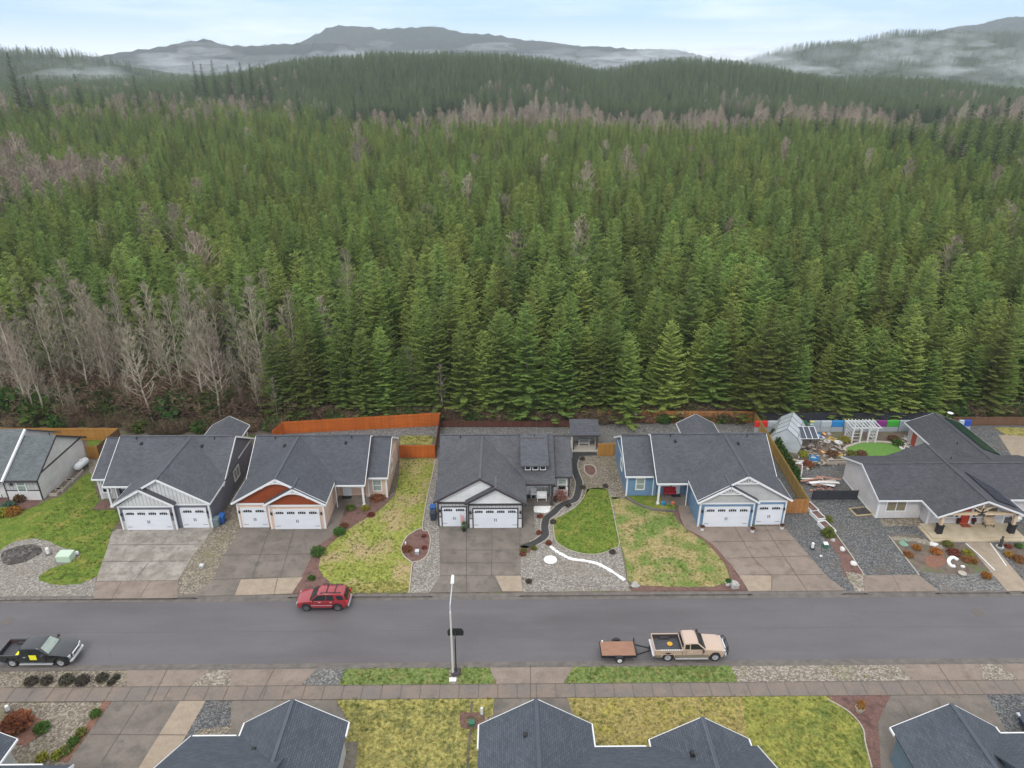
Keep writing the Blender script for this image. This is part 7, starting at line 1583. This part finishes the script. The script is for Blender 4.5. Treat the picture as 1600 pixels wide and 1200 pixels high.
# hills: ridge forests
def hillpts(n,Y0,Y1,xf,cond,s0,s1):
    o=[]
    for _ in range(n):
        y=Y0+(Y1-Y0)*rp.random()**.9; x=rp.uniform(-xf*y,xf*y)
        z=gz(x,y)
        if cond(x,y,z): o.append((x,y,z-.3,rp.uniform(s0,s1),rp.uniform(0,6.28)))
    return o
h1=hillpts(24000,500,1010,.80,lambda x,y,z: (z>1.2 or y>600) and not (y<640 and vnoise(x*.5,y*.7)>.9),.75,1.1)
scatter('ridge_forest',h1,S('r'),'green conifers covering the middle ridge','forest')
h2=hillpts(12000,1000,1560,.80,lambda x,y,z: x<-.12*y and z>3 and vnoise(x*.3,y*.3)>-1.3,.8,1.25)+hillpts(24000,1250,2400,.82,lambda x,y,z: x>.12*y and z>8,.9,1.35)
scatter('hill_forest',h2,S('r'),'dark conifers on the misty hills at left and right','forest')
mts=[]
for _ in range(16000):
    y=rp.choice((2950,3500,3800))+rp.uniform(-45,10); x=rp.uniform(-.8*y,.8*y); 
    if rp.random()<.6: mts.append((x,y,gz(x,y)-2,rp.uniform(.35,.75),rp.uniform(0,6.28)))
mts=[(a,b,c,d*.7,e) for a,b,c,d,e in mts]
scatter('mountain_forest',mts,S('r'),'tiny conifers along the crests of the far mountains','forest')
# undergrowth at the forest edge
proto=[]
for i,me in enumerate(BRSH):
    x,y=((-30+i*22),87.8); t=thing('brush',['leafless brown bush at the forest edge, %s'%q for q in ('beside the orange fence','behind the low dark red fence','behind the brown fence')][i],'bush',(x,y,0)); o=bpy.data.objects.new('twigs',me); COL.objects.link(o); o.parent=t; proto.append(o)
gsh=shrub(600,655,1.2,1.3,'hedge','low green evergreen bush at the forest edge behind the orange fence',520,.28); gsl=[c for c in gsh.children if c.name.startswith('foliage')][0]
pts=[]
for _ in range(1900):
    x=rp.uniform(-85,75); y=rp.uniform(83.5,100) if x<-30 else rp.uniform(86.6,92)
    if x<-50 and y<85.5 : continue
    if x>33 and y<88: continue
    pts.append((x,y,-.05,rp.uniform(.6,1.3),rp.uniform(0,6.28)))
for _ in range(1100):
    y=rp.uniform(88,125); x=rp.uniform(-.8*y,-28); pts.append((x,y,0,rp.uniform(1.1,2.8),rp.uniform(0,6.28)))
scatter('undergrowth',pts,[(proto[0],),(proto[1],),(proto[2],),(gsl,)],'tangled brown and green undergrowth along the forest edge','undergrowth')
# grass tufts on the lawns
def inside(W,x,y):
    c=False; n=len(W)
    for i in range(n):
        x1,y1=W[i]; x2,y2=W[i-1]
        if (y1>y)!=(y2>y) and x<(x2-x1)*(y-y1)/(y2-y1)+x1: c=not c
    return c
def tuft(seed,mn,h,lab,px,py):
    rr=random.Random(seed); V=[];F=[]
    for i in range(16):
        a=rr.uniform(0,6.28); r0=rr.uniform(0,.07); p=Vector((r0*math.cos(a),r0*math.sin(a),-.01)); q=p+Vector((math.cos(a)*rr.uniform(.01,.09),math.sin(a)*rr.uniform(.01,.09),h*rr.uniform(.5,1))); w=Vector((-math.sin(a),math.cos(a),0))*.014; n0=len(V); V+=[tuple(p-w),tuple(p+w),tuple(q)]; F.append((n0,n0+1,n0+2))
    me=arr_mesh('grass_tuft',V,F,M[mn]); x,y=G(px,py); o=bpy.data.objects.new('grass_tuft',me); COL.objects.link(o); o.location=(x,y,.03); o.scale=(2,2,2); return tag(o,lab,'grass tuft')
TG=[tuft(1,'tuft_g',.08,'green grass tuft at the edge of the pebble garden',818,905),tuft(2,'tuft_g',.10,'green grass tuft on the gravel by the blue house boulder',984,918)]
TY=[tuft(3,'tuft_y',.07,'straw coloured tuft on the pebble verge',1300,1052),tuft(4,'tuft_y',.09,'straw coloured tuft on the pebble verge further right',1352,1058)]
pg=[];py_=[]
DN={'lawn_green':(14,.10),'lawn_strip':(26,.12),'lawn_moss':(22,.5),'lawn_mixed':(14,.5),'lawn_tan':(14,.65),'lawn_dry_gold':(20,.75),'lawn_yellowgreen':(20,.4)}
for mn,W,z in LAWNS:
    if mn not in DN: continue
    dn,fy=DN[mn]; xs=[max(-50,min(p[0] for p in W)),min(60,max(p[0] for p in W))]; ys=[max(30,min(p[1] for p in W)),max(p[1] for p in W)]
    for _ in range(int((xs[1]-xs[0])*(ys[1]-ys[0])*dn*.6)):
        x=rp.uniform(*xs); y=rp.uniform(*ys)
        if inside(W,x,y): (py_ if rp.random()<fy*(1+.5*vnoise(x*14,y*14)) else pg).append((x+rp.uniform(-.09,.09),y+rp.uniform(-.09,.09),z,rp.uniform(.7,1.7),rp.uniform(0,6.28)))
scatter('grass',pg,[(a,) for a in TG],'short green grass blades over the lawns and verges','grass')
scatter('grass',py_,[(a,) for a in TY],'straw coloured grass blades and moss over the lawns','grass')
thick=[(rp.uniform(-88,-29),rp.uniform(86.5,108)) for _ in range(230)]
scatter('thicket',[(x,y,0,rp.uniform(.22,.55),rp.uniform(0,6.28)) for x,y in thick],[(SRC[('b',i)]['crown'],SRC[('b',i)]['trunk']) for i in range(4)]+[(proto[0],)],'tangle of young leafless stems under the bare trees at left','thicket')
# ================================================================ AIR
def vol(name,b,dens,label,col=(.82,.87,.95),an=.1,loc=None):
    m=bpy.data.materials.new(name); m.use_nodes=True; n=m.node_tree.nodes; n.clear(); o=n.new('ShaderNodeOutputMaterial'); v=n.new('ShaderNodeVolumePrincipled')
    v.inputs['Color'].default_value=(*col,1); v.inputs['Density'].default_value=dens; v.inputs['Anisotropy'].default_value=an
    m.node_tree.links.new(v.outputs[0],o.inputs['Volume'])
    ob=b.build(name,m,loc=loc); return tag(ob,label,name,kind='stuff')
b=MB(); b.box(-5200,5200,-100,4350,-2,330); vol('haze',b,.00013,'thin even haze fading the hills and mountains')

def mist():
    rm=random.Random(5)
    L_=[ # photo x,y of the wisp, distance, half width, half height, density
     (60,128,1150,110,14,.003),(150,122,1200,100,16,.003),(230,112,1700,130,20,.0025),(110,100,1250,60,12,.002),(300,85,2300,150,22,.0035),(250,98,2200,120,30,.003),(340,105,2000,200,22,.003),
     (520,85,2600,120,24,.004),(560,92,2400,90,22,.005),(600,70,2800,70,26,.004),(500,108,1500,160,16,.003),(700,80,2700,220,16,.003),
     (850,86,2500,120,18,.004),(930,96,1500,130,16,.006),(990,90,1900,160,18,.006),(1060,86,2100,150,16,.005),(930,118,1000,60,14,.005),(1150,92,2000,130,22,.006),(1210,86,1900,90,26,.0045),
     (1190,110,1500,130,18,.004),(1260,95,1750,100,28,.003),(1390,70,1850,70,34,.005),(1430,88,1750,90,26,.005),(1370,95,1700,70,26,.004),(1480,60,1900,110,20,.004),(1520,78,1800,100,26,.005),(1450,118,1350,90,20,.005),(1540,108,1400,100,26,.004),(1590,90,1500,80,30,.005),(1330,108,1550,90,22,.0035),(1470,100,1500,50,30,.004),(1600,130,1150,80,18,.003)]
    m={}
    for i,(px,py,Yd,rx,rz,d) in enumerate(L_):
        d*=1.15; v=(py-600)/CF; k=Yd/(_cp-v*_sp); x=(px-800)/CF*k+Yd*_sy; z=CH-k*(_sp+v*_cp)
        b=MB()
        for j in range(8):
            b2=MB(); ax=rm.uniform(-.7,.7)*rx; sc=rm.uniform(.18,.5)
            b2.blob((ax,rm.uniform(-.3,.3)*rx,rm.uniform(-.5,.5)*rz+ax*.12),(rx*sc,rx*.45*sc,rz*rm.uniform(.2,.75)),i*9+j,3,.55)
            b.v+=[]; n=len(b.v); b.v+=b2.v; b.f+=[tuple(n+q for q in f) for f in b2.f]
        mm=b; o=vol('mist',mm,d,'wisp of low cloud drifting before the %s hills'%('left' if px<450 else 'centre' if px<1120 else 'right'),(.95,.96,1.0),.0,loc=(x,Yd,z)); o['group']='wisps of low cloud on the hills'
mist()

def rubble(name,P,n,m,lab,sd,cols=None):
    rr=random.Random(sd); W=[G(*p) for p in P]; b=MB(); xs=[p[0] for p in W]; ys=[p[1] for p in W]; k=0
    while k<n:
        x=rr.uniform(min(xs),max(xs)); y=rr.uniform(min(ys),max(ys))
        if not inside(W,x,y): continue
        k+=1; r=rr.uniform(.08,.3)
        if rr.random()<.5: b.blob((x,y,r*.3),(r,r*rr.uniform(.5,1),r*.6),k,1,.4)
        else:
            a=rr.uniform(0,3.1); d=Vector((math.cos(a),math.sin(a),rr.uniform(-.1,.1)))*r*1.8; c=Vector((x,y,.08+r*.3)); b.bar(c-d,c+d,rr.uniform(.05,.2),.05)
    tag(b.build(name,m),lab,'rubble',kind='stuff')
GP=[(1222,700),(1260,695),(1285,685),(1320,690),(1318,708),(1330,718),(1310,728),(1255,735),(1232,722)]
rubble('rubble',GP,110,mat('tan_rubble',(.30,.25,.19),.9,(.42,.37,.31),5,4),'tan stones and scraps strewn over the cluttered back garden',3)
rubble('rubble',GP,90,mat('dark_rubble',(.06,.05,.045),.9,(.12,.09,.07),5,4),'dark scraps strewn over the cluttered back garden',4)
rubble('rubble',[(1395,690),(1420,682),(1428,695),(1412,706)],26,wstone,'pale stones right of the round turf',5)
rubble('rubble',[(1262,752),(1300,750),(1305,766),(1265,768)],30,rw,'reddish scraps around the board pile',6)
